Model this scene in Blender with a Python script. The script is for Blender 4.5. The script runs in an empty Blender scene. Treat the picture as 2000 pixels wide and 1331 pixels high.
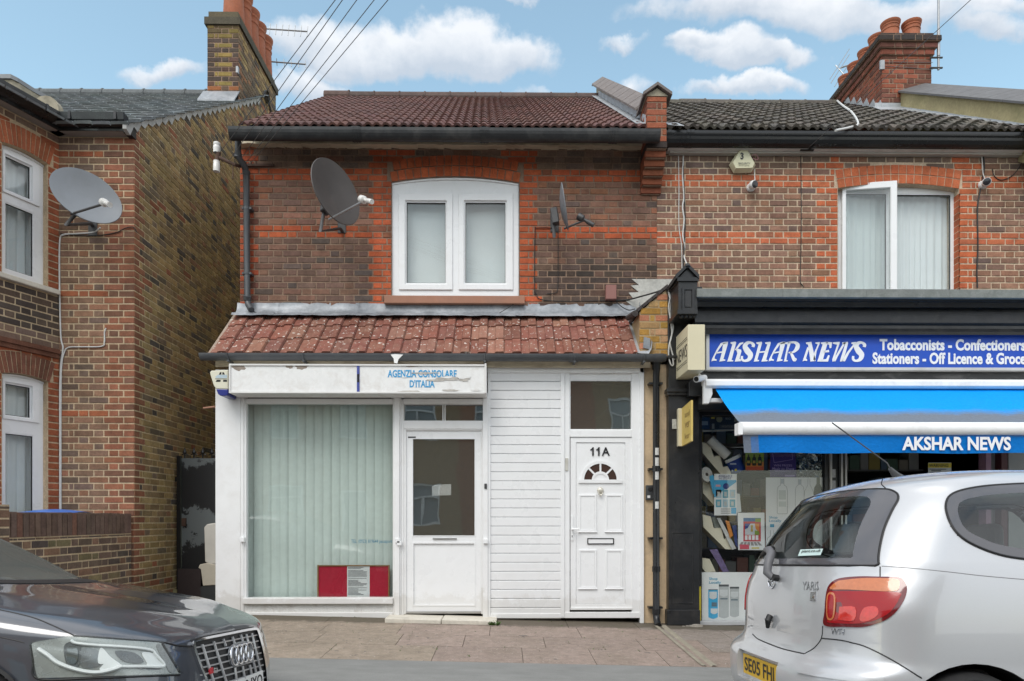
import bpy, bmesh, math, random
from mathutils import Vector, Matrix
from mathutils.bvhtree import BVHTree
rnd = random.Random(7)
SC = bpy.context.scene
COL = SC.collection
R = math.radians
# ------------------------------------------------------------------ camera geometry (real place, metres)
FPX = 1333.0; CZ = 1.25; HOR = 1015.0; YAW = 0.0105
CA, SA = math.cos(YAW), math.sin(YAW)
def ray(px, py):
    u = (px - 1000.0) / FPX; w = (HOR - py) / FPX
    return Vector((u * CA + SA, CA - u * SA, w))
CAM = Vector((0, 0, CZ))
def P(px, py, y):
    d = ray(px, py); return CAM + d * (y / d.y)
def PXP(px, py, x):
    d = ray(px, py); return CAM + d * (x / d.x)
def X_(px, y): return P(px, HOR, y).x
def Z_(py, y, px=1000): return P(px, py, y).z
def rect(x0, y0, x1, y1, Y):
    a = P(x0, y1, Y); b = P(x1, y0, Y); return a.x, b.x, a.z, b.z
def gz(x, y):      # ground height of the road / pavement
    s = -0.024 * x
    return s
# ------------------------------------------------------------------ planes (metres in front of the camera)
U = 8.15      # upper brick walls
F = 7.51      # shopfront
LH = 7.80     # left house front
RIDGE = 11.95
KERB = 5.55
# ------------------------------------------------------------------ mesh builder
class MB:
    def __init__(s): s.V = []; s.F = []; s.M = []; s.C = []
    def face(s, pts, m=0, c=(1, 1, 1)):
        i = len(s.V); s.V.extend([tuple(p) for p in pts]); s.F.append(tuple(range(i, i + len(pts)))); s.M.append(m); s.C.append(c)
    def add(s, verts, faces, m=0, c=(1, 1, 1)):
        i = len(s.V); s.V.extend([tuple(p) for p in verts])
        for f in faces: s.F.append(tuple(k + i for k in f)); s.M.append(m); s.C.append(c)
    def box(s, x0, x1, y0, y1, z0, z1, m=0, c=(1, 1, 1)):
        if x0 > x1: x0, x1 = x1, x0
        if y0 > y1: y0, y1 = y1, y0
        if z0 > z1: z0, z1 = z1, z0
        v = [(x0,y0,z0),(x1,y0,z0),(x1,y1,z0),(x0,y1,z0),(x0,y0,z1),(x1,y0,z1),(x1,y1,z1),(x0,y1,z1)]
        s.add(v, [(0,3,2,1),(4,5,6,7),(0,1,5,4),(1,2,6,5),(2,3,7,6),(3,0,4,7)], m, c)
    def prism(s, poly, d, m=0, c=(1, 1, 1)):      # poly: list of 3D points (planar), d: extrusion vector
        n = len(poly); d = Vector(d); a = [Vector(p) for p in poly]
        s.add(a + [p + d for p in a], [tuple(range(n))[::-1], tuple(range(n, 2 * n))] + [(i, (i+1) % n, n + (i+1) % n, n + i) for i in range(n)], m, c)
    def xz(s, pts, y0, y1, m=0, c=(1, 1, 1)): s.prism([(x, y0, z) for x, z in pts], (0, y1 - y0, 0), m, c)
    def yz(s, pts, x0, x1, m=0, c=(1, 1, 1)): s.prism([(x0, y, z) for y, z in pts], (x1 - x0, 0, 0), m, c)
    def xy(s, pts, z0, z1, m=0, c=(1, 1, 1)): s.prism([(x, y, z0) for x, y in pts], (0, 0, z1 - z0), m, c)
    def ring(s, o, i, y0, y1, m=0, c=(1, 1, 1)):  # rectangular frame in xz; o/i=(x0,x1,z0,z1)
        def q(r, y): return [(r[0],y,r[2]),(r[1],y,r[2]),(r[1],y,r[3]),(r[0],y,r[3])]
        v = q(o,y0)+q(i,y0)+q(o,y1)+q(i,y1); f = []
        for k in range(4):
            j = (k+1) % 4
            f += [(k,j,4+j,4+k),(8+j,8+k,12+k,12+j),(k,8+k,8+j,j),(4+k,4+j,12+j,12+k)]
        s.add(v, f, m, c)
    def tube(s, path, r, n=8, m=0, c=(1, 1, 1), caps=True):
        path = [Vector(p) for p in path]; rs = r if isinstance(r, (list, tuple)) else [r] * len(path)
        t = (path[1] - path[0]).normalized(); a = Vector((0,0,1)) if abs(t.z) < .9 else Vector((1,0,0))
        u = t.cross(a).normalized(); rings = []
        for k, p in enumerate(path):
            if k == 0: t = path[1] - path[0]
            elif k == len(path) - 1: t = path[-1] - path[-2]
            else: t = (path[k+1] - p).normalized() + (p - path[k-1]).normalized()
            t = t.normalized(); u = (u - t * u.dot(t)).normalized(); w = t.cross(u)
            rings.append([p + (u * math.cos(q) + w * math.sin(q)) * rs[k] for q in [2*math.pi*i/n for i in range(n)]])
        v = [p for rg in rings for p in rg]; f = []
        for k in range(len(path) - 1):
            for i in range(n):
                j = (i+1) % n; f.append((k*n+i, k*n+j, (k+1)*n+j, (k+1)*n+i))
        if caps: f += [tuple(range(n))[::-1], tuple(range((len(path)-1)*n, len(path)*n))]
        s.add(v, f, m, c)
    def lathe(s, prof, origin, axis=(0,0,1), n=24, m=0, c=(1, 1, 1), a0=0, a1=2*math.pi):
        axis = Vector(axis).normalized(); o = Vector(origin)
        a = Vector((1,0,0)) if abs(axis.x) < .9 else Vector((0,1,0))
        u = (a - axis * a.dot(axis)).normalized(); w = axis.cross(u); full = abs(a1 - a0 - 2*math.pi) < 1e-6
        k = n if full else n + 1; v = []
        for (r, h) in prof:
            for i in range(k):
                q = a0 + (a1 - a0) * i / n; v.append(o + axis * h + (u * math.cos(q) + w * math.sin(q)) * max(r, 1e-4))
        f = []
        for j in range(len(prof) - 1):
            for i in range(n):
                i2 = (i+1) % k; f.append((j*k+i, j*k+i2, (j+1)*k+i2, (j+1)*k+i))
        s.add(v, f, m, c)
    def grid(s, rows, m=0, c=(1, 1, 1), flip=False):
        n = len(rows[0]); v = [p for r in rows for p in r]; f = []
        for j in range(len(rows) - 1):
            for i in range(n - 1):
                q = (j*n+i, j*n+i+1, (j+1)*n+i+1, (j+1)*n+i); f.append(q[::-1] if flip else q)
        s.add(v, f, m, c)
    def merge(s, o):
        i = len(s.V); s.V += o.V; s.F += [tuple(k + i for k in f) for f in o.F]; s.M += o.M; s.C += o.C
    def xform(s, M):
        s.V = [tuple(M @ Vector(p)) for p in s.V]; return s
def wloc(o):
    v = Vector((0, 0, 0))
    while o is not None: v += o.location; o = o.parent
    return v
def mkobj(name, mb, mats, parent=None, smooth=False, bevel=0, seg=1, loc=None, weld=False, subsurf=0, recalc=False, ang=40):
    if not isinstance(mats, (list, tuple)): mats = [mats]
    off = wloc(parent) if parent else (Vector(loc) if loc is not None else Vector((0, 0, 0)))
    me = bpy.data.meshes.new(name)
    me.from_pydata([(a[0]-off.x, a[1]-off.y, a[2]-off.z) for a in mb.V], [], mb.F)
    for mt in mats: me.materials.append(mt)
    me.polygons.foreach_set('material_index', mb.M)
    if any(c != (1, 1, 1) for c in mb.C):
        at = me.color_attributes.new('Col', 'FLOAT_COLOR', 'CORNER'); buf = []
        for f, c in zip(mb.F, mb.C): buf += [c[0], c[1], c[2], 1.0] * len(f)
        at.data.foreach_set('color', buf)
    if weld or recalc or bevel:
        b = bmesh.new(); b.from_mesh(me)
        if weld: bmesh.ops.remove_doubles(b, verts=b.verts, dist=2e-4)
        bmesh.ops.recalc_face_normals(b, faces=b.faces); b.to_mesh(me); b.free()
    me.update()
    if smooth:
        me.polygons.foreach_set('use_smooth', [True] * len(me.polygons))
        if ang < 179: me.set_sharp_from_angle(angle=R(ang))
    o = bpy.data.objects.new(name, me); COL.objects.link(o)
    if parent: o.parent = parent
    else: o.location = off
    if bevel:
        md = o.modifiers.new('bev', 'BEVEL'); md.width = bevel; md.segments = seg; md.limit_method = 'ANGLE'; md.angle_limit = R(35); md.harden_normals = False
    if subsurf:
        md = o.modifiers.new('sub', 'SUBSURF'); md.levels = md.render_levels = subsurf
    return o
def props(o, label=None, cat=None, group=None, kind=None):
    if label: o['label'] = label
    if cat: o['category'] = cat
    if group: o['group'] = group
    if kind: o['kind'] = kind
    return o
def root(name, label, cat, loc=(0, 0, 0), group=None):
    o = bpy.data.objects.new(name, None); COL.objects.link(o); o.location = loc; o.empty_display_size = .2
    return props(o, label, cat, group)
def part(name, mb, mats, parent, label=None, **k):
    o = mkobj(name, mb, mats, parent, **k)
    if label: o['label'] = label
    return o
def comps(mb):
    p = list(range(len(mb.V)))
    def fd(i):
        while p[i] != i: p[i] = p[p[i]]; i = p[i]
        return i
    for f in mb.F:
        a = fd(f[0])
        for k in f[1:]: p[fd(k)] = a
    out = {}
    for k, f in enumerate(mb.F): out.setdefault(fd(f[0]), []).append(k)
    res = []
    for ks in out.values():
        b = MB(); mp = {}
        for k in ks:
            for i in mb.F[k]:
                if i not in mp: mp[i] = len(b.V); b.V.append(mb.V[i])
            b.F.append(tuple(mp[i] for i in mb.F[k])); b.M.append(mb.M[k]); b.C.append(mb.C[k])
        res.append(b)
    return res
def parts(name, mb, mats, parent, **k): return [part(name, c, mats, parent, **k) for c in comps(mb)]
def single(name, label, cat, mb, mats, group=None, **k):
    xs = [v[0] for v in mb.V]; ys = [v[1] for v in mb.V]; zs = [v[2] for v in mb.V]
    return props(mkobj(name, mb, mats, None, loc=((min(xs)+max(xs))/2, (min(ys)+max(ys))/2, min(zs)), **k), label, cat, group)
def struct(name, mb, mats, **k): return props(mkobj(name, mb, mats, None, **k), kind='structure')
def bx(*a, m=0, c=(1,1,1)):
    b = MB(); b.box(*a, m=m, c=c); return b
def tb(path, r, n=8, **k):
    b = MB(); b.tube(path, r, n, **k); return b
def spline(pts, n=8):
    pts = [Vector(p) for p in pts]; q = [pts[0]*2 - pts[1]] + pts + [pts[-1]*2 - pts[-2]]; out = []
    for i in range(1, len(q) - 2):
        for k in range(n):
            t = k / n; a, b, c, d = q[i-1], q[i], q[i+1], q[i+2]
            out.append(.5*((2*b) + (c-a)*t + (2*a-5*b+4*c-d)*t*t + (3*b-a-3*c+d)*t**3))
    return out + [pts[-1]]
def arcpts(cx, cz, r, a0, a1, n): return [(cx + r*math.cos(a0+(a1-a0)*i/n), cz + r*math.sin(a0+(a1-a0)*i/n)) for i in range(n+1)]
def sm(e0, e1, x):
    t = min(1, max(0, (x-e0)/(e1-e0))); return t*t*(3-2*t)
# ------------------------------------------------------------------ text (built in font only)
def textmb(s, size, bold=0.0, shear=0.0, sx=1.0, depth=.002, align='LEFT', m=0, c=(1,1,1), spacing=1.0):
    cu = bpy.data.curves.new('t', 'FONT'); cu.body = s; cu.size = size; cu.offset = bold; cu.shear = shear; cu.extrude = depth/2
    cu.align_x = align; cu.resolution_u = 3; cu.space_character = spacing
    ob = bpy.data.objects.new('t', cu); COL.objects.link(ob)
    dg = bpy.context.evaluated_depsgraph_get(); me = bpy.data.meshes.new_from_object(ob.evaluated_get(dg))
    b = MB(); b.add([(v.co.x*sx, -v.co.z, v.co.y) for v in me.vertices], [tuple(p.vertices) for p in me.polygons], m, c)
    bpy.data.objects.remove(ob); bpy.data.curves.remove(cu); bpy.data.meshes.remove(me)
    return b
def text_fit(s, x0, x1, z0, z1, y, bold=0.0, shear=0.0, depth=.003, M=None, spacing=1.0):
    b = textmb(s, 1.0, bold, shear, 1.0, .001, spacing=spacing)
    xs = [v[0] for v in b.V]; zs = [v[2] for v in b.V]
    ax, bxx, az, bz = min(xs), max(xs), min(zs), max(zs)
    ys = max(1e-9, max(v[1] for v in b.V) - min(v[1] for v in b.V))
    b.V = [(x0 + (v[0]-ax)/(bxx-ax)*(x1-x0), y + v[1]/ys*depth, z0 + (v[2]-az)/(bz-az)*(z1-z0)) for v in b.V]
    if M is not None: b.xform(M)
    return b
# ------------------------------------------------------------------ materials
def newmat(name):
    m = bpy.data.materials.new(name); m.use_nodes = True; nt = m.node_tree; nt.nodes.clear()
    o = nt.nodes.new('ShaderNodeOutputMaterial'); return m, nt, o
def N(nt, t, **k):
    n = nt.nodes.new(t)
    for a, v in k.items():
        if hasattr(n, a): setattr(n, a, v)
        else: n.inputs[a.replace('_', ' ')].default_value = v
    return n
def mix(nt, fac, a, b, bt='MIX'):
    n = nt.nodes.new('ShaderNodeMix'); n.data_type = 'RGBA'; n.blend_type = bt
    for s, v in ((n.inputs[0], fac), (n.inputs[6], a), (n.inputs[7], b)):
        if isinstance(v, bpy.types.NodeSocket): nt.links.new(v, s)
        elif isinstance(v, (int, float)): s.default_value = v
        else: s.default_value = (v[0], v[1], v[2], 1)
    return n.outputs[2]
def ramp(nt, src, stops):
    n = nt.nodes.new('ShaderNodeValToRGB'); e = n.color_ramp.elements
    while len(e) < len(stops): e.new(.5)
    for k, (p, c) in enumerate(stops):
        e[k].position = p; e[k].color = (c, c, c, 1) if isinstance(c, (int, float)) else (c[0], c[1], c[2], 1)
    nt.links.new(src, n.inputs[0]); return n.outputs[0]
def coords(nt, scale=(1,1,1), kind='Object'):
    t = nt.nodes.new('ShaderNodeTexCoord'); mp = nt.nodes.new('ShaderNodeMapping'); mp.inputs['Scale'].default_value = scale
    nt.links.new(t.outputs[kind], mp.inputs[0]); return mp.outputs[0]
def noise(nt, vec, scale, detail=4, rough=.55, dist=0.0):
    n = nt.nodes.new('ShaderNodeTexNoise'); n.inputs['Scale'].default_value = scale; n.inputs['Detail'].default_value = detail
    n.inputs['Roughness'].default_value = rough; n.inputs['Distortion'].default_value = dist
    nt.links.new(vec, n.inputs['Vector']); return n.outputs['Fac']
def bump(nt, h, strength, dist):
    n = nt.nodes.new('ShaderNodeBump'); n.inputs['Strength'].default_value = strength; n.inputs['Distance'].default_value = dist
    nt.links.new(h, n.inputs['Height']); return n.outputs[0]
def setin(nt, b, k, v):
    if isinstance(v, bpy.types.NodeSocket): nt.links.new(v, b.inputs[k])
    elif isinstance(v, (tuple, list)): b.inputs[k].default_value = (v[0], v[1], v[2], 1)
    else: b.inputs[k].default_value = v
def pbr(name, col, rough=.5, var=.0, vs=8, vs2=None, dirt=None, dirt_amt=0.0, dirt_scale=3, bumps=0.0, bs=60, bd=.002, metal=0.0, coat=0.0, vc=False, spec=.5, scale=(1,1,1), trans=0.0, sss=0.0, foot=None):
    m, nt, o = newmat(name); b = nt.nodes.new('ShaderNodeBsdfPrincipled'); nt.links.new(b.outputs[0], o.inputs[0])
    v = coords(nt, scale); c = None
    base = col
    if vc:
        a = nt.nodes.new('ShaderNodeAttribute'); a.attribute_name = 'Col'; base = a.outputs['Color']
        if col != (1, 1, 1): base = mix(nt, 1.0, base, col, 'MULTIPLY')
    if var > 0:
        n1 = noise(nt, v, vs, 6, .6)
        f = ramp(nt, n1, [(.28, 1-var), (.72, 1+var*.6)])
        base = mix(nt, 1.0, base, f, 'MULTIPLY')
        if vs2:
            f2 = ramp(nt, noise(nt, v, vs2, 3, .6), [(.3, 1-var*.8), (.7, 1+var*.5)]); base = mix(nt, 1.0, base, f2, 'MULTIPLY')
    if dirt is not None:
        d = ramp(nt, noise(nt, v, dirt_scale, 8, .65, .4), [(.5, 0.0), (.72, dirt_amt)]); base = mix(nt, d, base, dirt)
    if foot:      # splashed grime along the foot of a wall: (axis, from, to, colour, amount)
        sx_ = nt.nodes.new('ShaderNodeSeparateXYZ'); nt.links.new(coords(nt), sx_.inputs[0]); r_ = nt.nodes.new('ShaderNodeMapRange'); r_.inputs[1].default_value = foot[1]; r_.inputs[2].default_value = foot[2]; r_.inputs[3].default_value = 0; r_.inputs[4].default_value = 1
        nt.links.new(sx_.outputs[foot[0]], r_.inputs[0]); q_ = nt.nodes.new('ShaderNodeMath'); q_.operation = 'MULTIPLY_ADD'; nt.links.new(noise(nt, coords(nt), 7, 8, .7), q_.inputs[0]); q_.inputs[1].default_value = 1.1; nt.links.new(r_.outputs[0], q_.inputs[2])
        base = mix(nt, ramp(nt, q_.outputs[0], [(.85, 0.0), (1.5, foot[4])]), base, foot[3])
    setin(nt, b, 'Base Color', base); b.inputs['Metallic'].default_value = metal
    if var > 0: setin(nt, b, 'Roughness', ramp(nt, noise(nt, v, vs*1.7, 4), [(.3, max(0, rough-.08)), (.7, min(1, rough+.1))]))
    else: b.inputs['Roughness'].default_value = rough
    b.inputs['Coat Weight'].default_value = coat; b.inputs['Coat Roughness'].default_value = .03
    b.inputs['Specular IOR Level'].default_value = spec
    if trans: b.inputs['Transmission Weight'].default_value = trans
    if bumps > 0: nt.links.new(bump(nt, noise(nt, v, bs, 6, .65), bumps, bd), b.inputs['Normal'])
    return m
def glassmat(name, tint=(.8, .85, .84), refl=.10, rough=.0, dark=0.0, wob=0.0, fk=.95, haze=0.0):
    # window pane: see-through with a fresnel mirror coat
    m, nt, o = newmat(name)
    t = N(nt, 'ShaderNodeBsdfTransparent'); t.inputs[0].default_value = (*tint, 1)
    g = N(nt, 'ShaderNodeBsdfGlossy'); g.inputs['Roughness'].default_value = rough
    fr = N(nt, 'ShaderNodeLayerWeight'); fr.inputs[0].default_value = .5; p5 = N(nt, 'ShaderNodeMath', operation='POWER'); nt.links.new(fr.outputs['Facing'], p5.inputs[0]); p5.inputs[1].default_value = 5.0
    mm = N(nt, 'ShaderNodeMath', operation='MULTIPLY_ADD'); nt.links.new(p5.outputs[0], mm.inputs[0]); mm.inputs[1].default_value = fk; mm.inputs[2].default_value = refl; mm.use_clamp = True
    if wob:
        bn = bump(nt, noise(nt, coords(nt), 1.3, 2), wob, .02); nt.links.new(bn, g.inputs['Normal'])
    mx = N(nt, 'ShaderNodeMixShader'); nt.links.new(mm.outputs[0], mx.inputs[0]); nt.links.new(t.outputs[0], mx.inputs[1]); nt.links.new(g.outputs[0], mx.inputs[2])
    if haze:      # grey-green film of dust, also standing in for pale reflections in the glass
        df = N(nt, 'ShaderNodeBsdfDiffuse'); df.inputs[0].default_value = (.46, .48, .44, 1); m2 = N(nt, 'ShaderNodeMixShader'); m2.inputs[0].default_value = haze; nt.links.new(mx.outputs[0], m2.inputs[1]); nt.links.new(df.outputs[0], m2.inputs[2]); mx = m2
    nt.links.new(mx.outputs[0], o.inputs[0]); return m
def brickmat(name, mortar=False, col=(.4,.3,.2), stain=(.05,.045,.04), stain_amt=.45):
    m, nt, o = newmat(name); b = nt.nodes.new('ShaderNodeBsdfPrincipled'); nt.links.new(b.outputs[0], o.inputs[0])
    v = coords(nt)
    if mortar: base = col
    else:
        a = nt.nodes.new('ShaderNodeAttribute'); a.attribute_name = 'Col'; base = a.outputs['Color']
    base = mix(nt, 1.0, base, ramp(nt, noise(nt, v, 55, 8, .7), [(.25, .7), (.5, 1.0), (.75, 1.3)]), 'MULTIPLY')
    base = mix(nt, 1.0, base, ramp(nt, noise(nt, v, 9, 5, .6), [(.3, .8), (.7, 1.18)]), 'MULTIPLY')
    base = mix(nt, 1.0, base, ramp(nt, noise(nt, v, .55, 4, .6), [(.3, .84), (.7, 1.16)]), 'MULTIPLY')
    base = mix(nt, ramp(nt, noise(nt, coords(nt, (3.2, 3.2, .35)), 1.0, 6, .65), [(.55, 0.0), (.8, stain_amt*.7)]), base, stain)
    d = ramp(nt, noise(nt, v, 2.2, 9, .75, .6), [(.5, 0.0), (.85, stain_amt)]); base = mix(nt, d, base, stain)
    sp = ramp(nt, noise(nt, v, 130, 3, .6), [(.68, 0.0), (.76, .55)]); base = mix(nt, sp, base, (.06,.045,.035))
    setin(nt, b, 'Base Color', base); b.inputs['Roughness'].default_value = .88; b.inputs['Specular IOR Level'].default_value = .25
    nt.links.new(bump(nt, noise(nt, v, 90, 8, .75), .7, .006), b.inputs['Normal'])
    return m
# ------------------------------------------------------------------ palette
BR = brickmat('brick_face', stain_amt=.3)
BRC = brickmat('brick_clean', stain_amt=.2)
MOR_D = brickmat('mortar_dark', True, (.29, .20, .145), stain_amt=.3)
MOR_L = brickmat('mortar_light', True, (.56, .44, .32), stain_amt=.1)
MOR_T = brickmat('mortar_tan', True, (.54, .42, .28), stain_amt=.1)
MOR_S = brickmat('mortar_side', True, (.60, .50, .33), stain_amt=.12)
WHITE = pbr('white_upvc', (.83, .84, .85), .3, .02, 3, dirt=(.5, .48, .43), dirt_amt=.08, dirt_scale=5, foot=(2, .55, .12, (.42,.38,.31), .2))
WPAINT = pbr('white_gloss_paint', (.82, .825, .83), .38, .03, 4, dirt=(.45, .41, .35), dirt_amt=.14, dirt_scale=6, bumps=.12, bs=40, foot=(2, .6, .15, (.40,.36,.29), .28))
WOLD = pbr('old_white_paint', (.80, .80, .79), .5, .05, 5, 30, dirt=(.42, .35, .28), dirt_amt=.3, dirt_scale=7, bumps=.25, bs=60)
CREAMW = pbr('cream_timber', (.60, .52, .38), .6, .12, 6, 40, dirt=(.22, .15, .09), dirt_amt=.7, dirt_scale=9, bumps=.3, bs=50, scale=(.3, 1, 1))
CREAMP = pbr('cream_render', (.66, .50, .32), .75, .08, 6, 40, dirt=(.2, .15, .11), dirt_amt=.4, dirt_scale=4, bumps=.3, bs=90)
SILL = pbr('terracotta_sill', (.36, .17, .105), .6, .1, 6, dirt=(.15, .1, .08), dirt_amt=.4, bumps=.2)
STONE = pbr('pale_stone', (.62, .58, .50), .75, .1, 6, 40, dirt=(.25, .22, .18), dirt_amt=.5, bumps=.3)
LEAD = pbr('lead_flashing', (.27, .29, .315), .5, .25, 3, 25, dirt=(.50, .51, .53), dirt_amt=.6, dirt_scale=3.2, bumps=.3, bs=14, bd=.006, metal=.25)
LEADP = pbr('pale_lead', (.40, .42, .445), .5, .15, 5, 25, dirt=(.3, .31, .32), dirt_amt=.6, bumps=.3, bs=14, bd=.006, metal=.15)
IRON = pbr('cast_iron_black', (.022, .023, .025), .42, .25, 5, 30, dirt=(.09, .085, .08), dirt_amt=.5, dirt_scale=5, bumps=.2, bs=30)
PIPE = pbr('grey_pipe', (.075, .08, .087), .42, .15, 6, dirt=(.12, .12, .12), dirt_amt=.5)
PLBLACK = pbr('black_upvc', (.012, .013, .015), .3, .1, 5)
BLACK = pbr('black_gloss_paint', (.016, .017, .019), .35, .2, 4, 30, dirt=(.06, .055, .05), dirt_amt=.45, dirt_scale=6, bumps=.35, bs=22, bd=.003)
DARK = pbr('dark_void', (.012, .012, .013), .8)
ROOM = pbr('room_plaster', (.30, .285, .26), .9)
GREYD = pbr('dish_grey', (.20, .215, .235), .45, .06, 5, dirt=(.13, .13, .13), dirt_amt=.3)
DISHB = pbr('dish_brown_grey', (.075, .066, .062), .5, .08, 5, dirt=(.12, .1, .09), dirt_amt=.3)
STEEL = pbr('galvanised_steel', (.32, .33, .34), .4, .12, 9, metal=.7)
DSTEEL = pbr('dull_bracket', (.07, .07, .072), .5, .1, 9, metal=.3)
CABLEB = pbr('black_cable', (.018, .017, .017), .6)
CABLEW = pbr('white_cable', (.62, .62, .6), .5, .1, 20)
CABLEG = pbr('grey_wire', (.12, .125, .13), .5)
RUST = pbr('rusty_iron', (.09, .05, .035), .8, .3, 12)
PORC = pbr('white_porcelain', (.78, .77, .74), .2, .08, 14, dirt=(.3,.25,.2), dirt_amt=.4)
GLASS = glassmat('window_glass', (.95, .965, .96), .055, wob=.25)
GLASSD = glassmat('shop_glass', (.955, .97, .965), .045, wob=.12)
DOORG = glassmat('door_glass', (.9, .91, .91), .18, wob=.2, haze=.05)
NET = pbr('net_curtain', (.80, .83, .85), .9, .03, 5)
NETG = pbr('grey_curtain', (.80, .82, .83), .9, .05, 5)
TERRA = pbr('terracotta_pot', (.36, .115, .055), .75, .14, 9, 40, dirt=(.16, .08, .05), dirt_amt=.5, bumps=.2)
SLATE = pbr('slate_coping', (.12, .118, .12), .65, .15, 6, 30, bumps=.2)
RENDY = pbr('mossy_render', (.36, .31, .17), .9, .2, 3, 25, dirt=(.2, .2, .09), dirt_amt=.6, dirt_scale=2.5, bumps=.5, bs=50, bd=.005)
RENDG = pbr('grey_render', (.36, .32, .24), .9, .2, 3, 25, dirt=(.12, .11, .09), dirt_amt=.7, dirt_scale=3, bumps=.5, bs=50, bd=.005)
def tilemat(name, dirt, da, ds, lich=None, la=0.0, ls=40, lth=.63, wall=None):
    m, nt, o = newmat(name); b = nt.nodes.new('ShaderNodeBsdfPrincipled'); nt.links.new(b.outputs[0], o.inputs[0])
    v = coords(nt); a = nt.nodes.new('ShaderNodeAttribute'); a.attribute_name = 'Col'
    base = mix(nt, 1.0, a.outputs['Color'], ramp(nt, noise(nt, v, 14, 8, .7), [(.25, .7), (.75, 1.3)]), 'MULTIPLY')
    d = ramp(nt, noise(nt, v, ds, 9, .7, .5), [(.45, 0.0), (.7, da)]); base = mix(nt, d, base, dirt)
    if lich: base = mix(nt, ramp(nt, noise(nt, v, ls, 4, .5, .3), [(lth, 0.0), (lth+.03, la)]), base, lich)
    if wall:
        sx_ = nt.nodes.new('ShaderNodeSeparateXYZ'); nt.links.new(v, sx_.inputs[0]); r_ = nt.nodes.new('ShaderNodeMapRange'); r_.inputs[1].default_value = wall-.45; r_.inputs[2].default_value = wall; nt.links.new(sx_.outputs[1], r_.inputs[0])
        q_ = nt.nodes.new('ShaderNodeMath'); q_.operation = 'MULTIPLY_ADD'; nt.links.new(noise(nt, v, 6, 8, .7), q_.inputs[0]); q_.inputs[1].default_value = 1.0; nt.links.new(r_.outputs[0], q_.inputs[2]); base = mix(nt, ramp(nt, q_.outputs[0], [(.75, 0.0), (1.4, .8)]), base, (.075,.065,.045))
        g_ = ramp(nt, noise(nt, v, 13, 2, .5), [(.70, 0.0), (.715, .8)]); base = mix(nt, g_, base, (.10,.09,.08))
        gr = ramp(nt, noise(nt, v, 240, 4, .8), [(.3, .72), (.7, 1.3)]); base = mix(nt, 1.0, base, gr, 'MULTIPLY')
    setin(nt, b, 'Base Color', base); b.inputs['Roughness'].default_value = .82; b.inputs['Specular IOR Level'].default_value = .3
    nt.links.new(bump(nt, noise(nt, v, 120, 6, .7), .4, .003), b.inputs['Normal']); return m
TILE_R = tilemat('brown_concrete_tile', (.07, .045, .04), .5, 2.5, (.30, .22, .19), .5, 30, .70)
TILE_L = tilemat('red_concrete_tile', (.30, .175, .125), .65, 5, (.62, .56, .50), .95, 30, .63)
TILE_G = tilemat('weathered_grey_tile', (.045, .04, .035), .6, 4, (.24, .215, .17), .6, 30, .6)
TILE_B = tilemat('blue_grey_tile', (.09, .10, .105), .5, 3)
# ------------------------------------------------------------------ world
W = bpy.data.worlds.new('World'); SC.world = W; W.use_nodes = True
nt = W.node_tree; nt.nodes.clear()
SUN_EL, SUN_AZ = 52.0, 205.0      # degrees; azimuth from +Y clockwise, behind and left of the camera
wo = nt.nodes.new('ShaderNodeOutputWorld'); bg = nt.nodes.new('ShaderNodeBackground'); nt.links.new(bg.outputs[0], wo.inputs[0])
sky = nt.nodes.new('ShaderNodeTexSky'); sky.sky_type = 'NISHITA'; sky.sun_disc = False
sky.sun_elevation = R(SUN_EL); sky.sun_rotation = R(SUN_AZ); sky.air_density = 1.0; sky.dust_density = .8; sky.ozone_density = 1.2
tc = nt.nodes.new('ShaderNodeTexCoord'); dirv = tc.outputs['Generated']
sep = nt.nodes.new('ShaderNodeSeparateXYZ'); nt.links.new(dirv, sep.inputs[0])
def M_(op, a, b=None, c=None, clamp=False):
    n = nt.nodes.new('ShaderNodeMath'); n.operation = op; n.use_clamp = clamp
    for i, v in enumerate((a, b, c)):
        if v is None: continue
        if isinstance(v, bpy.types.NodeSocket): nt.links.new(v, n.inputs[i])
        else: n.inputs[i].default_value = v
    return n.outputs[0]
yy = M_('MAXIMUM', sep.outputs[1], .02)
cu = M_('DIVIDE', sep.outputs[0], yy); cw = M_('DIVIDE', sep.outputs[2], yy)
wn = nt.nodes.new('ShaderNodeTexNoise'); wn.inputs['Scale'].default_value = 9; wn.inputs['Detail'].default_value = 9; wn.inputs['Roughness'].default_value = .62
nt.links.new(dirv, wn.inputs['Vector'])
wn2 = nt.nodes.new('ShaderNodeTexNoise'); wn2.inputs['Scale'].default_value = 24; wn2.inputs['Detail'].default_value = 7; wn2.inputs['Roughness'].default_value = .6
nt.links.new(dirv, wn2.inputs['Vector'])
wa = nt.nodes.new('ShaderNodeTexNoise'); wa.inputs['Scale'].default_value = 7; wa.inputs['Detail'].default_value = 3; nt.links.new(dirv, wa.inputs['Vector'])
wb = nt.nodes.new('ShaderNodeTexNoise'); wb.inputs['Scale'].default_value = 22; wb.inputs['Detail'].default_value = 5; wb.inputs['Roughness'].default_value = .6; nt.links.new(dirv, wb.inputs['Vector'])
for nn_, am_ in ((wa, .11), (wb, .055)):
    sc = nt.nodes.new('ShaderNodeSeparateColor'); nt.links.new(nn_.outputs['Color'], sc.inputs[0])
    cu = M_('ADD', cu, M_('MULTIPLY_ADD', sc.outputs[0], am_*1.4, -am_*.7)); cw = M_('ADD', cw, M_('MULTIPLY_ADD', sc.outputs[1], am_, -am_*.5))
field = None; shade = None
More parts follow.
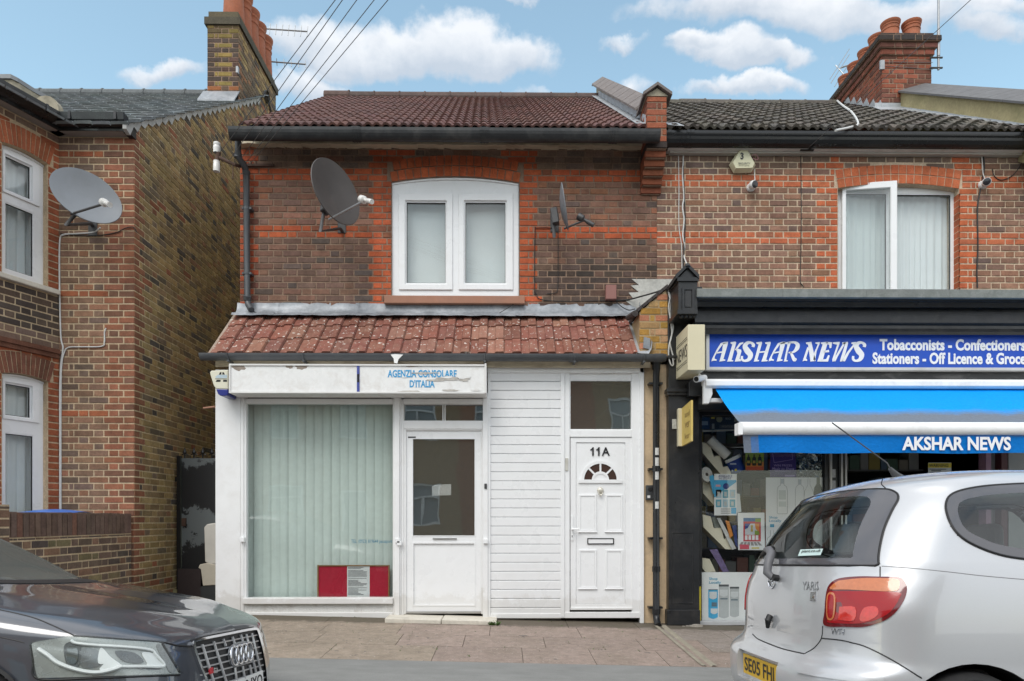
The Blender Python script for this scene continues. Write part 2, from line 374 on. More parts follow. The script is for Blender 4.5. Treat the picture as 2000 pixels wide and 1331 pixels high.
for (px, py, rx, ry, am) in [(880,88,105,58,1.0),(965,98,92,46,.95),(770,108,140,44,.9),(650,100,120,46,.78),(590,168,70,34,.7),(560,90,60,40,.6),(335,146,92,20,.62),
        (1400,96,105,32,.95),(1470,118,95,28,.95),(1345,82,62,18,.8),(1465,178,80,22,.85),(1385,188,80,14,.5),(1205,80,42,15,.5),(1110,180,90,22,.62),(1200,165,50,30,.45),
        (1500,18,260,34,.85),(1760,30,210,34,.85),(1950,45,90,28,.8),(1900,8,170,25,.7),(1000,4,46,10,.5),(1600,45,120,20,.5)]:
    a0 = (px-1000)/FPX + YAW; b0 = (HOR-py)/FPX
    dx = M_('MULTIPLY', M_('SUBTRACT', cu, a0), FPX/rx); dz = M_('MULTIPLY', M_('SUBTRACT', cw, b0), FPX/ry)
    dd = M_('ADD', M_('MULTIPLY', dx, dx), M_('MULTIPLY', dz, dz))
    f = M_('MULTIPLY', M_('SUBTRACT', 1.0, M_('MULTIPLY', dd, .62)), am)
    fp = M_('MAXIMUM', f, 0.0); num = M_('MULTIPLY', fp, dz) if field is None else M_('MULTIPLY_ADD', fp, dz, num); den = fp if field is None else M_('ADD', den, fp)
    field = f if field is None else M_('SMOOTH_MAX', field, f, .12)
fn = M_('ADD', field, M_('MULTIPLY_ADD', wn.outputs[0], 1.25, -.68)); fn = M_('ADD', fn, M_('MULTIPLY_ADD', wn2.outputs[0], .7, -.35))
mr = nt.nodes.new('ShaderNodeMapRange'); mr.interpolation_type = 'SMOOTHSTEP'; mr.inputs[1].default_value = -.02; mr.inputs[2].default_value = .62
nt.links.new(fn, mr.inputs[0]); front = M_('MULTIPLY', mr.outputs[0], .93)
# general broken overcast away from the framed part of the sky (behind and overhead)
wn3 = nt.nodes.new('ShaderNodeTexNoise'); wn3.inputs['Scale'].default_value = 2.2; wn3.inputs['Detail'].default_value = 8; wn3.inputs['Roughness'].default_value = .58
nt.links.new(dirv, wn3.inputs['Vector'])
mr3 = nt.nodes.new('ShaderNodeMapRange'); mr3.interpolation_type = 'SMOOTHSTEP'; mr3.inputs[1].default_value = .30; mr3.inputs[2].default_value = .56
nt.links.new(wn3.outputs[0], mr3.inputs[0])
fm = nt.nodes.new('ShaderNodeMapRange'); fm.interpolation_type = 'SMOOTHSTEP'; fm.inputs[1].default_value = .45; fm.inputs[2].default_value = .62
nt.links.new(sep.outputs[1], fm.inputs[0])
mask = mix(nt, fm.outputs[0], (0,0,0), (1,1,1))
cl = nt.nodes.new('ShaderNodeMix'); cl.data_type = 'FLOAT'; nt.links.new(fm.outputs[0], cl.inputs[0]); nt.links.new(M_('MULTIPLY', mr3.outputs[0], .9), cl.inputs[2]); nt.links.new(front, cl.inputs[3])
ccol = mix(nt, ramp(nt, M_('ADD', M_('MULTIPLY', wn2.outputs[0], .55), M_('MULTIPLY', M_('DIVIDE', num, M_('ADD', den, .02)), .42)), [(.05, 0.0), (.55, 1.0)]), (2.45, 2.75, 3.15), (3.9, 4.0, 4.15))
ccol = mix(nt, fm.outputs[0], (5.6, 5.7, 5.9), ccol)
skyc = mix(nt, 1.0, sky.outputs[0], (1.42, 1.40, 1.08), 'MULTIPLY')
tot = mix(nt, cl.outputs[0], skyc, ccol)
nt.links.new(tot, bg.inputs['Color']); bg.inputs['Strength'].default_value = .15
# ------------------------------------------------------------------ sun (soft, through thin cloud)
sl = bpy.data.lights.new('sun', 'SUN'); sl.energy = 1.05; sl.angle = R(30); sl.color = (1.0, .955, .90)
so = bpy.data.objects.new('sun', sl); COL.objects.link(so)
sd = Vector((math.sin(R(SUN_AZ))*math.cos(R(SUN_EL)), math.cos(R(SUN_AZ))*math.cos(R(SUN_EL)), math.sin(R(SUN_EL))))
so.rotation_euler = sd.to_track_quat('Z', 'Y').to_euler(); so.location = (-6, -12, 18)
# ------------------------------------------------------------------ camera
cam = bpy.data.cameras.new('camera'); co = bpy.data.objects.new('camera', cam); COL.objects.link(co); SC.camera = co
co.location = CAM; co.rotation_euler = (R(90), 0, -YAW); cam.sensor_width = 36; cam.lens = 36*FPX/2000; cam.shift_x = 0; cam.shift_y = (HOR-665.5)/2000
cam.clip_end = 500; cam.clip_start = .05
SC.view_settings.view_transform = 'Standard'; SC.view_settings.look = 'None'; SC.view_settings.exposure = .74; SC.view_settings.gamma = 1
SC.render.resolution_x = 1024; SC.render.resolution_y = 681
SC.cycles.max_bounces = 8; SC.cycles.transparent_max_bounces = 16
# ------------------------------------------------------------------ ground
def sx(x): return -0.024 * max(-9, min(9, x))
def pz(x, y):
    t = max(0, min(1.6, (y-KERB)/(F-KERB))); return sx(x) + .085 + .06*t
def ground_sheet(mb, x0, x1, y0, y1, zf, nx, ny):
    mb.grid([[(x0+(x1-x0)*i/nx, y0+(y1-y0)*j/ny, zf(x0+(x1-x0)*i/nx, y0+(y1-y0)*j/ny)) for i in range(nx+1)] for j in range(ny+1)])
ASPH = pbr('asphalt', (.098, .10, .10), .85, .14, 6, 90, dirt=(.14, .14, .135), dirt_amt=.5, dirt_scale=1.5, bumps=.6, bs=260, bd=.004)
KY = 4.85
def rz(x, y=4.72): return .012 - .065*max(0, y-2.85)
m = MB(); ground_sheet(m, -9, 9, -8.0, 2.85, lambda x, y: .012, 2, 2); ground_sheet(m, -9, 9, 2.85, KY-.12, rz, 2, 6); struct('road', m, ASPH, weld=True)
m = MB(); ground_sheet(m, -160, 160, -160, 160, lambda x, y: -.35, 8, 8); struct('ground', m, pbr('earth', (.09, .08, .065), .9, .2, 1))
TARM = pbr('footway_tarmac', (.225, .226, .217), .85, .16, 5, 160, dirt=(.165, .167, .16), dirt_amt=.5, dirt_scale=1.1, bumps=.5, bs=300, bd=.003, scale=(.6, 1.6, 1))
m = MB(); ground_sheet(m, -9, 9, KY, KERB, lambda x, y: sx(x)+.066+.019*(y-KY)/(KERB-KY), 18, 6); struct('footway', m, TARM)
GRAN = pbr('granite_kerb', (.235, .24, .235), .8, .14, 7, 70, dirt=(.15, .15, .14), dirt_amt=.5, bumps=.4, bs=120)
m = MB(); x = -9.0
while x < 9:
    L = .915; y0, y1 = KY-.125, KY-.002
    a, b = x+.004, x+L-.004
    v = [(a,y0,rz(a)-.1),(b,y0,rz(b)-.1),(b,y1,rz(b)-.1),(a,y1,rz(a)-.1),(a,y0,sx(a)+.066),(b,y0,sx(b)+.066),(b,y1,sx(b)+.066),(a,y1,sx(a)+.066)]
    m.add(v, [(0,3,2,1),(4,5,6,7),(0,1,5,4),(1,2,6,5),(2,3,7,6),(3,0,4,7)]); x += L
struct('kerb', m, GRAN, bevel=.012, seg=2)
SLAB = tilemat('paving_slab', (.17, .14, .105), .6, 2.6, (.47, .44, .40), .65, 55, .64, wall=F-.05)
JOINT = pbr('joint_dirt', (.085, .075, .05), .95, .3, 14, dirt=(.10, .12, .035), dirt_amt=.8, dirt_scale=5)
m = MB(); ground_sheet(m, -9, 9, KERB, 16, lambda x, y: pz(x, y)-.012, 18, 12); struct('forecourt_bed', m, JOINT)
m = MB(); rr = random.Random(3)
def slab(a, b, y0, y1, col):
    g = .0026; e = .0015; a += g; b -= g; y0 += g; y1 -= g; t = [rr.uniform(-e, e) for _ in range(4)]
    q = [(a,y0),(b,y0),(b,y1),(a,y1)]
    v = [(x,y,pz(x,y)-.05) for x, y in q] + [(x,y,pz(x,y)+t[i]) for i, (x, y) in enumerate(q)]
    m.add(v, [(4,5,6,7),(0,1,5,4),(1,2,6,5),(2,3,7,6),(3,0,4,7)], 0, col)
rows = [(KERB, 6.12), (6.12, 6.62), (6.62, 7.12), (7.12, F+.25)]
for ri, (y0, y1) in enumerate(rows):
    x = -9 + (.37 if ri % 2 else 0)
    while x < 9:
        L = rr.choice([.6, .75, .9]); xe = min(x+L, 9); xc = (x+xe)/2
        k = rr.uniform(.93, 1.07)
        if xc > 1.78: c = (.27*k, .232*k, .205*k) if not (xc > 2.0 and ri == 0) else (.40*k, .39*k, .355*k)
        elif xc < -.9: c = (.285*k, .232*k, .182*k)
        else: c = (.285*k, .222*k, .188*k)
        slab(x, xe, y0, y1, c); x = xe
struct('forecourt_paving', m, SLAB)
# passage floor between the houses
m = MB(); ground_sheet(m, -4.3, -3.3, F+.25, 15, lambda x, y: sx(x)+.16, 2, 4); struct('passage_floor', m, pbr('passage_concrete', (.17, .155, .13), .9, .2, 3, bumps=.4))
# ------------------------------------------------------------------ brickwork
def lay(mb, O, u, n, W_, H_, gauge, cf, holes=(), arches=(), inside=None, relief=.005, bl=.225, bh=.1125, joint=.0125, rowz=0.0, rg=None, m=0, skip=None):
    """individual bricks laid course by course over a mortar plane; holes=(u0,u1,v0,v1); arches=(uc, half, vc, Ro, vbase)"""
    rg = rg or random.Random(11); O = Vector(O); u = Vector(u); n = Vector(n); zv = Vector((0,0,1))
    r0 = -int(rowz/gauge) - 1; nr = int(H_/gauge) + 2
    for r in range(r0, nr):
        v0 = rowz + r*gauge; v1 = v0 + gauge
        if v1 < .02 or v0 > H_ - .02: continue
        a0, a1 = max(0, v0), min(H_, v1); vm = (a0+a1)/2
        cuts = [(h[0], h[1]) for h in holes if h[2] < vm < h[3]]
        for (uc, half, vc, Ro, vb) in arches:
            if vb < vm < vc + Ro:
                hw = min(Ro*math.sin(half)+ (vm-vb)*0.0, math.sqrt(max(0, Ro*Ro-(vm-vc)**2))); cuts.append((uc-hw, uc+hw))
        lo, hi = 0.0, W_
        if inside:
            iv = inside(vm)
            if iv is None: continue
            lo, hi = iv
        segs = [(lo, hi)]
        for c0, c1 in cuts:
            ns = []
            for s0, s1 in segs:
                if c1 <= s0 or c0 >= s1: ns.append((s0, s1))
                else:
                    if c0 > s0: ns.append((s0, c0))
                    if c1 < s1: ns.append((c1, s1))
            segs = ns
        for s0, s1 in segs:
            if s1 - s0 < .02: continue
            x = s0; k = 0; lst = []
            seq = [bl, bh] if r % 2 == 0 else [bh, bh*.5, bl]
            while x < s1 - 1e-4:
                if k < len(seq): L = seq[k]
                else: L = (bh if seq[-1] > bh else bl) if (k-len(seq)) % 2 == 0 else seq[-1]
                e = x + L
                if s1 - e < .05: e = s1
                lst.append((x, min(e, s1))); x = e; k += 1
            for i, (b0, b1) in enumerate(lst):
                uc = (b0+b1)/2
                if skip and skip(uc, vm): continue
                c = cf(uc, vm, r, b1-b0, b0-s0, s1-b1, rg)
                if c is None: continue
                j = joint/2; e = .0022
                p0, p1, q0, q1 = b0+j, b1-j, a0+j, a1-j
                if b0 - lo < 1e-4: p0 = b0
                if hi - b1 < 1e-4: p1 = b1
                d = relief + rg.uniform(-.002, .0025); t = .003
                def pt(a, b, h): return O + u*a + zv*b + n*h
                J = [(rg.uniform(-e, e), rg.uniform(-e, e)) for _ in range(4)]
                outer = [(p0, q0), (p1, q0), (p1, q1), (p0, q1)]
                inn = [(p0+t+J[0][0], q0+t+J[0][1]), (p1-t+J[1][0], q0+t+J[1][1]), (p1-t+J[2][0], q1-t+J[2][1]), (p0+t+J[3][0], q1-t+J[3][1])]
                V = [pt(a, b, -.003) for a, b in outer] + [pt(a, b, d) for a, b in inn]
                F4 = [(4,5,6,7),(0,1,5,4),(1,2,6,5),(2,3,7,6),(3,0,4,7)]
                if u.cross(zv).dot(n) < 0: F4 = [f[::-1] for f in F4]
                mb.add(V, F4, m, c)
def slabwall(mb, O, u, n, W_, H_, thick, holes=(), m=1, inside=None, c=(1,1,1)):
    O = Vector(O); u = Vector(u); n = Vector(n); zv = Vector((0,0,1))
    us = sorted(set([0, W_] + [min(W_, max(0, h[k])) for h in holes for k in (0, 1)])); vs = sorted(set([0, H_] + [min(H_, max(0, h[k])) for h in holes for k in (2, 3)]))
    for j in range(len(vs)-1):
        run = None
        for i in range(len(us)):
            solid = False
            if i < len(us)-1:
                uc, vc = (us[i]+us[i+1])/2, (vs[j]+vs[j+1])/2
                solid = us[i+1]-us[i] > 1e-5 and not any(h[0] < uc < h[1] and h[2] < vc < h[3] for h in holes)
            if solid and run is None: run = us[i]
            if not solid and run is not None:
                a = O + u*run + zv*vs[j]; b = O + u*us[i] + zv*vs[j]; h = zv*(vs[j+1]-vs[j])
                mb.prism([a, b, b+h, a+h], n*(-thick), m, c); run = None
def archring(mb, cx, cz, r0, r1, half, y0, y1, nb, cf, m=0, rg=random.Random(5), M=None):
    for i in range(12):      # mortar bed of the ring
        a0 = math.pi/2 + half - 2*half*i/12; a1 = a0 - 2*half/12
        pts = [Vector((cx+r*math.cos(a), y0+.006, cz+r*math.sin(a))) for r, a in ((r0+.003,a0),(r1+.004,a0),(r1+.004,a1),(r0+.003,a1))]; dv = Vector((0, y1-y0-.02, 0))
        if M is not None: pts = [M @ p for p in pts]; dv = M.to_3x3() @ dv
        mb.prism(pts, dv, 1)
    for i in range(nb):
        a0 = math.pi/2 + half - 2*half*i/nb; a1 = a0 - 2*half/nb; g = .0055/r1
        a0 -= g; a1 += g; d = rg.uniform(-.002, .002)
        q = [(cx+r*math.cos(a), cz+r*math.sin(a)) for r, a in ((r0+.004,a0),(r1-.004,a0),(r1-.004,a1),(r0+.004,a1))]
        pts = [Vector((x, y0+d, z)) for x, z in q]; dv = Vector((0, y1-y0, 0))
        if M is not None: pts = [M @ p for p in pts]; dv = M.to_3x3() @ dv
        mb.prism(pts, dv, m, cf(rg))
def jit(c, rg, a=.18, h=.05):
    k = 1 + rg.uniform(-a, a); return (max(.004, c[0]*k*(1+rg.uniform(-h, h))), max(.004, c[1]*k), max(.004, c[2]*k*(1+rg.uniform(-h, h))))
RED = (.44, .105, .045); RED2 = (.36, .085, .04)
def pick(rg, pal):
    t = rg.random()*sum(w for w, _ in pal)
    for w, c in pal:
        t -= w
        if t <= 0: return jit(c, rg)
    return jit(pal[-1][1], rg)
PAL_MAIN = [(5, (.245, .135, .098)), (3, (.205, .12, .092)), (3, (.275, .138, .094)), (1.2, (.31, .138, .082)), (.4, (.16, .112, .094))]
PAL_RIGHT = [(5, (.265, .148, .102)), (3, (.23, .13, .095)), (1.2, (.29, .15, .095)), (.7, (.175, .115, .095))]
PAL_LEFT = [(4, (.265, .155, .10)), (3, (.225, .138, .094)), (1.5, (.17, .118, .09)), (.8, (.285, .14, .085))]
PAL_DULL = [(4, (.21, .14, .105)), (2, (.165, .118, .095)), (1, (.25, .135, .09))]
PAL_STOCK = [(4, (.33, .235, .11)), (3, (.25, .175, .095)), (3, (.165, .125, .085)), (1.5, (.29, .16, .09)), (1, (.10, .083, .07))]
# ------------------------------------------------------------------ tiled roof
def tiles(mb, x0, x1, e, r, n, per, prof, thick, cf, m=0, xl=None, over=.06, stag=0.0):
    """e, r = (y, z) eave and ridge. prof = list of (fraction, height) over one period. cf(rg)-> colour of a tile"""
    rg = random.Random(21); ev = Vector((0, e[0], e[1])); rv = Vector((0, r[0], r[1])); d = rv-ev; L = d.length; s = d/L; nn = Vector((0, -s.z, s.y))
    for k in range(n):
        a = L*k/n; b = L*(k+1)/n + (over if k < n-1 else 0); A = ev + s*a; B = ev + s*b
        xx0, xx1 = x0, x1
        if xl: xx0, xx1 = xl(a/L)
        np_ = int(math.ceil((xx1-xx0)/per))
        for i in range(np_):
            c = cf(rg); jz = rg.uniform(-.003, .003); pts = []
            for f, h in prof:
                x = min(xx1, xx0 + (i+f)*per); pts.append((x, h+jz))
            V = []
            for x, h in pts:
                V += [A + nn*(thick+h) + Vector((x,0,0)), B + nn*(.004+h) + Vector((x,0,0)), A - s*.0 + nn*(h-.004) + Vector((x,0,0))]
            q = len(pts); Fc = []
            for t in range(q-1):
                Fc += [(3*t, 3*t+3, 3*t+4, 3*t+1), (3*t+2, 3*t+5, 3*t+3, 3*t)]
            if i == 0: Fc.append((2, 0, 1))
            mb.add(V, Fc, m, c)
PROF_DR = [(0,0),(.06,.0),(.16,.020),(.26,.026),(.38,.020),(.47,.0),(.55,.0),(.65,.018),(.75,.024),(.86,.018),(.95,.0),(1.0,-.004)]
PROF_PAN = [(0,.03),(.12,.022),(.28,.0),(.42,.0),(.5,.022),(.62,.03),(.74,.022),(.86,.0),(.95,.004),(1.0,.02)]
PROF_FLAT = [(0,.0),(.04,.012),(.5,.014),(.93,.012),(.97,0),(1.0,0)]
PROF_LEAN = [(0,.0),(.03,.003),(.40,.003),(.46,.019),(.56,.022),(.90,.022),(.955,.004),(.97,-.006),(1.0,-.006)]
def gutter_mb(x0, x1, y, z, r, m=0, depth=None, n=12):
    b = MB(); d = depth or r
    out = [(y + r*math.cos(a), z + d*math.sin(a)) for a in [math.pi + math.pi*i/n for i in range(n+1)]]
    inn = [(y + (r-.006)*math.cos(a), z + (d-.006)*math.sin(a)) for a in [2*math.pi - math.pi*i/n for i in range(n+1)]]
    for i in range(n):
        for L_ in (out, inn): b.face([(x0, *L_[i]), (x1, *L_[i]), (x1, *L_[i+1]), (x0, *L_[i+1])], m)
    b.face([(x0, *out[0]), (x1, *out[0]), (x1, *inn[-1]), (x0, *inn[-1])], m); b.face([(x0, *out[-1]), (x1, *out[-1]), (x1, *inn[0]), (x0, *inn[0])], m)
    for x in (x0, x1): b.face([(x, *p) for p in out], m)
    return b
def ogee_mb(x0, x1, yb, zt, w, h, m=0):
    pr = [(yb, zt), (yb, zt-h), (yb-w*.35, zt-h), (yb-w*.62, zt-h*.88), (yb-w*.8, zt-h*.62), (yb-w*.86, zt-h*.42), (yb-w*.97, zt-h*.3), (yb-w, zt-h*.2), (yb-w, zt), (yb-w+.012, zt), (yb-w+.012, zt-.03), (yb-.01, zt-.03), (yb-.01, zt)]
    b = MB(); b.yz(pr, x0, x1, m); return b
def curtain_mb(x0, x1, z0, z1, y, folds, amp, rg, top=0.0):
    n = folds*8; rows = []
    ph = [rg.uniform(.6, 1.4) for _ in range(folds+2)]
    for j in range(7):
        t = j/6; z = z1 + (z0-z1)*t
        rows.append([(x0+(x1-x0)*i/n, y + amp*(.5+.5*t)*math.sin(2*math.pi*i/8*1.0 + 1.3*math.sin(i*.13)+t*.3)*ph[i//8], z) for i in range(n+1)])
    b = MB(); b.grid(rows); return b
def room(parent, x0, x1, z0, z1, y0, y1):
    b = MB(); t = .05
    b.box(x0, x1, y1, y1+t, z0, z1); b.box(x0-t, x0, y0, y1, z0-t, z1+t); b.box(x1, x1+t, y0, y1, z0-t, z1+t); b.box(x0, x1, y0, y1, z0-t, z0); b.box(x0, x1, y0, y1, z1, z1+t)
    return part('room', b, ROOM, parent)
# ------------------------------------------------------------------ windows in wall coordinates (x along wall, -y outwards, z up), M -> world
def arc_head(x0, x1, zs, rise, n=10):
    c = x1-x0; Rr = c*c/(8*rise)+rise/2; cz = zs+rise-Rr; h = math.asin(c/2/Rr); xc = (x0+x1)/2
    return [(xc+Rr*math.sin(a), cz+Rr*math.cos(a)) for a in [-h+2*h*i/n for i in range(n+1)]]
def window(parent, M, o, y, panes, fw=.055, depth=.07, rise=0.0, sashes=(), curtain='net', glass=None, sillspec=None, label=None, mat=None, beadw=.012, name='window', back=.12):
    """o outer rect, panes list of visible glass rects, sashes list of rects that are raised opening frames"""
    mat = mat or WHITE; glass = glass or GLASS
    b = MB(); xs = sorted(set([o[0], o[1]] + [v for p in panes for v in p[:2]])); zs_ = sorted(set([o[2], o[3]] + [v for p in panes for v in p[2:]]))
    for j in range(len(zs_)-1):
        run = None
        for i in range(len(xs)):
            sol = False
            if i < len(xs)-1:
                xc, zc = (xs[i]+xs[i+1])/2, (zs_[j]+zs_[j+1])/2
                sol = not any(p[0] < xc < p[1] and p[2] < zc < p[3] for p in panes)
            if sol and run is None: run = xs[i]
            if not sol and run is not None: b.box(run, xs[i], y, y+depth, zs_[j], zs_[j+1]); run = None
    if rise:
        pts = arc_head(o[0], o[1], o[3], rise); b.xz([(x, z) for x, z in pts], y+.004, y+depth)
        q = [(x, z-.022) for x, z in pts]
        for i in range(len(pts)-1): b.xz([pts[i], pts[i+1], q[i+1], q[i]], y-.012, y+.003)
    wn = part(name, b.xform(M), mat, parent, label=label)
    if sashes:
        for s in sashes:
            b = MB(); p = [q for q in panes if q[0] >= s[0]-1e-4 and q[1] <= s[1]+1e-4 and q[2] >= s[2]-1e-4 and q[3] <= s[3]+1e-4][0]
            b.ring(s, (p[0]-.004, p[1]+.004, p[2]-.004, p[3]+.004), y-.018, y-.001)
            part('sash', b.xform(M), mat, wn, bevel=.006, seg=2)
    b = MB()
    for p in panes:
        b.ring((p[0]-.002, p[1]+.002, p[2]-.002, p[3]+.002), (p[0]+beadw, p[1]-beadw, p[2]+beadw, p[3]-beadw), y+.004, y+.028)
    part('bead', b.xform(M), mat, wn)
    b = MB()
    for p in panes: b.ring((p[0]+beadw-.001, p[1]-beadw+.001, p[2]+beadw-.001, p[3]-beadw+.001), (p[0]+beadw+.006, p[1]-beadw-.006, p[2]+beadw+.006, p[3]-beadw-.006), y+.012, y+.026)
    part('gasket', b.xform(M), RUBBERG, wn)
    b = MB()
    for p in panes: b.box(p[0]+.004, p[1]-.004, y+.026, y+.034, p[2]+.004, p[3]-.004)
    part('pane', b.xform(M), glass, wn)
    if curtain:
        rg = random.Random(int(abs(o[0]*100)))
        c = curtain_mb(o[0]+.03, o[1]-.03, o[2]+.02, o[3], y+back, max(4, int((o[1]-o[0])/.09)), .02, rg)
        part('curtain', c.xform(M), {'net': NET, 'grey': NETG}[curtain], wn, smooth=True)
    return wn
RUBBERG = pbr('gasket_black', (.02,.02,.022), .6)
def Tm(x, y, z=0): return Matrix.Translation((x, y, z))
I4 = Matrix.Identity(4)
# =================================================================== LEFT HOUSE
XS = X_(262, LH); x0 = X_(115, LH)
lh = root('brick_house', 'end brick house with dark tiled roof, canted bay and tall chimney beside the alley', 'house', (XS-2.5, LH+3, 0))
H_L = Z_(270, LH)
g = .0755
def cf_front(uc, v, r, w, dl, dr, rg):
    wd = XS - x0
    if dr < (.24 if r % 2 == 0 else .15): return jit((.28, .115, .068) if rg.random() < .7 else (.2, .10, .066), rg)
    zrow = v
    if abs(v - (Z_(577, LH))) < .04 or abs(v - Z_(308, LH)) < .04 or abs(v - Z_(810, LH)) < .04: return jit((.36, .12, .06), rg)
    if v > Z_(300, LH): return pick(rg, PAL_DULL)
    return pick(rg, PAL_LEFT)
b = MB(); rg1 = random.Random(31)
lay(b, (x0, LH, 0), (1,0,0), (0,-1,0), XS-x0, H_L, g, cf_front, rg=rg1)
slabwall(b, (x0, LH, 0), (1,0,0), (0,-1,0), XS-x0-.002, H_L, .25)
part('front_wall', b, [BRC, MOR_T], lh)
# --- side (gable) wall, runs back along the alley
p_e = PXP(268, 236, XS); p_c = PXP(465, 197, XS); CHY0 = PXP(466, 150, XS).y; CHY1 = CHY0 + 1.75
EZ = p_e.z; SLOPE = (p_c.z - p_e.z)/(p_c.y - p_e.y)
RZ = EZ + SLOPE*(RIDGE+.1 - p_e.y); DEP = 7.6
def vz(y):      # verge height at depth y
    yr = RIDGE + .1
    return EZ + SLOPE*(y - p_e.y) if y <= yr else RZ - SLOPE*(y - yr)
def side_iv(v):
    lo = 0.0; hi = DEP
    if v > vz(LH) - .05:
        lo = (v + .05 - EZ)/SLOPE + p_e.y - LH; hi = (RZ - v - .05)/SLOPE + RIDGE + .1 - LH; hi = min(hi, DEP)
        if hi - lo < .1: return None
    return (max(0, lo), hi)
def cf_side(uc, v, r, w, dl, dr, rg):
    if v < vz(LH) and dl < (.2 if r % 2 == 0 else .1): return jit((.25, .11, .065), rg)
    if rg.random() < .03: return jit((.27, .11, .06), rg)
    k = .5 + .5*math.sin(v*1.3 + uc*.6)
    if rg.random() < .25 + .25*k: return pick(rg, PAL_STOCK[:2])
    return pick(rg, PAL_STOCK)
b = MB()
lay(b, (XS, LH, 0), (0,1,0), (1,0,0), DEP, RZ-.05, g, cf_side, inside=side_iv, rg=random.Random(32), relief=.006)
pts = [(LH+.001, 0), (LH+DEP, 0), (LH+DEP, vz(LH+DEP)-.05), (RIDGE+.1, RZ-.05), (LH+.001, vz(LH)-.05)]
b.yz(pts, XS-.25, XS, 1)
b.box(XS+.001, XS+.05, LH+.9, LH+DEP, 0, .36, 2)
part('gable_wall', b, [BR, MOR_S, RENDY], lh)
# --- canted bay
C0 = Vector((x0, LH, 0)); pl_d = Vector((-.382, -.924, 0)); CL = .98
C1 = C0 + pl_d*CL; uu = -pl_d; nn = Vector((.924, -.382, 0))
MC = Matrix(((uu.x, -nn.x, 0, C1.x), (uu.y, -nn.y, 0, C1.y), (0, 0, 1, 0), (0, 0, 0, 1)))
def cant(px, py):
    d = ray(px, py); t = (C1 - CAM).dot(nn)/d.dot(nn); p = CAM + d*t
    return (p - C1).dot(uu), p.z
uL, z1a = cant(4, 293); uR, z1b = cant(93, 318); _, zsl = cant(93, 561); _, zsl2 = cant(10, 548)
UW = (uL, uR, zsl, (z1b)-.02)
_, lz1 = cant(85, 741); LW = (uL, uR, .75, lz1-.02)
def ar(o, rise=.03, th=.235):
    c = o[1]-o[0]; Rr = c*c/(8*rise)+rise/2; return ((o[0]+o[1])/2, math.asin(c/2/Rr), o[3]+rise-Rr, Rr, th)
def cf_bay(uc, v, r, w, dl, dr, rg):
    if (UW[2] < v < UW[3]+.3) or (v < LW[3]+.3):
        return jit((.34, .105, .05), rg)
    if zsl-.02 > v > LW[3]+.5: return pick(rg, [(3, (.085, .066, .056)), (2, (.12, .085, .062))])
    return pick(rg, PAL_DULL)
def bay_face(b, O, u, n, L, M, up, lo, seed):
    holes = [up, lo]; arcs = []
    for o in (up, lo):
        uc, hf, vc, Rr, th = ar(o); arcs.append((uc, hf, vc, Rr+th, o[3]))
    lay(b, O, u, n, L, H_L, g, cf_bay, holes=[(h[0], h[1], h[2], h[3]+.005) for h in holes], arches=arcs, rg=random.Random(seed))
    slabwall(b, O, u, n, L, H_L, .24, holes=[(h[0], h[1], h[2], h[3]+.035) for h in holes])
    for o, cc in ((up, (.37, .115, .055)), (lo, (.20, .085, .055))):
        uc, hf, vc, Rr, th = ar(o)
        archring(b, uc, vc, Rr, Rr+th, hf+.02, -.012, .11, 12, lambda rg: jit(cc, rg), rg=random.Random(seed), M=M)
b = MB(); bay_face(b, C1, uu, nn, CL, MC, UW, LW, 33)
C2 = C1 + Vector((-1.5, 0, 0)); MF = Matrix.Translation(C2)
UF = (.25, 1.25, UW[2], UW[3]); LF = (.25, 1.25, LW[2], LW[3])
bay_face(b, C2, Vector((1,0,0)), Vector((0,-1,0)), 1.5, MF, UF, LF, 34)
# string course over the lower windows
zst = cant(60, 690)[1]
b2 = MB()
for dz, pr in ((0, .035), (.05, .055)):
    b2.box(0, CL-.02, -pr, .01, zst+dz, zst+dz+.048, 0, (.16, .07, .045))
b.merge(b2.xform(MC))
b2 = MB(); b2.box(0, 1.52, -.05, .01, zst, zst+.095, 0, (.16, .07, .045)); b.merge(b2.xform(MF))
part('bay_wall', b, [BRC, MOR_T], lh)
b = MB(); sl_ = cant(115, 570); 
b.prism([(uL-.1, -.06, zsl-.065), (CL-.02, -.06, zsl-.065), (CL-.02, -.06, zsl-.012), (uL-.1, -.06, zsl-.012)], (0, .16, 0)); b.xform(MC)
b2 = MB(); b2.box(.12, 1.53, -.06, .1, zsl-.065, zsl-.012); b.merge(b2.xform(MF))
parts('stone_sill', b, STONE, lh, bevel=.006)
def bay_win(M, o, up):
    w0, w1 = o[0]+.07, o[1]-.10
    if up:
        zt = cant(50, 388)[1]; zt2 = cant(50, 399)[1]
    else:
        zt = cant(50, 822)[1]; zt2 = cant(50, 842)[1]
    pn = [(w0+.0, w1-.03, zt+.035, o[3]-.075), (w0, w1, o[2]+.075, zt2-.03)]
    return window(lh, M, o, .075, pn, rise=.028, sashes=[(o[0]+.045, o[1]-.045, zt, o[3]-.03)], curtain='net' if up else 'grey', back=.14)
bay_win(MC, UW, True); bay_win(MC, LW, False); bay_win(MF, UF, True); bay_win(MF, LF, False)
room(lh, C2.x-.3, x0-.6, .3, H_L, LH+.6, LH+3)
